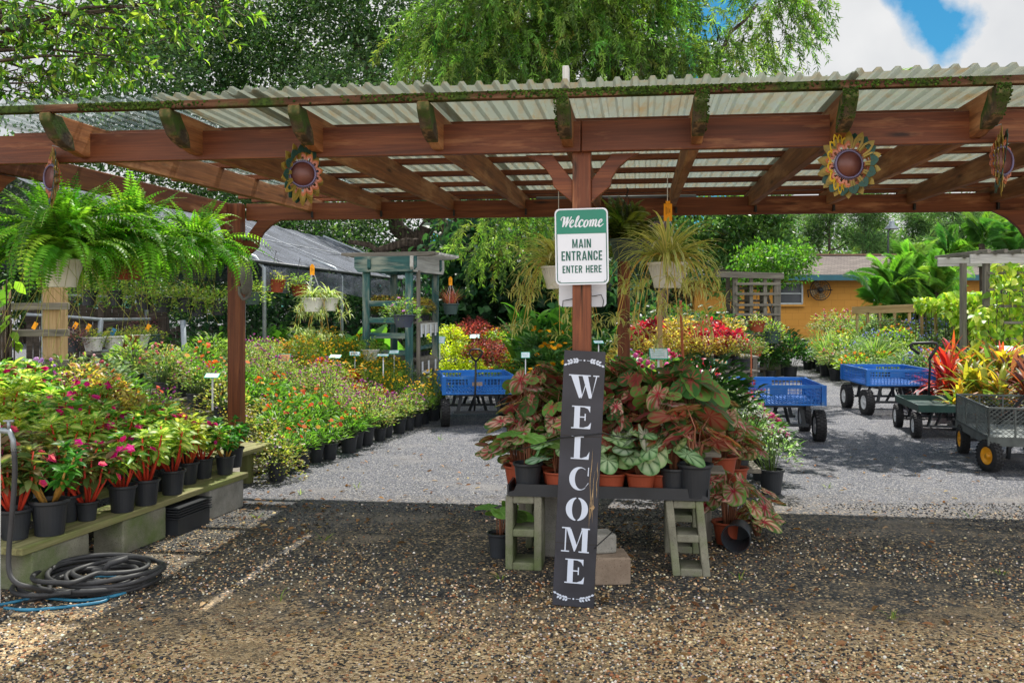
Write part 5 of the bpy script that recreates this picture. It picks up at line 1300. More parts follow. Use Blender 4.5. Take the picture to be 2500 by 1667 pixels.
# wooden fence far left/back
o = thing('board_fence', P(330, 760, 14.5) * [1, 1, 0], 'old grey vertical board fence behind the hanging rack at left', 'fence')
def boards(o, A, B, h, n, mat, hv=.02):
    A = np.array(A); B = np.array(B)
    mb = MB(); d = (B - A) / n; L = np.linalg.norm(d)
    for i in range(n):
        q = A + d * (i + .5); hh = h + R.normal(0, hv); mb.bar((q[0], q[1], 0), (q[0], q[1], hh), L * .94, .02, up=(-d[1], d[0], 0))
    mb.build('boards', mat, o)
    for z in (h * .35, h * .85): timber('rail', (*A[:2] + [0, -.03], z), (*B[:2] + [0, -.03], z), .045, .09, mat, o)
A = G(60, 880); A = P(60, 800, 14.5); B = P(385, 800, 15.5); boards(o, A * [1, 1, 0], B * [1, 1, 0], 1.45, 22, DARKW, .05)
timber('post', (*P(375, 0, 15.2)[:2], 0), (*P(375, 0, 15.2)[:2], 1.25), .14, .14, DARKW, o); timber('post', (*P(235, 0, 14.7)[:2], 0), (*P(235, 0, 14.7)[:2], 1.5), .1, .1, DARKW, o)
timber('gate_brace', P(190, 790, 14.6), P(220, 750, 14.6), .05, .1, DARKW, o); timber('gate_brace', P(220, 750, 14.6), P(360, 725, 14.8), .05, .1, DARKW, o)
o = thing('dark_fence', P(640, 760, 21) * [1, 1, 0], 'dark board fence deep under the shade house', 'fence')
boards(o, P(380, 800, 20) * [1, 1, 0], P(1000, 800, 23) * [1, 1, 0], 1.0, 60, DARKW)

# ================================================================== SHADE HOUSE
EV = 2.05
eA = P(606, 600, 12.5); eB = P(985, 650, 22.5)
eA[2] = 2.02; eB[2] = 1.97
dv = nrm((eB - eA) * [1, 1, 0]); sv = np.array([-dv[1], dv[0], 0])
sh = thing('shade_house', (eA + eB) / 2 * [1, 1, 0] + sv * 2, 'pipe-framed plant shade house roofed with dark grey shade cloth', 'shade house')
rA = eA + sv * 2.3 - dv * 1.5; rA[2] = 3.05; rB = eB + sv * 2.2 - dv * 1.2; rB[2] = 3.0
mb = MB(); nu, nv_ = 40, 16; vs = []
eA2 = eA - dv * 2.2
for i in range(nu + 1):
    for j in range(nv_ + 1):
        s, t = i / nu, j / nv_
        p = (eA2 * (1 - s) + eB * s) * (1 - t) + (rA - dv * 1.0) * (1 - s) * t + rB * s * t
        bay = abs(math.sin(s * 5 * math.pi)); p = p - np.array([0, 0, .07 * (1 - bay) * 0 + .06 * bay * math.sin(math.pi * t)]); vs.append(p + [0, 0, R.normal(0, .006)])
i = np.arange(nu)[:, None] * (nv_ + 1); j = np.arange(nv_)[None]
mb.add(vs, np.stack([i + j, i + j + 1, i + nv_ + 2 + j, i + nv_ + 1 + j], -1).reshape(-1, 4), smooth=True)
# hip end and far slope
hB = eB + dv * .3 + sv * 0.0; fB = eB + sv * 4.5
mb.add([eB, rB, fB], [[0, 1, 2]]); fA = eA2 + sv * 5
mb.add([rA - dv, rB, fB, fA], [[0, 1, 2, 3]])
# valance along the eave
vs = []
for i in range(nu + 1):
    s = i / nu; p = eA * (1 - s) + eB * s
    for j in range(5): vs.append(p + np.array([0, 0, -.05 - .33 * j / 4 - (.03 * math.sin(s * 17) if j == 4 else 0)]) + sv * R.normal(0, .012) - sv * .02)
i = np.arange(nu)[:, None] * 5; j = np.arange(4)[None]
mb.add(vs, np.stack([i + j, i + j + 1, i + 6 + j, i + 5 + j], -1).reshape(-1, 4), smooth=True)
mb.build('shade_cloth', SHADE, sh)
mb = MB()
for s in (.25, .5, .75): mb.tube([eA2 * (1 - s) + eB * s + [0, 0, .012], (rA - dv) * (1 - s) + rB * s + [0, 0, .012]], .01, 5)
for t in (.5,): mb.tube([eA2 * (1 - t) + (rA - dv) * t + [0, 0, .0], eB * (1 - t) + rB * t], .009, 5)
mb.build('cloth_seam', plain('pale_seam', lin(160, 164, 170), .8), sh)
mb = MB(); mb.tube([eA2, eB], .024, 8); mb.build('eave_pipe', STEEL, sh)
mb = MB(); mb.tube([rB + [0, 0, .02], eB + sv * .0 + dv * .6 + [0, 0, .02]], .03, 8); mb.build('hip_pipe', GALV, sh)
for s in (0, .33, .66, 1.0):
    p = eA * (1 - s) + eB * s; mb = MB(); mb.tube([p + sv * .5 + [0, 0, .2], p + sv * .12 + [0, 0, .06], p + [0, 0, -.08], p * [1, 1, 0] + [.02, 0, .0]], .028, 8); mb.build('leg', GALV, sh)
for s in (0, .5, 1.0):
    p = (eA * (1 - s) + eB * s) + sv * 4.6; mb = MB(); mb.tube([p, p * [1, 1, 0]], .028, 8); mb.build('leg', GALV, sh)

# ================================================================== TEAL ARBOR SHELF
D = 13.0
ar = thing('teal_arbor', P(915, 810, D) * [1, 1, 0], 'peeling teal painted arbor with ladder sides and plant shelves', 'arbor')
def pz(y, d=D): return P(0, y, d)[2]
XL, XR = P(833, 0, D)[0], P(945, 0, D - .15)[0]
XBR = P(1003, 0, D + 1.1)[0]; XBL = P(880, 0, D + 1.3)[0]
ztop = pz(622)
posts = {'fl': (P(842, 0, D)[0], D), 'fm': (P(940, 0, D - .2)[0], D - .2), 'br': (P(1000, 0, D + 1.0)[0], D + 1.0), 'bl': (P(905, 0, D + 1.3)[0], D + 1.3)}
for x, y in posts.values(): timber('post', (x, y, 0), (x, y, ztop + .05), .10, .10, TEALW, ar)
timber('post', (P(961, 0, D - .1)[0], D - .1, 0), (P(961, 0, D - .1)[0], D - .1, ztop), .05, .09, GREYW, ar)
def hdr(a, b, y0, mat, ext=.14):
    p = np.array([*posts[a], 0.0]); q = np.array([*posts[b], 0.0]); d = nrm(q - p); z = ztop + .09
    prof_timber('header', [(0, z - .05), (.06, z - .11), (np.linalg.norm(q - p) + 2 * ext - .06, z - .11), (np.linalg.norm(q - p) + 2 * ext, z - .05), (np.linalg.norm(q - p) + 2 * ext, z + .1), (0, z + .1)], .045, p - d * ext + np.cross(d, vz) * .075, d, mat, ar)
hdr('fl', 'fm', 0, TEALW); hdr('fm', 'br', 0, WHITEW); hdr('bl', 'br', 0, TEALW); hdr('fl', 'bl', 0, TEALW)
for i in range(9):
    t = i / 8; a = np.array([*posts['fl'], 0.]) * (1 - t) + np.array([*posts['bl'], 0.]) * t; b = np.array([*posts['fm'], 0.]) * (1 - t) + np.array([*posts['br'], 0.]) * t; d = nrm(b - a)
    prof_timber('slat', [(0, ztop + .215), (.1, ztop + .195), (np.linalg.norm(b - a) + .66, ztop + .195), (np.linalg.norm(b - a) + .76, ztop + .215), (np.linalg.norm(b - a) + .76, ztop + .25), (0, ztop + .25)], .05, a - d * .38, d, WHITEW if i > 1 else GREYW, ar)
for y in (697, 735, 770, 808):
    timber('rung', (posts['fl'][0] + .05, D - .06, pz(y)), (posts['fm'][0] - .05, D - .25, pz(y)), .03, .075, TEALW, ar)
for y in (706, 800):
    timber('rung', (posts['fm'][0] + .1, D + .0, pz(y)), (posts['br'][0] - .05, D + .95, pz(y)), .03, .05, TEALW, ar)
def shelf(y, name):
    z = pz(y, D + .2)
    mb = MB(); a = np.array([posts['fm'][0] + .06, D - .0, z]); b = np.array([posts['br'][0], D + 1.0, z]); c = np.array([posts['bl'][0], D + 1.25, z]); e = np.array([posts['fl'][0], D + .1, z])
    v = np.array([e, a, b, c]); mb.add(np.concatenate([v, v - [0, 0, .03]]), [[0, 1, 2, 3], [7, 6, 5, 4], [0, 4, 5, 1], [1, 5, 6, 2], [2, 6, 7, 3], [3, 7, 4, 0]]); mb.build('shelf', GREYW, ar)
    timber('shelf_edge', a + [.03, -.03, -.10], b + [.03, -.03, -.10], .025, .15, WHITEW if y < 750 else GREYW, ar)
    return a, b, z
sh1 = shelf(738, 's'); sh2 = shelf(822, 's')
for sn, (a, b, z), ts in (('upper', sh1, (.1, .3, .55, .8)), ('lower', sh2, (.15, .45, .8))):
    for ti, t in enumerate(ts):
        q = a * (1 - t) + b * t; d = nrm(b - a); n_ = np.cross(d, vz); c = q + n_ * .06 + [0, 0, -.13]
        mb = MB(); mb.box(c, (.075, .004, .17), np.stack([d, n_, vz], 1)); 
        o = tag(mb.build('price_card', WHITEP if y else CARDW), f'pale price card on the teal arbor {sn} shelf edge, {ORD[ti]} from its left end', 'card', 'price cards on the arbor shelves')

# ================================================================== TRELLIS by the coleus
D = 19.0
tr = thing('wooden_trellis', P(1735, 850, D) * [1, 1, 0], 'dark weathered square-grid trellis arbor beside the house window', 'trellis')
zt = P(0, 634, D)[2]
for x, w_ in ((1688, .09), (1725, .07), (1757, .07), (1784, .13)):
    q = P(x, 0, D); timber('upright', (q[0], D, 0), (q[0], D, zt), w_, w_, GREYW, tr)
for y in (652, 675, 700, 722, 745, 768, 800, 826, 846): timber('rung', (P(1688, 0, D)[0], D - .07, P(0, y, D)[2]), (P(1790, 0, D)[0], D - .07, P(0, y, D)[2]), .035, .05, GREYW, tr)
for x in (1672, 1715, 1750): q = P(x, 0, D + 1.3); timber('upright', (q[0], D + 1.3, 0), (q[0], D + 1.3, zt), .08, .08, DARKW, tr)
for y in (660, 690, 712): timber('rung', (P(1672, 0, D + 1.3)[0], D + 1.2, P(0, y, D)[2]), (P(1760, 0, D + 1.3)[0], D + 1.2, P(0, y, D)[2]), .035, .05, DARKW, tr)
timber('header', P(1645, 630, D - .1), P(1800, 634, D - .1), .06, .12, GREYW, tr); timber('header', P(1640, 626, D + 1.4), P(1790, 634, D + 1.4), .06, .16, DARKW, tr)

# ================================================================== CARTS
def wheel(parent, c, ax, r, w_, rim, hub=.55):
    """pneumatic wheel: tyre with tread lugs, dished rim"""
    ax = nrm(np.array(ax, float)); u = nrm(np.cross(ax, vz)); rot = np.stack([u, np.cross(ax, u), ax], 1)
    mb = MB(); ri = r * hub; prof = [(ri, -w_ * .36), (ri + (r - ri) * .35, -w_ * .5), (r * .92, -w_ * .47), (r * .985, -w_ * .3), (r, 0), (r * .985, w_ * .3), (r * .92, w_ * .47), (ri + (r - ri) * .35, w_ * .5), (ri, w_ * .36)]
    mb.lathe(prof, 36, c, rot, closed=True)
    for i in range(26):
        for s, k in ((-.32, 0), (0, .5), (.32, 0)):
            a = 2 * math.pi * (i + k) / 26; p = np.array([math.cos(a) * r, math.sin(a) * r, s * w_]); e = np.array([math.cos(a), math.sin(a), 0]); t = np.array([-math.sin(a), math.cos(a), 0])
            mb.box(np.asarray(c) + rot @ p, (r * .13, w_ * .26, .012), rot @ np.stack([t, [0, 0, 1], e], 1))
    ty = mb.build('wheel', RUBBER); ty.parent = parent
    mb = MB()
    for s in (-1, 1): mb.lathe([(ri * 1.03, s * w_ * .4), (ri * .98, s * w_ * .44), (ri * .85, s * w_ * .30), (ri * .45, s * w_ * .12), (ri * .3, s * w_ * .2), (ri * .3, s * w_ * .42), (.0, s * w_ * .42)], 24, c, rot)
    rm = mb.build('rim', rim); rm.parent = ty
    return ty
def grid_wall(mb, p0, p1, z0, z1, nv, nh, solid=(), t=.012):
    p0 = np.array([*p0, 0.]); p1 = np.array([*p1, 0.]); d = p1 - p0; zz = vz
    L = np.linalg.norm(d)
    mb.bar(p0 + zz * (z1 - .018), p1 + zz * (z1 - .018), .022, .036); mb.bar(p0 + zz * (z0 + .01), p1 + zz * (z0 + .01), .02, .02)
    for i in range(nv + 1):
        f = i / nv; q = p0 + d * f; wd = .04 if i in (0, nv) else .009
        mb.bar(q + zz * z0, q + zz * (z1 - .036), wd if i in (0, nv) else .006, .014 if i in (0, nv) else .009, up=d / L)
    for i in range(1, nh): z = z0 + (z1 - z0 - .03) * i / nh; mb.bar(p0 + zz * z, p1 + zz * z, .010, .006)
    for a, b, za, zb in solid: mb.bar(p0 + d * a + zz * (z0 + (z1 - z0) * (za + zb) / 2), p0 + d * b + zz * (z0 + (z1 - z0) * (za + zb) / 2), .014, (z1 - z0) * (zb - za))
def crate_cart(loc, rz, label, handle, w_=.84, L=1.12, steer=0):
    o = thing('crate_cart', loc, label, 'cart', 'blue crate carts', rz)
    z0, z1 = .39, .605; mb = MB(); h = w_ / 2
    for a, b, nv in (((-h, 0), (h, 0), 20), ((-h, L), (h, L), 20), ((-h, 0.02), (-h, L - .02), 26), ((h, .02), (h, L - .02), 26)):
        grid_wall(mb, a, b, z0, z1, nv, 5, ((.34, .56, .5, .88),) if nv == 20 else ((.0, .06, .0, .9), (.94, 1, .0, .9)))
    for x in np.linspace(-h, h, 24): mb.bar((x, 0, z0 + .012), (x, L, z0 + .012), .012, .012)
    for y in np.linspace(0, L, 30): mb.bar((-h, y, z0 + .006), (h, y, z0 + .006), .012, .01)
    for x in (-h + .0, h - .0):
        for y in (0, L): mb.box((x, y, (z0 + z1) / 2), (.05, .05, z1 - z0 - .002))
    def add(nm, mb, m, par=None): q = mb.build(nm, m); q.parent = par or o; return q
    add('crate', mb, BLUE)
    mb = MB()
    for x in (-h * .62, h * .62): mb.bar((x, .02, z0 - .025), (x, L - .02, z0 - .025), .035, .04)
    for y in (.14, L - .14):
        mb.bar((-h * .62, y, z0 - .02), (h * .62, y, z0 - .02), .04, .03); mb.bar((-h * .7, y, .165), (h * .7, y, .165), .03, .03)
        for x in (-h * .5, h * .5): mb.bar((x, y, z0 - .03), (x * 1.2, y, .15), .04, .02)
        mb.bar((-h * .1, y, z0 - .03), (-h * .25, y + .1, .16), .03, .02); mb.bar((h * .1, y, z0 - .03), (h * .25, y + .1, .16), .03, .02)
    add('frame', mb, STEEL)
    for y, st in ((.14, steer), (L - .14, 0)):
        for s in (-1, 1):
            ax = (math.cos(st), math.sin(st), 0); wheel(o, (s * (h - .02) * math.cos(st), y + s * (h - .02) * math.sin(st), .163), ax, .163, .11, RIMW)
    mb = MB()
    if handle == 'up':   # upright pull handle with closed loop
        y = -.045; x = -.06
        mb.tube([(x, y + .06, .2), (x, y, .3), (x + .01, y - .01, .78)], .012, 8)
        mb.tube([(x + .01, y - .01, .78), (x - .065, y, .87), (x - .06, y, .905), (x - .03, y, .925), (x + .05, y, .925), (x + .085, y, .90), (x + .085, y, .87), (x + .01, y - .01, .78)], .011, 8)
    elif handle == 'down':
        mb.tube([(-.02, .1, .33), (-.03, -.1, .22), (.0, -.36, .05)], .013, 8); mb.tube([(.0, -.36, .05), (-.10, -.42, .025), (-.10, -.48, .018), (.14, -.46, .018), (.14, -.41, .022), (.0, -.36, .05)], .012, 8)
    elif handle == 'back':
        mb.tube([(.1, L - .1, .2), (.1, L - .5, .06)], .012, 8); mb.tube([(.1, L - .5, .06), (.02, L - .55, .03), (.18, L - .58, .03), (.1, L - .5, .06)], .011, 8)
    add('handle', mb, BLACKM)
    if handle == 'up':
        mb = MB(); mb.box((-.03, -.018, .515), (.12, .006, .045)); add('label_plate', mb, plain('faded_badge', lin(150, 132, 122), .6, .3, 0, .4, 90))
    return o
crate_cart((2.86, 9.98, 0), rad(-7), 'blue crate cart standing right of the caladium display, nearest of the two on the right', 'back', steer=0)
crate_cart((5.08, 12.35, 0), rad(-3), 'blue crate cart farther back on the right with its loop handle dropped on the gravel', 'down', steer=rad(4))
cl = P(1110, 0, 11.35)
crate_cart((P(1102, 0, 11.25)[0], 11.2, 0), rad(7.5), 'blue crate cart on the left path with its loop handle standing upright', 'up')
# flat green cart
gc = thing('flat_cart', (4.72, 10.15, 0), 'flat dark green steel garden cart between the blue cart and the wire cart', 'cart', None, rad(-11))
def addp(o, nm, mb, m): q = mb.build(nm, m); q.parent = o; return q
mb = MB(); w_, L, z = .66, 1.2, .36
mb.box((0, L / 2, z - .06), (w_, L, .012))
for x in (-w_ / 2, w_ / 2): mb.bar((x, 0, z - .03), (x, L, z - .03), .012, .075)
for y in (-.006, L + .006): mb.bar((-w_ / 2 - .006, y, z - .03), (w_ / 2 + .006, y, z - .03), .012, .075)
for i in range(12): mb.bar((-w_ / 2 + .01, .05 + i * .1, z - .052), (w_ / 2 - .01, .05 + i * .1, z - .052), .02, .004)
addp(gc, 'tray', mb, GREENM)
mb = MB()
for y in (.12, L - .14):
    mb.bar((-.3, y, .13), (.3, y, .13), .024, .024)
    for s in (-1, 1): mb.bar((s * .16, y, z - .065), (s * .22, y - .03, .12), .035, .014); mb.bar((s * .06, y, z - .065), (s * .12, y + .06, .12), .03, .014)
addp(gc, 'frame', mb, STEEL)
for y in (.12, L - .14):
    for s in (-1, 1): wheel(gc, (s * .33, y, .133), (1, 0, 0), .133, .085, RIMW)
mb = MB(); y = L + .06
mb.tube([(.05, y, .2), (.07, y - .02, .75), (.06, y - .03, .80)], .014, 8); mb.tube([(.06, y - .03, .80), (.12, y, .89), (.16, y, .95), (.15, y, .985), (.1, y, .995), (-.12, y, .985), (-.15, y, .965), (-.14, y, .93), (-.05, y, .86)], .018, 8)
addp(gc, 'handle', mb, BLACKM)
# wire mesh cart
wc = thing('mesh_cart', (P(2268, 0, 8.2)[0] + .32, 8.12, 0), 'grey wire mesh garden cart with yellow wheels at the right edge', 'cart', None, rad(-14))
mb = MB(); w_, L = .64, 1.3; z0, z1 = .30, .555
def mesh_panel(mb, p0, p1, z0, z1, n):
    p0 = np.array([*p0, 0.]); p1 = np.array([*p1, 0.]); d = p1 - p0; Lp = np.linalg.norm(d)
    for z in (z0, z1): mb.bar(p0 + vz * z, p1 + vz * z, .016, .016)
    for f in (0, .33, .66, 1): mb.bar(p0 + d * f + vz * z0, p0 + d * f + vz * z1, .014, .014, up=d / Lp)
    h_ = z1 - z0; k = int(Lp / .045); ns = 7
    for i in range(-ns, k + 1):
        for s in (1, -1):
            a, b = (i / k, (i + ns) / k) if s > 0 else ((i + ns) / k, i / k)
            za, zb = z0, z1
            # clip to panel
            for q in (0, 1):
                pass
            f0, f1 = max(0, min(1, a)), max(0, min(1, b))
            if abs(f1 - f0) < 1e-3: continue
            t0 = (f0 - a) / (b - a); t1 = (f1 - a) / (b - a)
            mb.bar(p0 + d * f0 + vz * (z0 + h_ * t0), p0 + d * f1 + vz * (z0 + h_ * t1), .004, .004, up=np.cross(d / Lp, vz))
h = w_ / 2
mp = MB(); mesh_panel(mp, (-h, 0), (-h, L), z0, z1, 10); addp(wc, 'mesh_side', mp, GREYM)
mp = MB(); mesh_panel(mp, (h, 0), (h, L), z0, z1, 10); addp(wc, 'mesh_side', mp, GREYM)
mp = MB(); mesh_panel(mp, (-h, 0), (h, 0), z0, z1, 6); addp(wc, 'mesh_end', mp, GREYM)
mp = MB(); mesh_panel(mp, (-h, L), (h, L), z0, z1, 6); addp(wc, 'mesh_end', mp, GREYM)
mb = MB()
for x in (-h - .002, h + .002): mb.bar((x, 0, z0 - .035), (x, L, z0 - .035), .012, .075)
for y in (-.008, L + .008): mb.bar((-h - .01, y, z0 - .035), (h + .01, y, z0 - .035), .012, .075)
mb.box((0, L / 2, z0 - .03), (w_ - .01, L, .006))
addp(wc, 'tray', mb, GREYM)
mb = MB()
for y in (.16, L - .2):
    mb.bar((-.26, y, .133), (.26, y, .133), .024, .024); mb.tube([(.0, y, .26), (-.06, y, .25), (-.12, y, .2), (-.13, y, .10)], .022, 6); mb.tube([(.0, y, .26), (.06, y, .25), (.12, y, .2), (.13, y, .10)], .022, 6)
addp(wc, 'frame', mb, STEEL)
st = rad(24)
for s, y in ((-1, .05), (1, .25)): wheel(wc, (s * .30, y, .136), (math.cos(st), math.sin(st), 0), .136, .085, RIMY)
for s in (-1, 1): wheel(wc, (s * .30, L - .2, .136), (1, 0, 0), .136, .085, RIMY)
mb = MB(); y = L + .05
mb.tube([(.02, y - .1, .25), (.2, y - .12, .46), (.42, y - .1, .72), (.44, y - .1, .80), (.50, y - .1, .86), (.62, y - .1, .9)], .014, 8)
addp(wc, 'handle', mb, BLACKM)
# ================================================================== PLANT PROTOTYPES
proto('imp_var', 4, impatiens, h=.29, ns=9, fcols=None)
proto('imp_mag', 4, impatiens, h=.28, ns=8, fcols=[lin(214, 30, 130), lin(226, 60, 150), lin(190, 24, 100)], nf=17, variegated=.55)
proto('imp_dark', 3, impatiens, h=.30, ns=9, edge=[g_(96, 122, 66), g_(112, 126, 72), g_(120, 96, 66)], mid=g_(170, 164, 100), fcols=[lin(226, 60, 130), lin(232, 100, 110), lin(206, 24, 140)], nf=7, variegated=.4)
proto('imp_green', 2, impatiens, h=.22, ns=7, stemcol=g_(176, 130, 60), edge=[g_(60, 120, 44), g_(80, 140, 50)], variegated=0, ll=.085)
proto('imp_yel', 2, impatiens, h=.31, ns=9, edge=LIME, mid=g_(220, 214, 120), stemcol=g_(196, 80, 44))
GAIL = [lin(214, 76, 40), lin(226, 110, 44), lin(190, 50, 40), lin(236, 170, 60)]
proto('gail', 4, bushy, h=.22, rr=.15, n=200, ll=.085, lw=.24, cols=[g_(92, 138, 52), g_(112, 156, 60), g_(74, 116, 48)], fcols=GAIL, nf=7, fs=.026, ft='daisy', fh=.06, up=.7)
proto('gomph', 4, bushy, h=.30, rr=.2, n=560, ll=.036, lw=.42, cols=[g_(126, 156, 72), g_(108, 140, 64), g_(150, 172, 92), g_(150, 130, 90)], fcols=[lin(176, 80, 156), lin(196, 110, 176), lin(160, 60, 140)], nf=26, fs=.010, fh=.03)
proto('bidens', 4, bushy, h=.38, rr=.19, n=620, ll=.05, lw=.13, cols=[g_(112, 146, 56), g_(134, 164, 64), g_(92, 128, 48)], fcols=[lin(250, 196, 20), lin(244, 176, 16)], nf=60, fs=.013, ft='five', fh=.03, up=.9)
proto('zinnia_y', 3, bushy, h=.3, rr=.18, n=320, ll=.045, lw=.4, cols=[g_(124, 150, 60), g_(150, 150, 62), g_(104, 132, 54)], fcols=[lin(246, 176, 40), lin(240, 150, 30), lin(250, 200, 60)], nf=40, fs=.016, ft='daisy')
proto('coleus_red', 2, bushy, h=.22, rr=.14, n=200, ll=.06, lw=.5, cols=[g_(196, 60, 40), g_(214, 90, 44), g_(160, 44, 40)], inner=[g_(220, 120, 50)])
proto('coleus_mag', 3, bushy, h=.34, rr=.19, n=340, ll=.075, lw=.55, cols=[g_(176, 32, 64), g_(150, 26, 60), g_(200, 50, 84), g_(120, 30, 60)])
proto('coleus_yel', 4, bushy, h=.36, rr=.18, n=420, ll=.055, lw=.5, cols=[g_(196, 176, 80), g_(170, 150, 70), g_(150, 140, 60), g_(128, 76, 66), g_(206, 190, 104)])
proto('torenia', 3, bushy, h=.3, rr=.22, n=620, ll=.034, lw=.6, cols=[g_(156, 164, 80), g_(134, 146, 66), g_(176, 180, 100), g_(140, 120, 70)], fcols=[lin(206, 170, 206), lin(226, 220, 226), lin(180, 140, 190)], nf=22, fs=.013, ft='five', skirt=.3)
proto('penta', 3, bushy, h=.30, rr=.19, n=330, ll=.075, lw=.34, cols=[g_(70, 112, 48), g_(88, 130, 56), g_(56, 94, 44)], fcols=[lin(210, 96, 160), lin(224, 120, 176), lin(190, 60, 120)], nf=26, fs=.024)
proto('penta_red', 2, bushy, h=.30, rr=.19, n=330, ll=.075, lw=.34, cols=[g_(64, 106, 48), g_(80, 120, 54)], fcols=[lin(206, 50, 90), lin(180, 40, 76)], nf=22, fs=.02)
proto('lilac', 2, bushy, h=.3, rr=.18, n=300, ll=.07, lw=.34, cols=[g_(74, 116, 54), g_(92, 132, 60)], fcols=[lin(188, 146, 206), lin(206, 170, 220)], nf=26, fs=.02)
proto('euph', 3, bushy, h=.3, rr=.19, n=360, ll=.04, lw=.3, cols=[g_(122, 152, 104), g_(140, 168, 124), g_(100, 136, 88)], fcols=[lin(232, 236, 232), lin(216, 224, 216)], nf=130, fs=.010, ft='five', up=.8)
proto('lime', 3, bushy, h=.32, rr=.26, n=760, ll=.045, lw=.5, cols=[g_(186, 200, 40), g_(166, 186, 36), g_(200, 212, 64)], z0=.17)
proto('maroon', 3, bushy, h=.36, rr=.27, n=760, ll=.05, lw=.42, cols=[g_(138, 50, 60), g_(170, 74, 80), g_(110, 40, 52), g_(190, 100, 100)], z0=.17)
proto('lantana', 3, bushy, h=.28, rr=.24, n=560, ll=.05, lw=.5, cols=[g_(130, 162, 52), g_(150, 178, 62), g_(108, 142, 48)], fcols=[lin(244, 190, 60), lin(238, 150, 50)], nf=26, fs=.016)
proto('mixed', 4, bushy, h=.34, rr=.24, n=420, ll=.06, lw=.4, cols=[g_(104, 138, 60), g_(130, 156, 74), g_(86, 120, 54), g_(150, 164, 90)], up=.7)
proto('silver', 3, bushy, h=.3, rr=.24, n=480, ll=.055, lw=.36, cols=SILVER, mat=DULL)
proto('blue', 2, bushy, h=.3, rr=.22, n=420, ll=.05, lw=.44, cols=[g_(96, 128, 84), g_(116, 146, 98)], fcols=[lin(130, 140, 206), lin(150, 160, 220)], nf=30, fs=.015)
proto('rosy', 2, bushy, h=.36, rr=.22, n=460, ll=.05, lw=.36, cols=[g_(110, 140, 70), g_(130, 150, 80), g_(150, 130, 90)], fcols=[lin(206, 120, 120), lin(196, 90, 110), lin(230, 190, 190)], nf=20, fs=.014)
proto('darkgr', 3, bushy, h=.5, rr=.28, n=520, ll=.09, lw=.4, cols=DGREEN)
proto('rose_sil', 2, bushy, h=.34, rr=.2, n=520, ll=.04, lw=.2, cols=SILVER, mat=DULL, up=1.0)
proto('grass', 3, grassy, n=120, h=(.3, .5), cols=[g_(110, 142, 70), g_(140, 164, 90), g_(90, 126, 60)])
proto('grass_sil', 2, grassy, n=110, h=(.3, .5), cols=SILVER)
proto('rud', 3, bushy, h=.3, rr=.22, n=240, ll=.13, lw=.3, cols=[g_(66, 104, 52), g_(84, 122, 60), g_(56, 90, 48)], fcols=[lin(240, 160, 20), lin(232, 140, 20)], nf=7, fs=.036, ft='daisy', fh=.1)
proto('cala_white', 3, caladium, n=20, h=.25, size=(.09, .14), style='white', spread=.14)
proto('cala_pink', 3, caladium, n=15, h=.29, size=(.10, .155), style='pink', spread=.14)
proto('cala_mix', 5, caladium, n=44, h=.40, size=(.06, .125), style='mix', spread=.15)
proto('cala_red', 3, caladium, n=38, h=.38, size=(.06, .11), style='red', spread=.15)
proto('cala_speck', 3, caladium, n=22, h=.36, size=(.08, .135), style='speck', spread=.19, droop=.14)
proto('cala_green', 2, caladium, n=9, h=.22, size=(.1, .15), style='green', spread=.14)
proto('cala_dk', 2, caladium, n=16, h=.5, size=(.12, .20), style='veined', spread=.17)
RC = [g_(176, 50, 46), g_(150, 36, 44), g_(196, 84, 60), g_(120, 34, 40)]; GC = [g_(120, 130, 46), g_(150, 150, 52), g_(84, 112, 52), g_(180, 120, 60), g_(196, 170, 60)]; BC = [g_(96, 60, 60), g_(130, 80, 70), g_(84, 90, 66), g_(160, 90, 60)]
proto('cord_red', 3, cordyline, n=40, cols=RC, lw=(.02, .03)); proto('cord_grn', 4, cordyline, n=42, cols=GC); proto('cord_brn', 2, cordyline, n=40, cols=BC)
proto('canna', 3, canna, n=6, h=.95, cols=[g_(84, 136, 52), g_(110, 156, 60), g_(70, 120, 56)])
proto('bigleaf', 3, bigleaf, n=12, cols=[g_(70, 116, 48), g_(96, 146, 54), g_(56, 96, 46)])
proto('fern', 3, fern)
proto('spider', 2, spider)
proto('spider_sm', 1, spider, n=70, L=(.16, .3), cols=[g_(110, 146, 70)], edge=[g_(200, 206, 160)], runners=9)
proto('hang_pink', 1, grassy, n=130, h=(.18, .34), cols=[g_(206, 110, 110), g_(196, 130, 110), g_(180, 150, 90)], wd=(.003, .005), el=(35, 90), curl=.5)
proto('hang_bush', 3, bushy, h=.2, rr=.2, n=420, ll=.045, lw=.42, cols=[g_(110, 150, 60), g_(134, 168, 74), g_(150, 160, 80)], skirt=.25)
proto('hang_flow', 2, bushy, h=.22, rr=.21, n=420, ll=.045, lw=.36, cols=[g_(96, 136, 60), g_(124, 156, 80)], fcols=[lin(206, 130, 206), lin(230, 210, 230), lin(196, 40, 160)], nf=14, fs=.026, ft='five', skirt=.12)
proto('trough', 3, bushy, h=.14, rr=.16, n=260, ll=.035, lw=.55, cols=[g_(140, 160, 70), g_(170, 170, 80), g_(120, 146, 64)], skirt=.15)
proto('purple', 1, bushy, h=.16, rr=.2, n=420, ll=.04, lw=.5, cols=[g_(110, 70, 84), g_(140, 100, 110), g_(84, 60, 66)], skirt=.2)
for k_ in ('fern', 'spider', 'spider_sm'): PARTZ[k_] = .148
PARTZ.update({'fern': .145, 'spider': .15, 'spider_sm': .15, 'lime': .17, 'maroon': .17, 'cord_red': .165, 'cord_grn': .165, 'cord_brn': .165, 'canna': .165, 'bigleaf': 0.0})
for k_ in ('cala_white', 'cala_pink', 'cala_mix', 'cala_red', 'cala_speck', 'cala_green', 'cala_dk'): PARTZ[k_] = .107
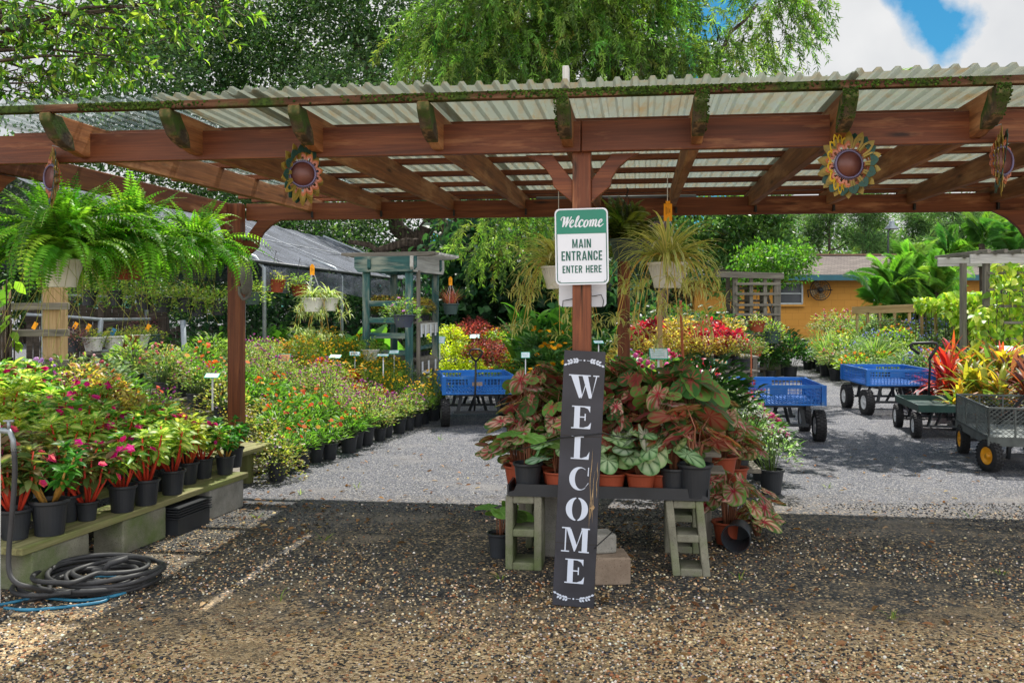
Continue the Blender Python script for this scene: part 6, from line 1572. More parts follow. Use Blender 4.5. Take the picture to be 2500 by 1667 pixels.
NM = {'imp_var': ('impatiens', 'yellow-centred green impatiens on red stems'), 'imp_mag': ('impatiens', 'green impatiens with magenta flowers'), 'imp_dark': ('impatiens', 'bronze-leaved impatiens with pink flowers'), 'imp_green': ('impatiens', 'small plain green impatiens'),
      'imp_yel': ('impatiens', 'bright lime-yellow impatiens'), 'gail': ('blanket_flower', 'orange-red blanket flower'), 'gomph': ('globe_amaranth', 'purple-dotted globe amaranth'), 'bidens': ('bidens', 'feathery yellow-flowered bidens'), 'zinnia_y': ('zinnia', 'golden zinnia'),
      'coleus_red': ('coleus', 'scarlet coleus'), 'coleus_mag': ('coleus', 'magenta coleus'), 'coleus_yel': ('coleus', 'yellow-brown coleus'), 'torenia': ('torenia', 'pale trailing torenia'), 'penta': ('penta', 'pink penta'), 'penta_red': ('penta', 'deep red penta'),
      'lilac': ('penta', 'lilac penta'), 'euph': ('white_spurge', 'white frothy spurge'), 'lime': ('duranta', 'chartreuse gold mound'), 'maroon': ('loropetalum', 'maroon-leaved mound'), 'lantana': ('lantana', 'lime-green lantana with yellow flowers'), 'mixed': ('leafy_shrub', 'soft green shrub'),
      'silver': ('silver_shrub', 'silvery green shrub'), 'blue': ('plumbago', 'blue-flowered plumbago'), 'rosy': ('flowering_shrub', 'green shrub flecked with rose'), 'darkgr': ('leafy_shrub', 'dark green bushy shrub'), 'rose_sil': ('rosemary', 'grey-green rosemary'), 'grass': ('ornamental_grass', 'arching green grass'),
      'grass_sil': ('ornamental_grass', 'silvery arching grass'), 'rud': ('coneflower', 'orange daisy coneflower'), 'cord_red': ('cordyline', 'wine-red cordyline'), 'cord_grn': ('cordyline', 'green-and-gold cordyline'), 'cord_brn': ('cordyline', 'bronze-brown cordyline'), 'canna': ('canna', 'upright broad-leaved canna'),
      'bigleaf': ('elephant_ear', 'big-leaved elephant ear')}

SHORT = {'imp_var': 'red-stemmed variegated impatiens', 'imp_mag': 'magenta impatiens', 'imp_dark': 'bronze pink-flowered impatiens', 'imp_green': 'small green impatiens', 'imp_yel': 'lime-yellow impatiens', 'bidens': 'yellow bidens', 'torenia': 'pale torenia', 'lantana': 'yellow lantana',
 'rosy': 'rose-flecked shrub', 'grass': 'green grass', 'grass_sil': 'silvery grass', 'blue': 'blue plumbago', 'silver': 'silvery shrub', 'darkgr': 'dark shrub', 'maroon': 'maroon mound', 'lime': 'chartreuse mound', 'gomph': 'purple globe amaranth', 'euph': 'white spurge', 'rud': 'orange coneflower'}
def row_of(kinds, p0, p1, where, frm, group, z=0.0, pot='gal', jit=.03, sc=(.9, 1.12), skip=()):
    """pots in one row: kinds is the list of kinds from p0 to p1"""
    p0 = np.array(p0, float); p1 = np.array(p1, float); n = len(kinds); cnt = {}
    for i, k in enumerate(kinds):
        if k is None: continue
        p = p0 + (p1 - p0) * (i / max(1, n - 1)); p = np.array([p[0] + R.normal(0, jit), p[1] + R.normal(0, jit), z])
        nm, ds = NM[k]; cnt[k] = cnt.get(k, 0) + 1; tot = kinds.count(k)
        lb = f"{SHORT.get(k, ds)}, {ORD[cnt[k] - 1] if tot > 1 else 'the only one'} from the {frm}, {where}"
        plant(k, 'potted_' + nm, p, lb, nm.replace('_', ' '), group, pot, R.uniform(*sc))

# ================================================================== LEFT BENCH
ub = nrm(np.array([.5, 2.04, 0])); nb = np.array([-ub[1], ub[0], 0])
B0 = np.array([-2.41, 4.79, 0]); BL = 2.11
def Bp(t, off): return B0 + ub * t + nb * off
bench = thing('plank_bench', Bp(1, .15), 'low mossy plank bench for potted impatiens beside the left path', 'bench')
timber('plank', Bp(-.1, .13) + vz * .221, Bp(BL, .13) + vz * .221, .26, .038, PLANK, bench)
for t0, t1, lb in ((-.02, .41, 'mossy concrete block under the near end of the plank bench'), (.70, 1.12, 'shaded concrete block under the middle of the plank bench'), (1.62, 2.06, 'clean grey concrete block under the far end of the plank bench')):
    a, b_ = Bp(t0, .11), Bp(t1, .11); o = thing('concrete_block', (*((a + b_) / 2)[:2], 0), lb, 'concrete block', 'blocks under the plank bench')
    mb = MB(); mb.bar(a + vz * .1, b_ + vz * .1, .2, .2); bevel(mb.build('block', CONC if t0 < 1.5 else CONC2, o), .008)
# trays under the bench
tq = Bp(1.36, .10); o = thing('tray_stack', (*tq[:2], 0), 'stack of empty black plastic trays tucked under the plank bench', 'trays')
mb = MB()
rotb = np.stack([ub, nb, vz], 1)
mb.box(tq + vz * .05, (.36, .27, .10), rotb)
for i in range(5): mb.box(tq + vz * (.108 + i * .016) + ub * R.normal(0, .006), (.385, .29, .007), rotb)
mb.build('trays', TRAYB, o)
tiers = thing('plank_steps', Bp(1.2, .9), 'stepped plank shelving behind the bench under the impatiens', 'shelf')
TZ = [.24, .30, .37, .44, .51, .56]; TO = [.13, .46, .78, 1.1, 1.42, 1.74]
for z, off in zip(TZ[1:], TO[1:]):
    timber('plank', Bp(-.3, off) + vz * (z - .02), Bp(3.1, off) + vz * (z - .02), .25, .038, PLANK, tiers)
    for t in (-.2, 1.4, 2.9): timber('support', Bp(t, off), Bp(t, off) + vz * (z - .04), .09, .09, PLANK, tiers)
GRP = 'impatiens pots on the left plank bench'
front = [((35, 1246), 'imp_dark'), ((114, 1236), 'imp_green'), ((200, 1204), 'imp_dark'), ((281, 1184), 'imp_mag'), ((335, 1168), 'imp_var'), ((396, 1144), 'imp_var'), ((466, 1107), 'imp_mag'), ((517, 1098), 'imp_green')]
for i, ((x, y), k) in enumerate(front):
    p = G(x, y - 10, .24); nm, ds = NM[k]
    plant(k, 'potted_impatiens', (p[0], p[1], .24), f'{SHORT[k]}, {ORD[i]} pot from the hose along the plank edge', 'impatiens', GRP, 'gal' if i != 2 else 'small', (.95, 1.12, .95, .95, .95, .95, .85, .8)[i])
for i, ((x, y), k) in enumerate([((152, 1206), 'imp_dark'), ((362, 1136), 'imp_var'), ((430, 1120), 'imp_yel'), ((536, 1082), 'imp_green')]):
    p = G(x, y - 10, .24); nm, ds = NM[k]
    plant(k, 'potted_impatiens', (p[0], p[1], .24), f'{SHORT[k]}, {ORD[i]} half-hidden pot behind the plank edge pots', 'impatiens', GRP, 'gal', .9)
rows = [['imp_dark', 'imp_dark', 'imp_dark', 'imp_var', 'imp_var', 'imp_var', 'imp_mag', 'imp_mag', 'imp_mag', 'coleus_yel', 'torenia', 'torenia'],
        ['imp_dark', 'imp_dark', 'imp_var', 'imp_yel', 'imp_var', 'imp_mag', 'imp_mag', 'imp_mag', 'coleus_yel', 'coleus_yel', 'torenia', 'gomph'],
        ['imp_mag', 'imp_yel', 'imp_yel', 'imp_var', 'imp_yel', 'imp_var', 'imp_mag', 'imp_mag', 'imp_mag', 'coleus_yel', 'torenia', 'gail'],
        ['imp_yel', 'imp_yel', 'imp_yel', 'imp_yel', 'imp_yel', 'imp_var', 'imp_var', 'imp_mag', 'gomph', 'coleus_yel', 'gomph', 'gail'],
        [None, None, 'imp_yel', 'imp_yel', 'imp_yel', 'imp_yel', 'imp_mag', 'imp_mag', 'lilac', 'mixed', 'rosy', 'silver']]
for i, ks in enumerate(rows):
    row_of(ks, Bp(.05, TO[i + 1]), Bp(2.12 + .17 * i, TO[i + 1]), f'{ORD[i]} row behind the plank bench', 'near end', 'stepped rows behind the plank bench', TZ[i + 1], sc=(.84, 1.06))
# ================================================================== MIDDLE-LEFT BED
M0 = G(640, 1104); M1 = G(1002, 966); um = nrm(M1 - M0); nm_ = np.array([-um[1], um[0], 0]); ML = np.linalg.norm(M1 - M0)
def Mp(t, off): return M0 + um * t + nm_ * (off + .08)
bed = thing('bed_steps', Mp(2.5, 1.2), 'stepped boards carrying the flower pots of the middle bed', 'shelf')
MZ = [0, .07, .18, .30, .42, .52, .58]; MO = [0, .34, .68, 1.02, 1.36, 1.70, 2.04]
for z, off in zip(MZ[1:], MO[1:]):
    timber('board', Mp(-.1, off) + vz * (z - .02), Mp(ML + 1.4, off) + vz * (z - .02), .27, .036, GREYW, bed)
    for t in (0, 2, 4, 5.3): timber('support', Mp(t, off), Mp(t, off) + vz * (z - .039), .08, .08, GREYW, bed)
g, o_, y_, t_, r_, z_, s_ = 'gail', 'gomph', 'bidens', 'torenia', 'coleus_red', 'zinnia_y', 'rose_sil'
rows = [[t_, g, g, g, g, g, g, o_, o_, o_, o_, o_, y_, y_, y_],
        [t_, g, g, g, g, g, o_, o_, o_, o_, o_, r_, y_, y_, s_],
        [t_, t_, g, g, g, g, o_, o_, o_, r_, z_, y_, y_, y_, s_, s_],
        [t_, g, g, g, g, o_, o_, o_, o_, z_, r_, y_, y_, y_, y_, s_],
        [o_, g, g, g, o_, o_, o_, o_, z_, z_, r_, y_, y_, y_, y_, y_],
        ['rosy', g, g, g, 'silver', o_, o_, o_, z_, z_, y_, y_, y_, y_, y_],
        ['mixed', 'silver', 'mixed', g, 'mixed', 'mixed', 'silver', o_, 'mixed', z_, 'mixed', y_, 'mixed', 'mixed']]
for i, ks in enumerate(rows):
    row_of(ks, Mp((0, .55, .8, .95, 1.05, 1.15, 1.2)[i], MO[i]), Mp(ML + (1.2 if i > 1 else 0), MO[i]), 'row along the gravel path' if i == 0 else f'{ORD[i]} row in from the path', 'post', 'flower pots of the middle left bed', MZ[i], sc=(.82, 1.18))
# ground plants behind, by the shade house
def scatter(items, group):
    for k, x, y, D, lb, sc, pot in items:
        q = P(x, 0, D); z = max(0, P(x, y, D)[2]); nm, ds = NM[k]
        plant(k, 'potted_' + nm, (q[0], D, z), lb, nm.replace('_', ' '), group, pot, sc)
sc_ = []
for i, (k, x, D) in enumerate((('silver', 395, 10.4), ('mixed', 430, 10.8), ('silver', 470, 10.6), ('mixed', 505, 11.2), ('silver', 590, 12.3), ('darkgr', 575, 13.5), ('silver', 540, 11.5), ('darkgr', 625, 14.5), ('mixed', 360, 10.6), ('darkgr', 440, 13), ('darkgr', 500, 13.6))):
    nm, ds = NM[k]; q = P(x, 0, D)
    plant(k, 'potted_' + nm, (q[0], D, .2 if D < 12 else 0), f'{SHORT.get(k, ds)}, {ORD[i]} shrub in the bank behind the left post', nm.replace('_', ' '), 'shrubs behind the left post', 'big', 1.25 if k != 'darkgr' else 1.6)
for i, (x, D) in enumerate(((660, 14.5), (700, 15), (735, 14.6), (770, 15), (800, 14.8), (670, 16), (860, 15.5))):
    q = P(x, 0, D); plant('bigleaf', 'elephant_ear', (q[0], D, 0), f'big heart-leaved elephant ear, {ORD[i]} along the back of the flower bed', 'elephant ear', 'elephant ears under the shade house', 'none', R.uniform(1.1, 1.5))
# ================================================================== BED BEYOND THE LEFT CART
tb_ = thing('low_tables', P(1110, 850, 17) * [1, 1, 0], 'low grey tables under the chartreuse and maroon shrubs', 'table')
def table(par, c, sx, sy, z, rz=0):
    ca, sa = math.cos(rz), math.sin(rz); rx = np.array([ca, sa, 0]); ry = np.array([-sa, ca, 0]); c = np.array([c[0], c[1], 0.])
    for i in range(int(sy / .16)): timber('slat', c - rx * sx / 2 + ry * (-sy / 2 + .08 + .16 * i) + vz * (z - .02), c + rx * sx / 2 + ry * (-sy / 2 + .08 + .16 * i) + vz * (z - .02), .14, .03, GREYW, par)
    for a in (-1, 1):
        for b in (-1, 1): q = c + rx * a * (sx / 2 - .06) + ry * b * (sy / 2 - .06); timber('table_leg', q, q + vz * (z - .036), .07, .07, GREYW, par)
table(tb_, P(1085, 0, 16.4), 1.5, 1.2, .25); table(tb_, P(1110, 0, 18), 1.9, 1.4, .5)
for i, (k, x, D, z) in enumerate((('lime', 1040, 15.6, 0), ('lime', 1085, 15.6, 0), ('lime', 1035, 16.4, .25), ('lime', 1065, 16.2, .25), ('maroon', 1105, 16.1, .25), ('maroon', 1130, 15.9, 0), ('maroon', 1120, 16.7, .25), ('lime', 1030, 17.4, .5), ('maroon', 1075, 17.8, .5), ('maroon', 1105, 18.0, .5), ('lime', 1050, 18.2, .5),
                                  ('lantana', 1150, 16.6, .1), ('lantana', 1165, 15.4, 0), ('lantana', 1195, 15.6, 0), ('lantana', 1225, 15.8, 0), ('lantana', 1180, 16.4, .1), ('lantana', 1140, 17.6, .45), ('lantana', 1120, 18.4, .5), ('rosy', 1165, 18.0, .45), ('lilac', 1185, 17.4, .3), ('lantana', 1210, 16.5, .1), ('maroon', 1090, 18.6, .6))):
    nm, ds = NM[k]; q = P(x, 0, D)
    plant(k, 'potted_' + nm, (q[0], D, z), f'{SHORT.get(k, ds)} beyond the left cart, {ORD[i] if i < 20 else ("farthest back", "very last")[i - 20]} from the arbor', nm, 'mounded shrubs beyond the left cart', 'gal', 1.25)
for i, (x, D, z) in enumerate(((1235, 13.2, .3), (1265, 13.0, .3), (1290, 13.4, .3), (1230, 12.4, 0), (1260, 12.2, 0), (1290, 12.0, 0), (1245, 14.2, .5), (1275, 14.3, .5), (1310, 12.8, .2), (1310, 11.6, 0), (1330, 12.2, 0))):
    q = P(x, 0, D); plant('rud', 'potted_coneflower', (q[0], D, z), f'orange daisy coneflower left of the front post, {ORD[i]} from the front of its bank', 'coneflower', 'coneflowers left of the front post', 'gal', 1.2)
for i, (x, D) in enumerate(((1225, 14.8), (1265, 15), (1290, 14.6), (1315, 15.2), (1200, 15.6))):
    q = P(x, 0, D); plant('canna', 'potted_canna', (q[0], D, .1), f'tall broad-leaved canna behind the coneflowers, {ORD[i]} from the left' if i < 4 else 'shorter canna leaning out beside the lilac flowers', 'canna', 'cannas behind the coneflowers', 'big', R.uniform(.95, 1.15))
for i, (x, D) in enumerate(((1340, 16), (1370, 15), (1385, 16.5), (1400, 14))):
    q = P(x, 0, D); plant('darkgr', 'potted_shrub', (q[0], D, .0), f'dark green shrub seen just right of the front post, {ORD[i]} in the gap', 'shrub', 'shrubs right of the front post', 'big', 1.5)
# ================================================================== CALADIUM DISPLAY
tz = .425; D0 = 5.14
cd = thing('display_tray', P(1395, 1120, 5.5) * [1, 1, 0] + [0, 0, .406], 'long black plastic tray bench holding the caladium pots', 'tray')
cL = P(1166, 0, D0)[0]; cR = P(1622, 0, D0)[0]
def Cp(a, b): return np.array([cL, D0 + .02, 0]) + vx * a + vu * b
CW = 1.08
mb = MB()
mb.prism([(0, 0), (CW, 0), (CW - .005, .02), (CW - .035, .03), (CW - .05, .062), (.05, .066), (.035, .03), (.0, .02)], Cp(0, 0) + vz * .408, vx, vz, vu * .012)
for z, b0 in ((.409, .34), (.409, .68)): mb.bar(Cp(0, b0) + vz * (z + .03), Cp(CW, b0) + vz * (z + .03), .012, .06)
rotc = np.stack([vx, vu, vz], 1)
mb.box(Cp(CW / 2, .36) + vz * .414, (CW, .70, .010), rotc)
for a in (.0, CW): mb.bar(Cp(a, .013) + vz * .44, Cp(a, .7) + vz * .44, .01, .05)
mb.build('tray', TRAYB, cd)
def cinder(a, b, label, lean=0, rz=0, mat=CONC, h=.406, d=.2):
    o = thing('cinder_block', Cp(a, b), label, 'cinder block', 'cinder blocks under the caladium tray')
    rx = vx * math.cos(rz) + vu * math.sin(rz); ry = np.cross(vz, rx)
    up = nrm(vz + rx * lean); w_ = .2; c = Cp(a, b)
    mb = MB()
    t = .042
    for x in (-w_ / 2 + t / 2, w_ / 2 - t / 2): mb.bar(c + rx * x, c + rx * x + up * h, t, d, up=ry)
    for z, tt in ((t / 2, t), (h / 2, t), (h - t / 2, t)): mb.bar(c + up * z - rx * (w_ / 2 - t + .001) , c + up * z + rx * (w_ / 2 - t + .001), d - .006, tt, up=up)
    bevel(mb.build('block', mat, o), .008, 3); return o
cinder(.085, .11, 'upright cinder block under the left end of the caladium tray, in front', 0)
cinder(CW - .09, .11, 'leaning mossy cinder block under the right end of the caladium tray', -.10)
cinder(.14, .58, 'mossy cinder block at the back left under the caladium tray', 0)
cinder(.24, .40, 'cinder block half hidden behind the welcome board under the tray', 0, rad(80), CONC2)
cinder(CW - .12, .58, 'cinder block at the back right under the caladium tray', 0)
for c, s, rz, mat, lb in ((P(1400, 1262, 4.98), (.19, .20, .145), rad(4), CONC3, 'large tan paver block lying behind the welcome board'), (P(1375, 1215, 5.02), (.155, .15, .10), rad(12), CONC2, 'smaller grey paver stone set on the tan block')):
    o = thing('paver_block', (c[0], c[1], 0 if s[0] > .18 else .147), lb, 'paver'); mb = MB(); rx = np.array([math.cos(rz), math.sin(rz), 0]); mb.box((c[0], c[1], s[2] / 2 + (0 if s[0] > .18 else .146)), s, np.stack([rx, np.cross(vz, rx), vz], 1)); bevel(mb.build('block', mat, o), .012, 3)
CG = 'caladium pots on the black tray'
for i, (a, b, k, pot, s, lb) in enumerate((
    (.10, .10, 'cala_green', 'gal', .95, 'small green caladium in a black pot at the left end of the tray'), (.27, .09, 'cala_white', 'terra', .95, 'white-green caladium in an orange pot just left of the welcome board'),
    (.56, .08, 'cala_white', 'terra', .95, 'white-green caladium in an orange pot just right of the welcome board'), (.72, .08, 'cala_white', 'terra', 1.0, 'white-veined caladium in an orange pot in the middle of the tray front'),
    (.83, .14, 'cala_pink', 'terra', .9, 'pink caladium in the set-back orange pot'), (.90, .09, 'cala_white', 'gal', .9, 'pale caladium in the small black pot next to the right corner'), (1.01, .06, 'cala_pink', 'gal', 1.08, 'salmon pink caladium in the black pot at the right corner'),
    (.42, .12, 'cala_pink', 'terra', .95, 'pink caladium hidden behind the welcome board'))):
    p = Cp(a, b); plant(k, 'potted_caladium', (p[0], p[1], tz - .004), lb, 'caladium', CG, pot, s)
for r_i, (b, z, ks) in enumerate(((.28, .43, ['cala_speck', 'cala_mix', 'cala_mix', 'cala_mix', 'cala_red', 'cala_mix', 'cala_speck']), (.52, .50, ['cala_mix', 'cala_mix', 'cala_red', 'cala_speck', 'cala_mix', 'cala_mix', 'cala_dk']), (.80, .56, ['cala_mix', 'cala_speck', 'cala_dk', 'cala_mix', 'cala_dk', 'cala_dk', 'cala_dk']))):
    for i, k in enumerate(ks):
        p = Cp(.06 + i * .94 / 6 + R.normal(0, .02), b + R.normal(0, .03))
        plant(k, 'potted_caladium', (p[0], p[1], z), {'cala_mix': 'mixed red and green', 'cala_red': 'dark red', 'cala_speck': 'speckled pink', 'cala_dk': 'tall red-veined'}[k] + f' caladium, {ORD[i]} from left in the display {("second", "third", "rear")[r_i]} row', 'caladium', 'caladiums massed behind the tray front', 'terra', R.uniform(.85, 1.05))
rk = thing('rear_shelf', Cp(.5, .9), 'low shelf behind the black tray lifting the rear caladiums', 'shelf')
timber('board', Cp(-.1, .52) + vz * .488, Cp(1.2, .52) + vz * .488, .2, .02, GREYW, rk); timber('board', Cp(-.1, .80) + vz * .545, Cp(1.2, .80) + vz * .545, .24, .025, GREYW, rk)
for a in (0, 1.1): timber('support', Cp(a, .80), Cp(a, .80) + vz * .532, .09, .09, GREYW, rk)
# side caladiums drooping at both ends
for i, (x, y, D_, k, pot, s, z, lb) in enumerate(((1190, 1085, 5.5, 'cala_speck', 'terra', 1.0, .40, 'speckled caladium spilling over the left end of the tray'), (1148, 1218, 5.45, 'cala_green', 'gal', .85, 0, 'green caladium in a black pot on the gravel left of the cinder block'),
    (1672, 1222, 5.75, 'cala_speck', 'terra', 1.15, 0, 'speckled pink caladium flopping from an orange pot on the gravel at right'), (1740, 1190, 5.9, 'cala_speck', 'none', .8, 0.02, 'fallen speckled caladium leaves on the gravel beside the tipped pot'), (1660, 1090, 6.0, 'cala_speck', 'terra', 1.1, .36, 'speckled caladium hanging off the right end of the tray'), (1690, 1120, 6.3, 'cala_speck', 'terra', 1.0, .25, 'pink speckled caladium low at the right, before the white spurge'))):
    q = P(x, y, D_); plant(k, 'potted_caladium', (q[0], D_, z), lb, 'caladium', None, pot, s)
# tipped empty pot
tp = G(1690, 1268); o = thing('tipped_pot', (tp[0], tp[1], 0), 'empty black nursery pot lying on its side on the gravel', 'pot')
mb = MB(); ax = nrm(np.array([-.35, -.85, -.12])); u_ = nrm(np.cross(ax, vz)); ro_ = np.stack([u_, np.cross(ax, u_), ax], 1)
mb.lathe([(.0, .0), (.065, .0), (.078, .13), (.086, .135), (.086, .155), (.08, .155), (.076, .13), (.062, .006), (.0, .006)], 28, np.array([tp[0], tp[1], .082]) - ax * .15, ro_ @ np.diag([1, 1, 1.]), smooth=False); mb.build('pot', POT, o)
# ================================================================== FLOWERS BEHIND THE DISPLAY
row_of(['cala_dk'][:0] or ['euph', 'penta', 'euph', 'penta', 'lilac', 'penta', 'coleus_mag'], (2.02, 7.3, 0), (2.35, 10.3, 0), 'row beside the right cart', 'caladiums', 'flower row beside the right cart', 0.0, sc=(1.05, 1.25))
row_of(['euph', 'euph', 'penta', 'euph', 'lilac', 'penta', 'coleus_mag'], (1.72, 7.2, 0), (2.05, 10.5, 0), 'second row from the right cart', 'caladiums', 'flower row beside the right cart', .24, sc=(1.05, 1.25))
row_of(['darkgr', 'euph', 'penta_red', 'euph', 'penta', 'penta_red', 'penta'], (1.4, 7.1, 0), (1.72, 10.8, 0), 'third row from the right cart', 'caladiums', 'flower row beside the right cart', .38, sc=(1.0, 1.2))
row_of(['mixed', 'penta_red', 'penta', 'euph', 'penta_red', 'lilac'], (1.05, 7.6, 0), (1.4, 11.0, 0), 'row farthest from the right cart', 'caladiums', 'flower row beside the right cart', .46, sc=(1.0, 1.2))
fs_ = thing('flower_steps', (1.7, 9, 0), 'low stepped boards under the pentas behind the caladium display', 'shelf')
for (a, b, z) in (((1.72, 7.0), (2.05, 10.7), .24), ((1.4, 6.9), (1.72, 11), .38), ((1.05, 7.4), (1.4, 11.2), .46)):
    timber('board', (*a, z - .02), (*b, z - .02), .25, .035, GREYW, fs_)
    for t in (.05, .5, .95): q = np.array([*a, 0]) * (1 - t) + np.array([*b, 0]) * t; timber('support', q, q + vz * (z - .04), .08, .08, GREYW, fs_)
# coleus bench
cb = thing('coleus_bench', P(1580, 848, 15) * [1, 1, 0], 'weathered bench carrying the coleus pots in front of the trellis', 'bench')
table(cb, (P(1590, 0, 14.6)[0], 14.7), 1.9, .8, .46); table(cb, (P(1580, 0, 15.6)[0], 15.7), 2.2, .8, .62)
row_of(['coleus_yel', 'coleus_yel', 'coleus_yel', 'coleus_yel', 'coleus_yel', 'coleus_yel', 'rosy'], (P(1470, 0, 14.4)[0], 14.45, 0), (P(1712, 0, 14.4)[0], 14.45, 0), 'edge row of the coleus bench', 'left end', 'coleus on the bench', .46, sc=(.95, 1.05), jit=.02)
row_of(['coleus_mag', 'coleus_yel', 'coleus_yel', 'coleus_yel', 'coleus_mag', 'coleus_mag', 'coleus_mag'], (P(1465, 0, 14.8)[0], 14.85, 0), (P(1695, 0, 14.8)[0], 14.85, 0), 'second row of the coleus bench', 'left end', 'coleus on the bench', .5, sc=(1.1, 1.25))
row_of(['coleus_mag', 'coleus_mag', 'coleus_yel', 'coleus_yel', 'coleus_mag', 'coleus_mag', 'coleus_yel'], (P(1470, 0, 15.6)[0], 15.6, 0), (P(1680, 0, 15.6)[0], 15.6, 0), 'rear row of the coleus bench', 'left end', 'coleus on the bench', .63, sc=(1.15, 1.3))
for i, (x, D, z) in enumerate(((1420, 12, .2), (1430, 13.2, .3))): q = P(x, 0, D); plant('coleus_yel', 'potted_coleus', (q[0], D, z), ('nearer' if i == 0 else 'farther') + ' yellow coleus beside the middle rear post', 'coleus', None, 'gal', 1.3)
q = P(1715, 0, 12.6); plant('coleus_mag', 'potted_coleus', (q[0], 12.6, 0), 'vivid red coleus on the ground behind the right cart', 'coleus', None, 'gal', 1.05)
for i, (x, D, k, s) in enumerate(((1800, 19.5, 'darkgr', 1.5), (1815, 18.4, 'darkgr', 1.3), (1770, 18.2, 'darkgr', 1.0), (1650, 17.5, 'darkgr', 2.0), (1600, 18, 'darkgr', 2.2), (1720, 20.5, 'darkgr', 2.0), (1550, 19, 'darkgr', 2.2), (1480, 18, 'darkgr', 2.0))):
    q = P(x, 0, D); plant(k, 'potted_shrub', (q[0], D, 0), f'dark green shrub around the wooden trellis, {ORD[i]} {"from the path" if i < 3 else "in behind it"}', 'shrub', 'dark shrubs round the trellis', 'big', s)
# ================================================================== RIGHT BED
RB = []
kinds_r = ['mixed', 'silver', 'rosy', 'grass', 'silver', 'mixed', 'lantana', 'grass_sil', 'blue', 'mixed']
def edge(t): return np.array([P(1850, 0, 22)[0] * (1 - t) + P(1965, 0, 17.2)[0] * t, 22 * (1 - t) + 17.2 * t, 0])
rowz = [0, 0, .15, .3, .42, .52, .6, .68]
for r in range(8):
    n = 13 - (r > 5) * 2
    a0 = edge(0) + np.array([.42 * r, .35 * r, 0]) ; a1 = edge(1) + np.array([.5, .5, 0]) * r * .9
    ks = [kinds_r[int(R.integers(0, len(kinds_r)))] for _ in range(n)]
    row_of(ks, a0, a1, 'row edging the right bed path' if r == 0 else f'{ORD[r]} row back in right bed', 'house end', 'potted shrubs of the right bed', rowz[r], sc=(1.25, 1.75), jit=.1)
# rows across the front of the right bed
for r in range(6):
    n = 9 + (r > 2)
    y0 = 16.9 + .6 * r; z = [0, .05, .2, .38, .55, .6][r]
    ks = [['blue', 'silver', 'mixed', 'lantana', 'silver', 'blue', 'mixed', 'silver', 'lantana', 'blue'][int(R.integers(0, 10))] for _ in range(n)]
    row_of(ks, (P(1975 + 12 * r, 0, y0)[0], y0, 0), (P(2330, 0, y0)[0], y0 - .8, 0), ('row just behind the far blue cart' if r == 0 else f'{ORD[r]} row back behind far blue cart'), 'left', 'low pots behind the far blue cart', z, sc=(1.1, 1.5), jit=.05)
rt = thing('right_tables', P(2180, 800, 19) * [1, 1, 0], 'long low tables holding the black pots in front of the vine fence', 'table')
table(rt, (P(2180, 0, 18.6)[0], 18.7), 3.4, .8, .38); table(rt, (P(2180, 0, 19.6)[0], 19.7), 3.4, 1.0, .56)
q = P(1940, 0, 24); 
for i, (x, D) in enumerate(((1925, 23.5), (1960, 24), (1900, 24.5), (1985, 23))): q = P(x, 0, D); plant('rosy', 'potted_milkweed', (q[0], D, .3), f'tall orange-tipped milkweed against the yellow wall, {ORD[i]} from the fence' , 'milkweed', 'milkweeds against the yellow wall', 'gal', 2.0)
# cordylines
for i, (k, x, D, s) in enumerate((('cord_red', 2165, 12.3, 1.0), ('cord_red', 2190, 11.9, 1.05), ('cord_red', 2185, 12.8, 1.1), ('cord_grn', 2215, 11.4, .9), ('cord_grn', 2240, 11.8, 1.0), ('cord_grn', 2262, 11.2, .9), ('cord_grn', 2230, 12.5, 1.1), ('cord_grn', 2280, 12.0, 1.1), ('cord_red', 2310, 12.6, 1.1), ('cord_brn', 2335, 11.6, 1.05), ('cord_grn', 2305, 11.0, .9), ('cord_brn', 2350, 10.8, 1.0), ('cord_grn', 2325, 11.9, 1.1), ('cord_brn', 2375, 11.4, 1.1), ('cord_grn', 2200, 10.9, .7), ('cord_grn', 2370, 12.4, 1.1))):
    q = P(x, 0, D); nm, ds = NM[k]; plant(k, 'potted_cordyline', (q[0], D, 0), f'{ds} behind the wire cart, {ORD[i]} in the clump from left', 'cordyline', 'cordylines behind the wire cart', 'big', s * .92)
# ================================================================== HANGING BASKETS
def hang(kind, pot, x, y, D, label, cat_='hanging basket', sc=1.0, group=None, wires=True, tagc=None, hookz=None, var=None, wl=.34):
    c = P(x, y, D); o = plant(kind, 'hanging_basket', tuple(c), label, cat_, group, pot, sc, var=var)
    h_ = PM[pot].vertices; zt = PH[pot] + .02
    mb = MB(); hz = (hookz - c[2]) / sc if hookz else zt + wl
    for i in range(3):
        a = i * 2.1 + .4; mb.tube([(.12 * math.cos(a), .12 * math.sin(a), zt), (0, 0, zt + wl)], .0022, 4)
    mb.tube([(0, 0, zt + wl), (0, 0, hz)], .003, 5); mb.tube([(0, 0, zt + wl), (.01, 0, zt + wl + .02), (0, .0, zt + wl + .04)], .005, 5)
    w_ = mb.build('hanger', WHITEP if tagc else BLACKM); w_.parent = o; w_.rotation_euler = (0, 0, -o.rotation_euler[2])
    if tagc:
        mb = MB(); mb.box((.0, -.02, zt + wl - .01), (.055, .002, .115)); mb.box((0, -.02, zt + wl + .055), (.03, .002, .02))
        for k in range(3): mb.box((-.012 + .012 * k, -.0215, zt + wl + .0), (.003, .001, .05 - .012 * k), mat=1)
        q = mb.build('price_tag', [tagc, INK]); q.parent = o; q.rotation_euler = (0, 0, -o.rotation_euler[2])
    return o
for q_ in range(0): pass
FG = 'boston ferns under the left beam'
hang('fern', 'hang_w', 140, 660, 5.75, 'big Boston fern in a ribbed white hanging pot, nearest at left', group=FG, hookz=2.2, sc=1.0, var=0)
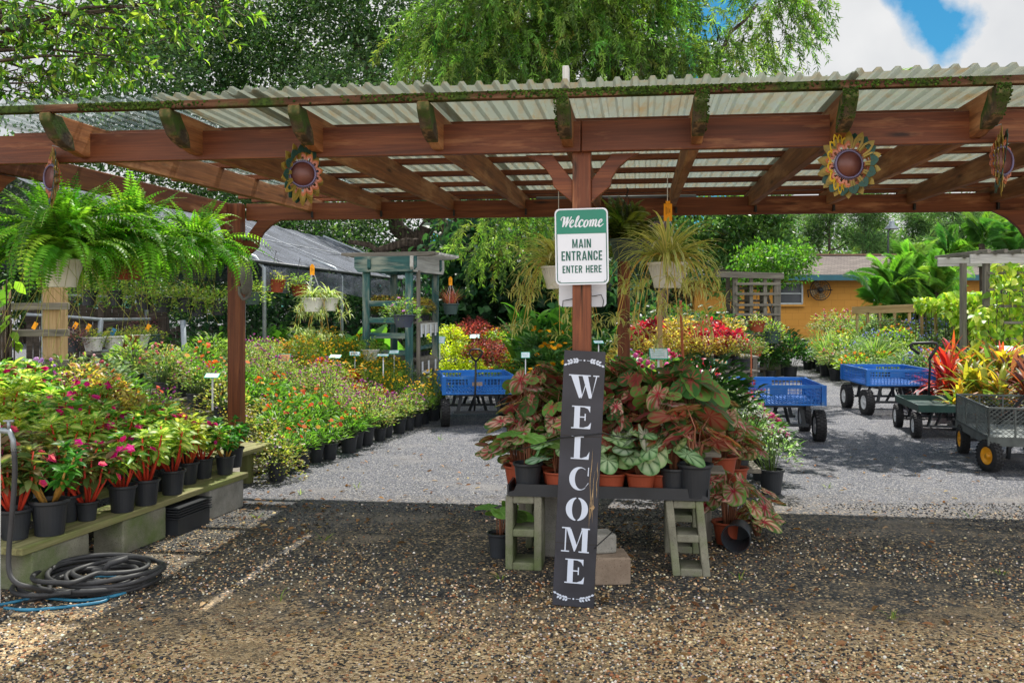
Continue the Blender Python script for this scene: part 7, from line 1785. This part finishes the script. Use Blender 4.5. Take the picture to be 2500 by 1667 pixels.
hang('fern', 'hang_t', 290, 643, 6.45, 'big Boston fern in a terracotta hanging pot, middle of the three', group=FG, tagc=YTAG, hookz=2.2, sc=1.0, var=1)
hang('fern', 'hang_g', 447, 642, 7.4, 'big Boston fern in a grey-green hanging pot beside the left post', group=FG, hookz=2.2, sc=.88, var=2)
hang('spider', 'hang_w', 1533, 662, 5.75, 'cream-striped spider plant in a white pot hanging right of the entrance sign', tagc=YTAG, sc=.92, hookz=2.24, var=0)
hang('spider', 'hang_w', 1283, 664, 6.2, 'cream-striped spider plant in a white pot half hidden behind the entrance sign', tagc=YTAG, sc=.88, hookz=2.24, var=1)
PROTO['fern_dark'] = [fern(n=46, L=(.3, .55), threads=12, cols=[g_(104, 120, 48), g_(84, 104, 40), g_(66, 92, 36), g_(124, 136, 60)])]; PARTZ['fern_dark'] = .145
hang('fern_dark', 'hang_g', 1440, 600, 7.0, 'olive fern hanging in front of the middle rear post', sc=1.0, hookz=2.24)
pm_ = PM['hang_w']
hang('hang_bush', 'hang_g', 578, 700, 12.2, 'trailing plant in a grey-green pot hanging beside the cat figure', sc=1.0)
hang('trough', 'hang_t', 633, 672, 12.8, 'small plant in a terracotta pot hanging under the shade cloth edge', sc=1.05)
hang('hang_bush', 'hang_t', 688, 680, 13.4, 'leafy plant in a terracotta pot hanging behind the white trough', sc=1.0)
hang('spider_sm', 'hang_w', 718, 716, 12.0, 'spider plant in the left half of the pair of white hanging pots', sc=1.05, tagc=YTAG)
hang('spider_sm', 'hang_w', 755, 714, 12.15, 'spider plant in the right half of the pair of white hanging pots', sc=1.0)
hang('hang_flow', 'hang_s', 927, 752, 11.9, 'purple-flowered plant in a slate hanging pot on the teal arbor corner', sc=1.1)
hang('hang_bush', 'hang_w', 850, 830, 12.6, 'ferny plant in a white pot with a hook, left of the teal arbor', sc=.95)
o = hang('hang_pink', 'hang_g', 1035, 722, 13.6, 'spiky pink flowering plant in a dark hanging pot right of the teal arbor', sc=.95, tagc=YTAG)
hang('trough', 'hang_t', 1738, 762, 17.5, 'lilac-flowered plant in a terracotta pot hung on the wooden trellis', sc=1.25)
hang('hang_bush', 'hang_t', 1735, 818, 17.6, 'half shaded plant in the lower terracotta pot on the wooden trellis', sc=1.1)
hang('hang_bush', 'hang_g', 1772, 788, 18.2, 'dark leafy plant hung at the right upright of the trellis', sc=1.4)
# left rear rack with pots
rk = thing('pipe_rack', P(220, 790, 10.5) * [1, 1, 0], 'grey pipe rack with hooks and tags behind the fern baskets', 'rack')
mb = MB(); D = 10.5
mb.tube([P(60, 722, 10.2), P(150, 727, 10.3), P(235, 734, 10.5), P(345, 733, 11)], .018, 8); mb.tube([P(215, 808, 10.4), P(345, 796, 11)], .022, 8); mb.build('pipe', GALV, rk)
for x, y in ((232, 733), (420, 735)): p = P(x, y, 10.5); mb = MB(); mb.tube([p, (p[0] - (.1 if x < 300 else -.06), 10.5, 0)], .03, 8); mb.build('rack_leg', GALV, rk)
timber('shelf', P(205, 812, 10.45), P(350, 800, 11.05), .3, .03, GREYW, rk)
for i, (x, y, D, pot, k, lb) in enumerate(((215, 806, 10.4, 'hang_w', 'trough', 'sage plant in a white pot at the left of the pipe rack'), (262, 803, 10.6, 'hang_w', 'trough', 'trailing plant in the second white pot on the pipe rack'), (297, 801, 10.75, 'hang_t', 'trough', 'trailing plant in the terracotta pot on the pipe rack'), (320, 799, 10.85, 'hang_w', 'trough', 'yellowish plant in the white pot right of the terracotta one'), (345, 797, 11.0, 'hang_g', 'trough', 'plant in the green pot at the right end of the pipe rack'), (170, 808, 10.2, 'gal', 'purple', 'purple-leaved plant beside the pale fence post'), (330, 775, 11.6, 'gal', 'purple', 'dark purple plant behind the pipe rack'))):
    c = P(x, y, D); plant(k, 'potted_trailer', tuple(c), lb, 'potted plant', None, pot, .92)
for i, (x, y) in enumerate(((205, 690), (265, 690), (330, 700), (375, 705), (425, 705), (455, 715), (500, 712), (175, 680), (150, 672))):
    c = P(x, y + 12, 11.5 + .1 * i); plant('hang_bush', 'hanging_basket', tuple(c), f'black basket of trailing greens behind the ferns, {ORD[i]} along the rail', 'hanging basket', 'black baskets behind the ferns', 'gal', 1.15)
br = thing('basket_rail', P(330, 760, 11.9) * [1, 1, 0], 'grey pipe rail carrying the black baskets behind the ferns', 'rail')
mb = MB(); a, b = P(100, 676, 11.9), P(560, 690, 12.6); mb.tube([a, b], .02, 6)
for t in (0, .5, 1): p = a * (1 - t) + b * t; mb.tube([p, p * [1, 1, 0]], .025, 6)
mb.build('pipe', GALV, br)
o = tr2 = thing('rail_trellis', P(80, 760, 7.0) * [1, 1, 0], 'pale timber rail trellis with one thick post at far left', 'trellis')
D = 7.6
p = P(127, 0, D); timber('post', (p[0], D, .6), (p[0], D, 1.62), .145, .13, PALEW, tr2)
p = P(15, 0, D); timber('post', (p[0], D, .5), (p[0], D, 1.6), .05, .05, PALEW, tr2)
for y in (705, 765, 834): timber('rail', (P(-60, y, D - .1)[0], D - .09, P(0, y, D)[2]), (P(170, y, D)[0], D - .09, P(0, y - 2, D)[2]), .04, .055, GREYW, tr2)
timber('post', (P(127, 0, D)[0], D, 0), (P(127, 0, D)[0], D, .6), .145, .13, PALEW, tr2)
vine('young_vine', 'bright young vine leaves on the pale trellis at the left edge', ((-5, 35, 640, 840, 7.35, 7.45, .05),), 500, .11, [g_(140, 180, 60), g_(110, 160, 50)])
for i, (x, y, D, c) in enumerate(((173, 748, 10.3, YTAG), (203, 752, 10.35, YTAG), (340, 752, 10.9, YTAG), (260, 762, 10.5, None), (80, 748, 10.2, YTAG))):
    p = P(x, y, D); mb = MB(); rr = np.array([[math.cos(.5), 0, math.sin(.5)], [0, 1, 0], [-math.sin(.5), 0, math.cos(.5)]]); mb.box(p, (.045, .002, .08), rr, 0); mb.tube([p + [.02, 0, .05], P(x + 6, 731, D + .02)], .003, 4, mat=1)
    tag(mb.build('hanging_tag', [c or HOSEB, BLACKM]), ('blue tag' if c is None else 'yellow tag') + f' dangling from the pipe rack, {("leftmost visible", "second along", "near its right end", "beside the rack leg", "behind the pale post")[i]}', 'tag', 'tags on the pipe rack')
# arbor shelf pots
for nm2, (a, b, z), n, k in (('upper', sh1, 7, 'coleus_yel'), ('lower', sh2, 6, 'rose_sil')):
    for i in range(n):
        t = (i + .3) / n; q = a * (1 - t) + b * t + nrm(np.array([-1, .5, 0])) * .12; nm, ds = NM[k]
        plant(k if nm2 == 'lower' else ('lantana' if i == 1 else 'coleus_yel'), 'shelf_plant', (q[0], q[1], z), f'small potted plant on the {nm2} teal arbor shelf, {ORD[i]} from its left corner', 'potted plant', 'pots on the teal arbor shelves', 'small', .72 if nm2 == 'upper' else .62)
for i in range(3):
    q = P(860 + 26 * i, 0, 13.15); plant('coleus_yel', 'shelf_plant', (q[0], 13.2, sh1[2]), f'yellow-bronze succulent behind the teal ladder side, {ORD[i]} from the left', 'potted plant', 'pots on the teal arbor shelves', 'small', .8)
# ================================================================== SMALL THINGS
# information cards on stakes
for i, (x, y, D, w_, tilt, lb, m) in enumerate(((1513, 812, 6.3, .125, -38, 'white information card with a teal frame above the caladiums', CARDW), (652, 822, 11.0, .15, -30, 'orange picture card among the blanket flowers', CARDO), (770, 818, 11.6, .14, -70, 'tilted white card left of the teal arbor in the amaranths', CARDW),
    (815, 812, 12.2, .14, -60, 'second tilted white card behind the amaranths', CARDW), (880, 815, 11.8, .14, -78, 'nearly flat white card beside the orange coleus', CARDW), (905, 808, 12.4, .13, -65, 'white card just before the teal arbor post', CARDW), (487, 862, 8.2, .12, -68, 'teal-edged card among the plants left of the post', CARDW), (1207, 815, 12.8, .12, -25, 'small blue-white card among the coneflowers', CARDW), (1655, 830, 9.6, .13, -60, 'orange card beside the red pentas', CARDO),
    (2315, 800, 13.0, .26, -70, 'large blank white card among the cordylines', CARDW), (2085, 850, 16.6, .18, -65, 'white card low in the right bed behind the far cart', CARDW), (2010, 840, 17.6, .2, -62, 'pale card at the corner of the right bed', CARDW), (1375, 785, 12.5, .13, -70, 'white card right of the front post', CARDW), (1235, 850, 11.4, .12, -40, 'card with a flower picture beside the welcome board', CARDW), (1010, 780, 15.0, .17, -20, 'white upright card in the chartreuse shrubs', CARDW), (1090, 772, 17.0, .18, -60, 'white card behind the maroon shrubs', CARDW))):
    c = P(x, y, D); o = thing('plant_card', (c[0], D, max(0, c[2] - .3)), lb, 'card'); hh = w_ * .72; ti = rad(tilt)
    ux = nrm(np.array([1, R.normal(0, .15), R.normal(0, .05)])); n0 = np.array([0, -math.cos(ti), -math.sin(ti)]); uy = nrm(np.cross(np.array([0, -1.0, 0]) * math.cos(ti) + vz * -math.sin(ti), ux)); uy = uy if uy[2] > 0 else -uy; nn_ = np.cross(ux, uy)
    mb = MB(); mb.prism(rrect(w_, hh, .006), c - nn_ * .004, ux, uy, nn_ * .004, 0)
    mb.prism(rrect(w_ * .9, hh * .86, .004), c + nn_ * .0005, ux, uy, nn_ * .001, 1); mb.build('card', [CARDT, m], o)
    pn = Panel(c + nn_ * .002, ux, uy)
    for k in range(3): pn.put(poly((-w_ * .35, 0), (w_ * R.uniform(.05, .35), 0), (w_ * .3, hh * .03), (-w_ * .35, hh * .03)), 0, hh * (.2 - .2 * k), mat=0)
    pn.mb.build('print', CARDT if m is CARDW else INK, o)
    mb = MB(); mb.box(c + [0, .012, -hh / 2 - .12], (.014, .006, .28)); mb.build('stake', WHITEP, o)
# stakes right of the post
o = thing('wooden_stake', P(1516, 850, 8.6) * [1, 1, 0], 'pale square wooden stake under the right spider plant', 'stake'); q = P(1516, 0, 8.6); timber('stick', (q[0], 8.6, 0), (q[0], 8.6, P(0, 668, 8.6)[2]), .04, .04, PALEW, o)
o = thing('wooden_stake', P(1570, 850, 9.4) * [1, 1, 0], 'thin reddish stake in front of the coleus', 'stake'); q = P(1570, 0, 9.4); timber('stick', (q[0] + .03, 9.4, 0), (q[0] - .03, 9.4, P(0, 690, 9.4)[2]), .025, .025, STAKE, o)
o = thing('wooden_stake', P(1562, 500, 5.2) * [1, 1, 0] + [0, 0, 0], 'thin pale cane standing right of the coleus', 'stake'); q = P(1672, 0, 12.2); timber('stick', (q[0] + .3, 12.2, 0), (q[0] + .3, 12.2, .9), .02, .02, STAKE, o)
# faucet pipe and hose
fp = P(-6, 1390, 4.55); o = thing('water_tap', (fp[0] - .02, fp[1], 0), 'white pipe with a tap at the left edge of the gravel', 'tap')
mb = MB(); mb.box((fp[0] - .022, fp[1], .44), (.05, .05, .88)); mb.build('pipe', PVC, o)
tpz = P(0, 1020, 4.5)[2]
mb = MB(); a0 = np.array([fp[0], 4.5, P(0, 985, 4.5)[2]]); mb.tube([a0, a0 + [.03, -.02, .0], P(22, 990, 4.47), P(30, 1010, 4.46), P(32, 1036, 4.46)], [.012, .014, .013, .012, .013], 10); mb.tube([P(20, 985, 4.47), P(20, 968, 4.47)], .008, 8); mb.bar(P(8, 966, 4.47), P(32, 966, 4.47), .01, .008); mb.build('spigot', GALV, o)
ho = thing('garden_hose', G(230, 1350), 'black garden hose running from the tap into a loose coil on the gravel', 'hose')
pts = [P(32, 1030, 4.46), P(34, 1090, 4.46), P(26, 1200, 4.45), P(20, 1270, 4.44), P(22, 1315, 4.42), P(38, 1338, 4.4), P(70, 1348, 4.42)]
c0 = G(232, 1346); pts = [np.array(p) for p in pts]
def coil(c, turns, r0, r1, z0, z1, ph, ell=.92, wob=.05, n=26):
    o = []
    for i in range(int(turns * n) + 1):
        t = i / n; f = i / (turns * n); a = ph + t * 2 * math.pi; r = (r0 + (r1 - r0) * f) * (1 + wob * math.sin(1.7 * a + ph)); 
        o.append(np.array([c[0] + r * math.cos(a) + .03 * math.sin(t * 2.1), c[1] + ell * r * math.sin(a) + .03 * math.cos(t * 1.7), z0 + (z1 - z0) * f + .008 * math.sin(2.3 * a)]))
    return o
def cat3(p, m=5):
    p = [2 * p[0] - p[1]] + list(p) + [2 * p[-1] - p[-2]]; o = []
    for i in range(1, len(p) - 2):
        for t in np.linspace(0, 1, m, endpoint=False): o.append(.5 * (2 * p[i] + (p[i + 1] - p[i - 1]) * t + (2 * p[i - 1] - 5 * p[i] + 4 * p[i + 1] - p[i + 2]) * t * t + (-p[i - 1] + 3 * p[i] - 3 * p[i + 1] + p[i + 2]) * t ** 3))
    return np.array(o + [p[-2]])
cc = coil(c0, 5.2, .245, .285, .016, .10, 3.6) + coil(c0 + [.01, 0, 0], 2.6, .20, .13, .10, .05, 3.6 + 5.2 * 6.283)
mb = MB(); mb.tube(cat3(pts + cc[3:], 3), .0125, 8); mb.build('hose', HOSE, ho)
mb = MB(); cl_ = coil(c0 - [.14, .05, 0], 1.5, .25, .28, .014, .05, 2.0, .8) + [G(60, 1380), G(0, 1428), G(-80, 1450)]
mb.tube(cat3(cl_, 3), .0125, 8); q0 = c0 + [.03, .03, .11]; q1 = q0 + [.075, .05, .012]
mb.tube([q0 - [.02, .02, .03], q0, q1], .017, 8); mb.build('hose', HOSE, ho)
bh_ = thing('blue_hose', G(170, 1385), 'thin blue hose looped under the black coil', 'hose')
mb = MB(); mb.tube(cat3([G(-60, 1400, .01), G(20, 1384, .01), G(90, 1372, .012), G(180, 1378, .012), G(260, 1368, .012), G(300, 1350, .02), G(270, 1325, .04), G(215, 1322, .06)], 6), .008, 7); mb.tube(cat3([G(10, 1395, .008), G(60, 1400, .008), G(140, 1394, .008), G(230, 1382, .008), G(250, 1372, .01)], 6), .008, 7)
mb.build('hose', HOSEB, bh_)
# cat figurine climbing the left post
pc = W(-3.21, 3.2, 0); px_ = pc + vx * .062 - vu * .03
cf = thing('cat_figurine', (px_[0], px_[1], P(0, 690, 7.9)[2]), 'grey cat figurine climbing the side of the left post', 'figurine')
bm = bpy.data.meshes.new('cat_body'); z_ = lambda y: P(0, y, 7.9)[2]
q = lambda a, b, y: tuple(W(-3.21 + .06 + a, 3.17 + b, 0)[:2]) + (z_(y),)
vsk = [q(.045, 0, 665), q(.05, 0, 640), q(.045, -.01, 615), q(.05, -.02, 597), q(.055, -.045, 592), q(.07, -.02, 583), q(.03, -.02, 583), q(.0, -.03, 612), q(.0, -.03, 600), q(.02, -.02, 668), q(.0, -.02, 655), q(.06, .02, 680), q(.03, -.03, 688), q(-.0, -.045, 675), q(-.005, -.045, 655)]
esk = [(0, 1), (1, 2), (2, 3), (3, 4), (3, 5), (3, 6), (2, 7), (7, 8), (0, 9), (9, 10), (0, 11), (11, 12), (12, 13), (13, 14)]
bm.from_pydata(vsk, esk, [])
co = bpy.data.objects.new('cat_body', bm); COL.objects.link(co); bm.materials.append(CATM)
co.parent = cf; co.matrix_parent_inverse = cf.matrix_basis.inverted()
m = co.modifiers.new('skin', 'SKIN'); rs = [.05, .052, .04, .036, .022, .008, .008, .02, .016, .026, .02, .016, .013, .013, .012]
for v_, r in zip(bm.skin_vertices[0].data, rs): v_.radius = (r, r)
bm.skin_vertices[0].data[0].use_root = True
co.modifiers.new('sub', 'SUBSURF').levels = 2
co.modifiers['sub'].render_levels = 2
# light bulb under the eave
q = P(2006, 691, hy - .4); o = thing('eave_bulb', tuple(q), 'small white round fixture under the house eave', 'fixture'); mb = MB(); mb.lathe([(.0, -.07), (.05, -.05), (.07, 0), (.05, .05), (.02, .08), (.02, .3), (0, .3)], 16, q); mb.build('globe', WHITEP, o)
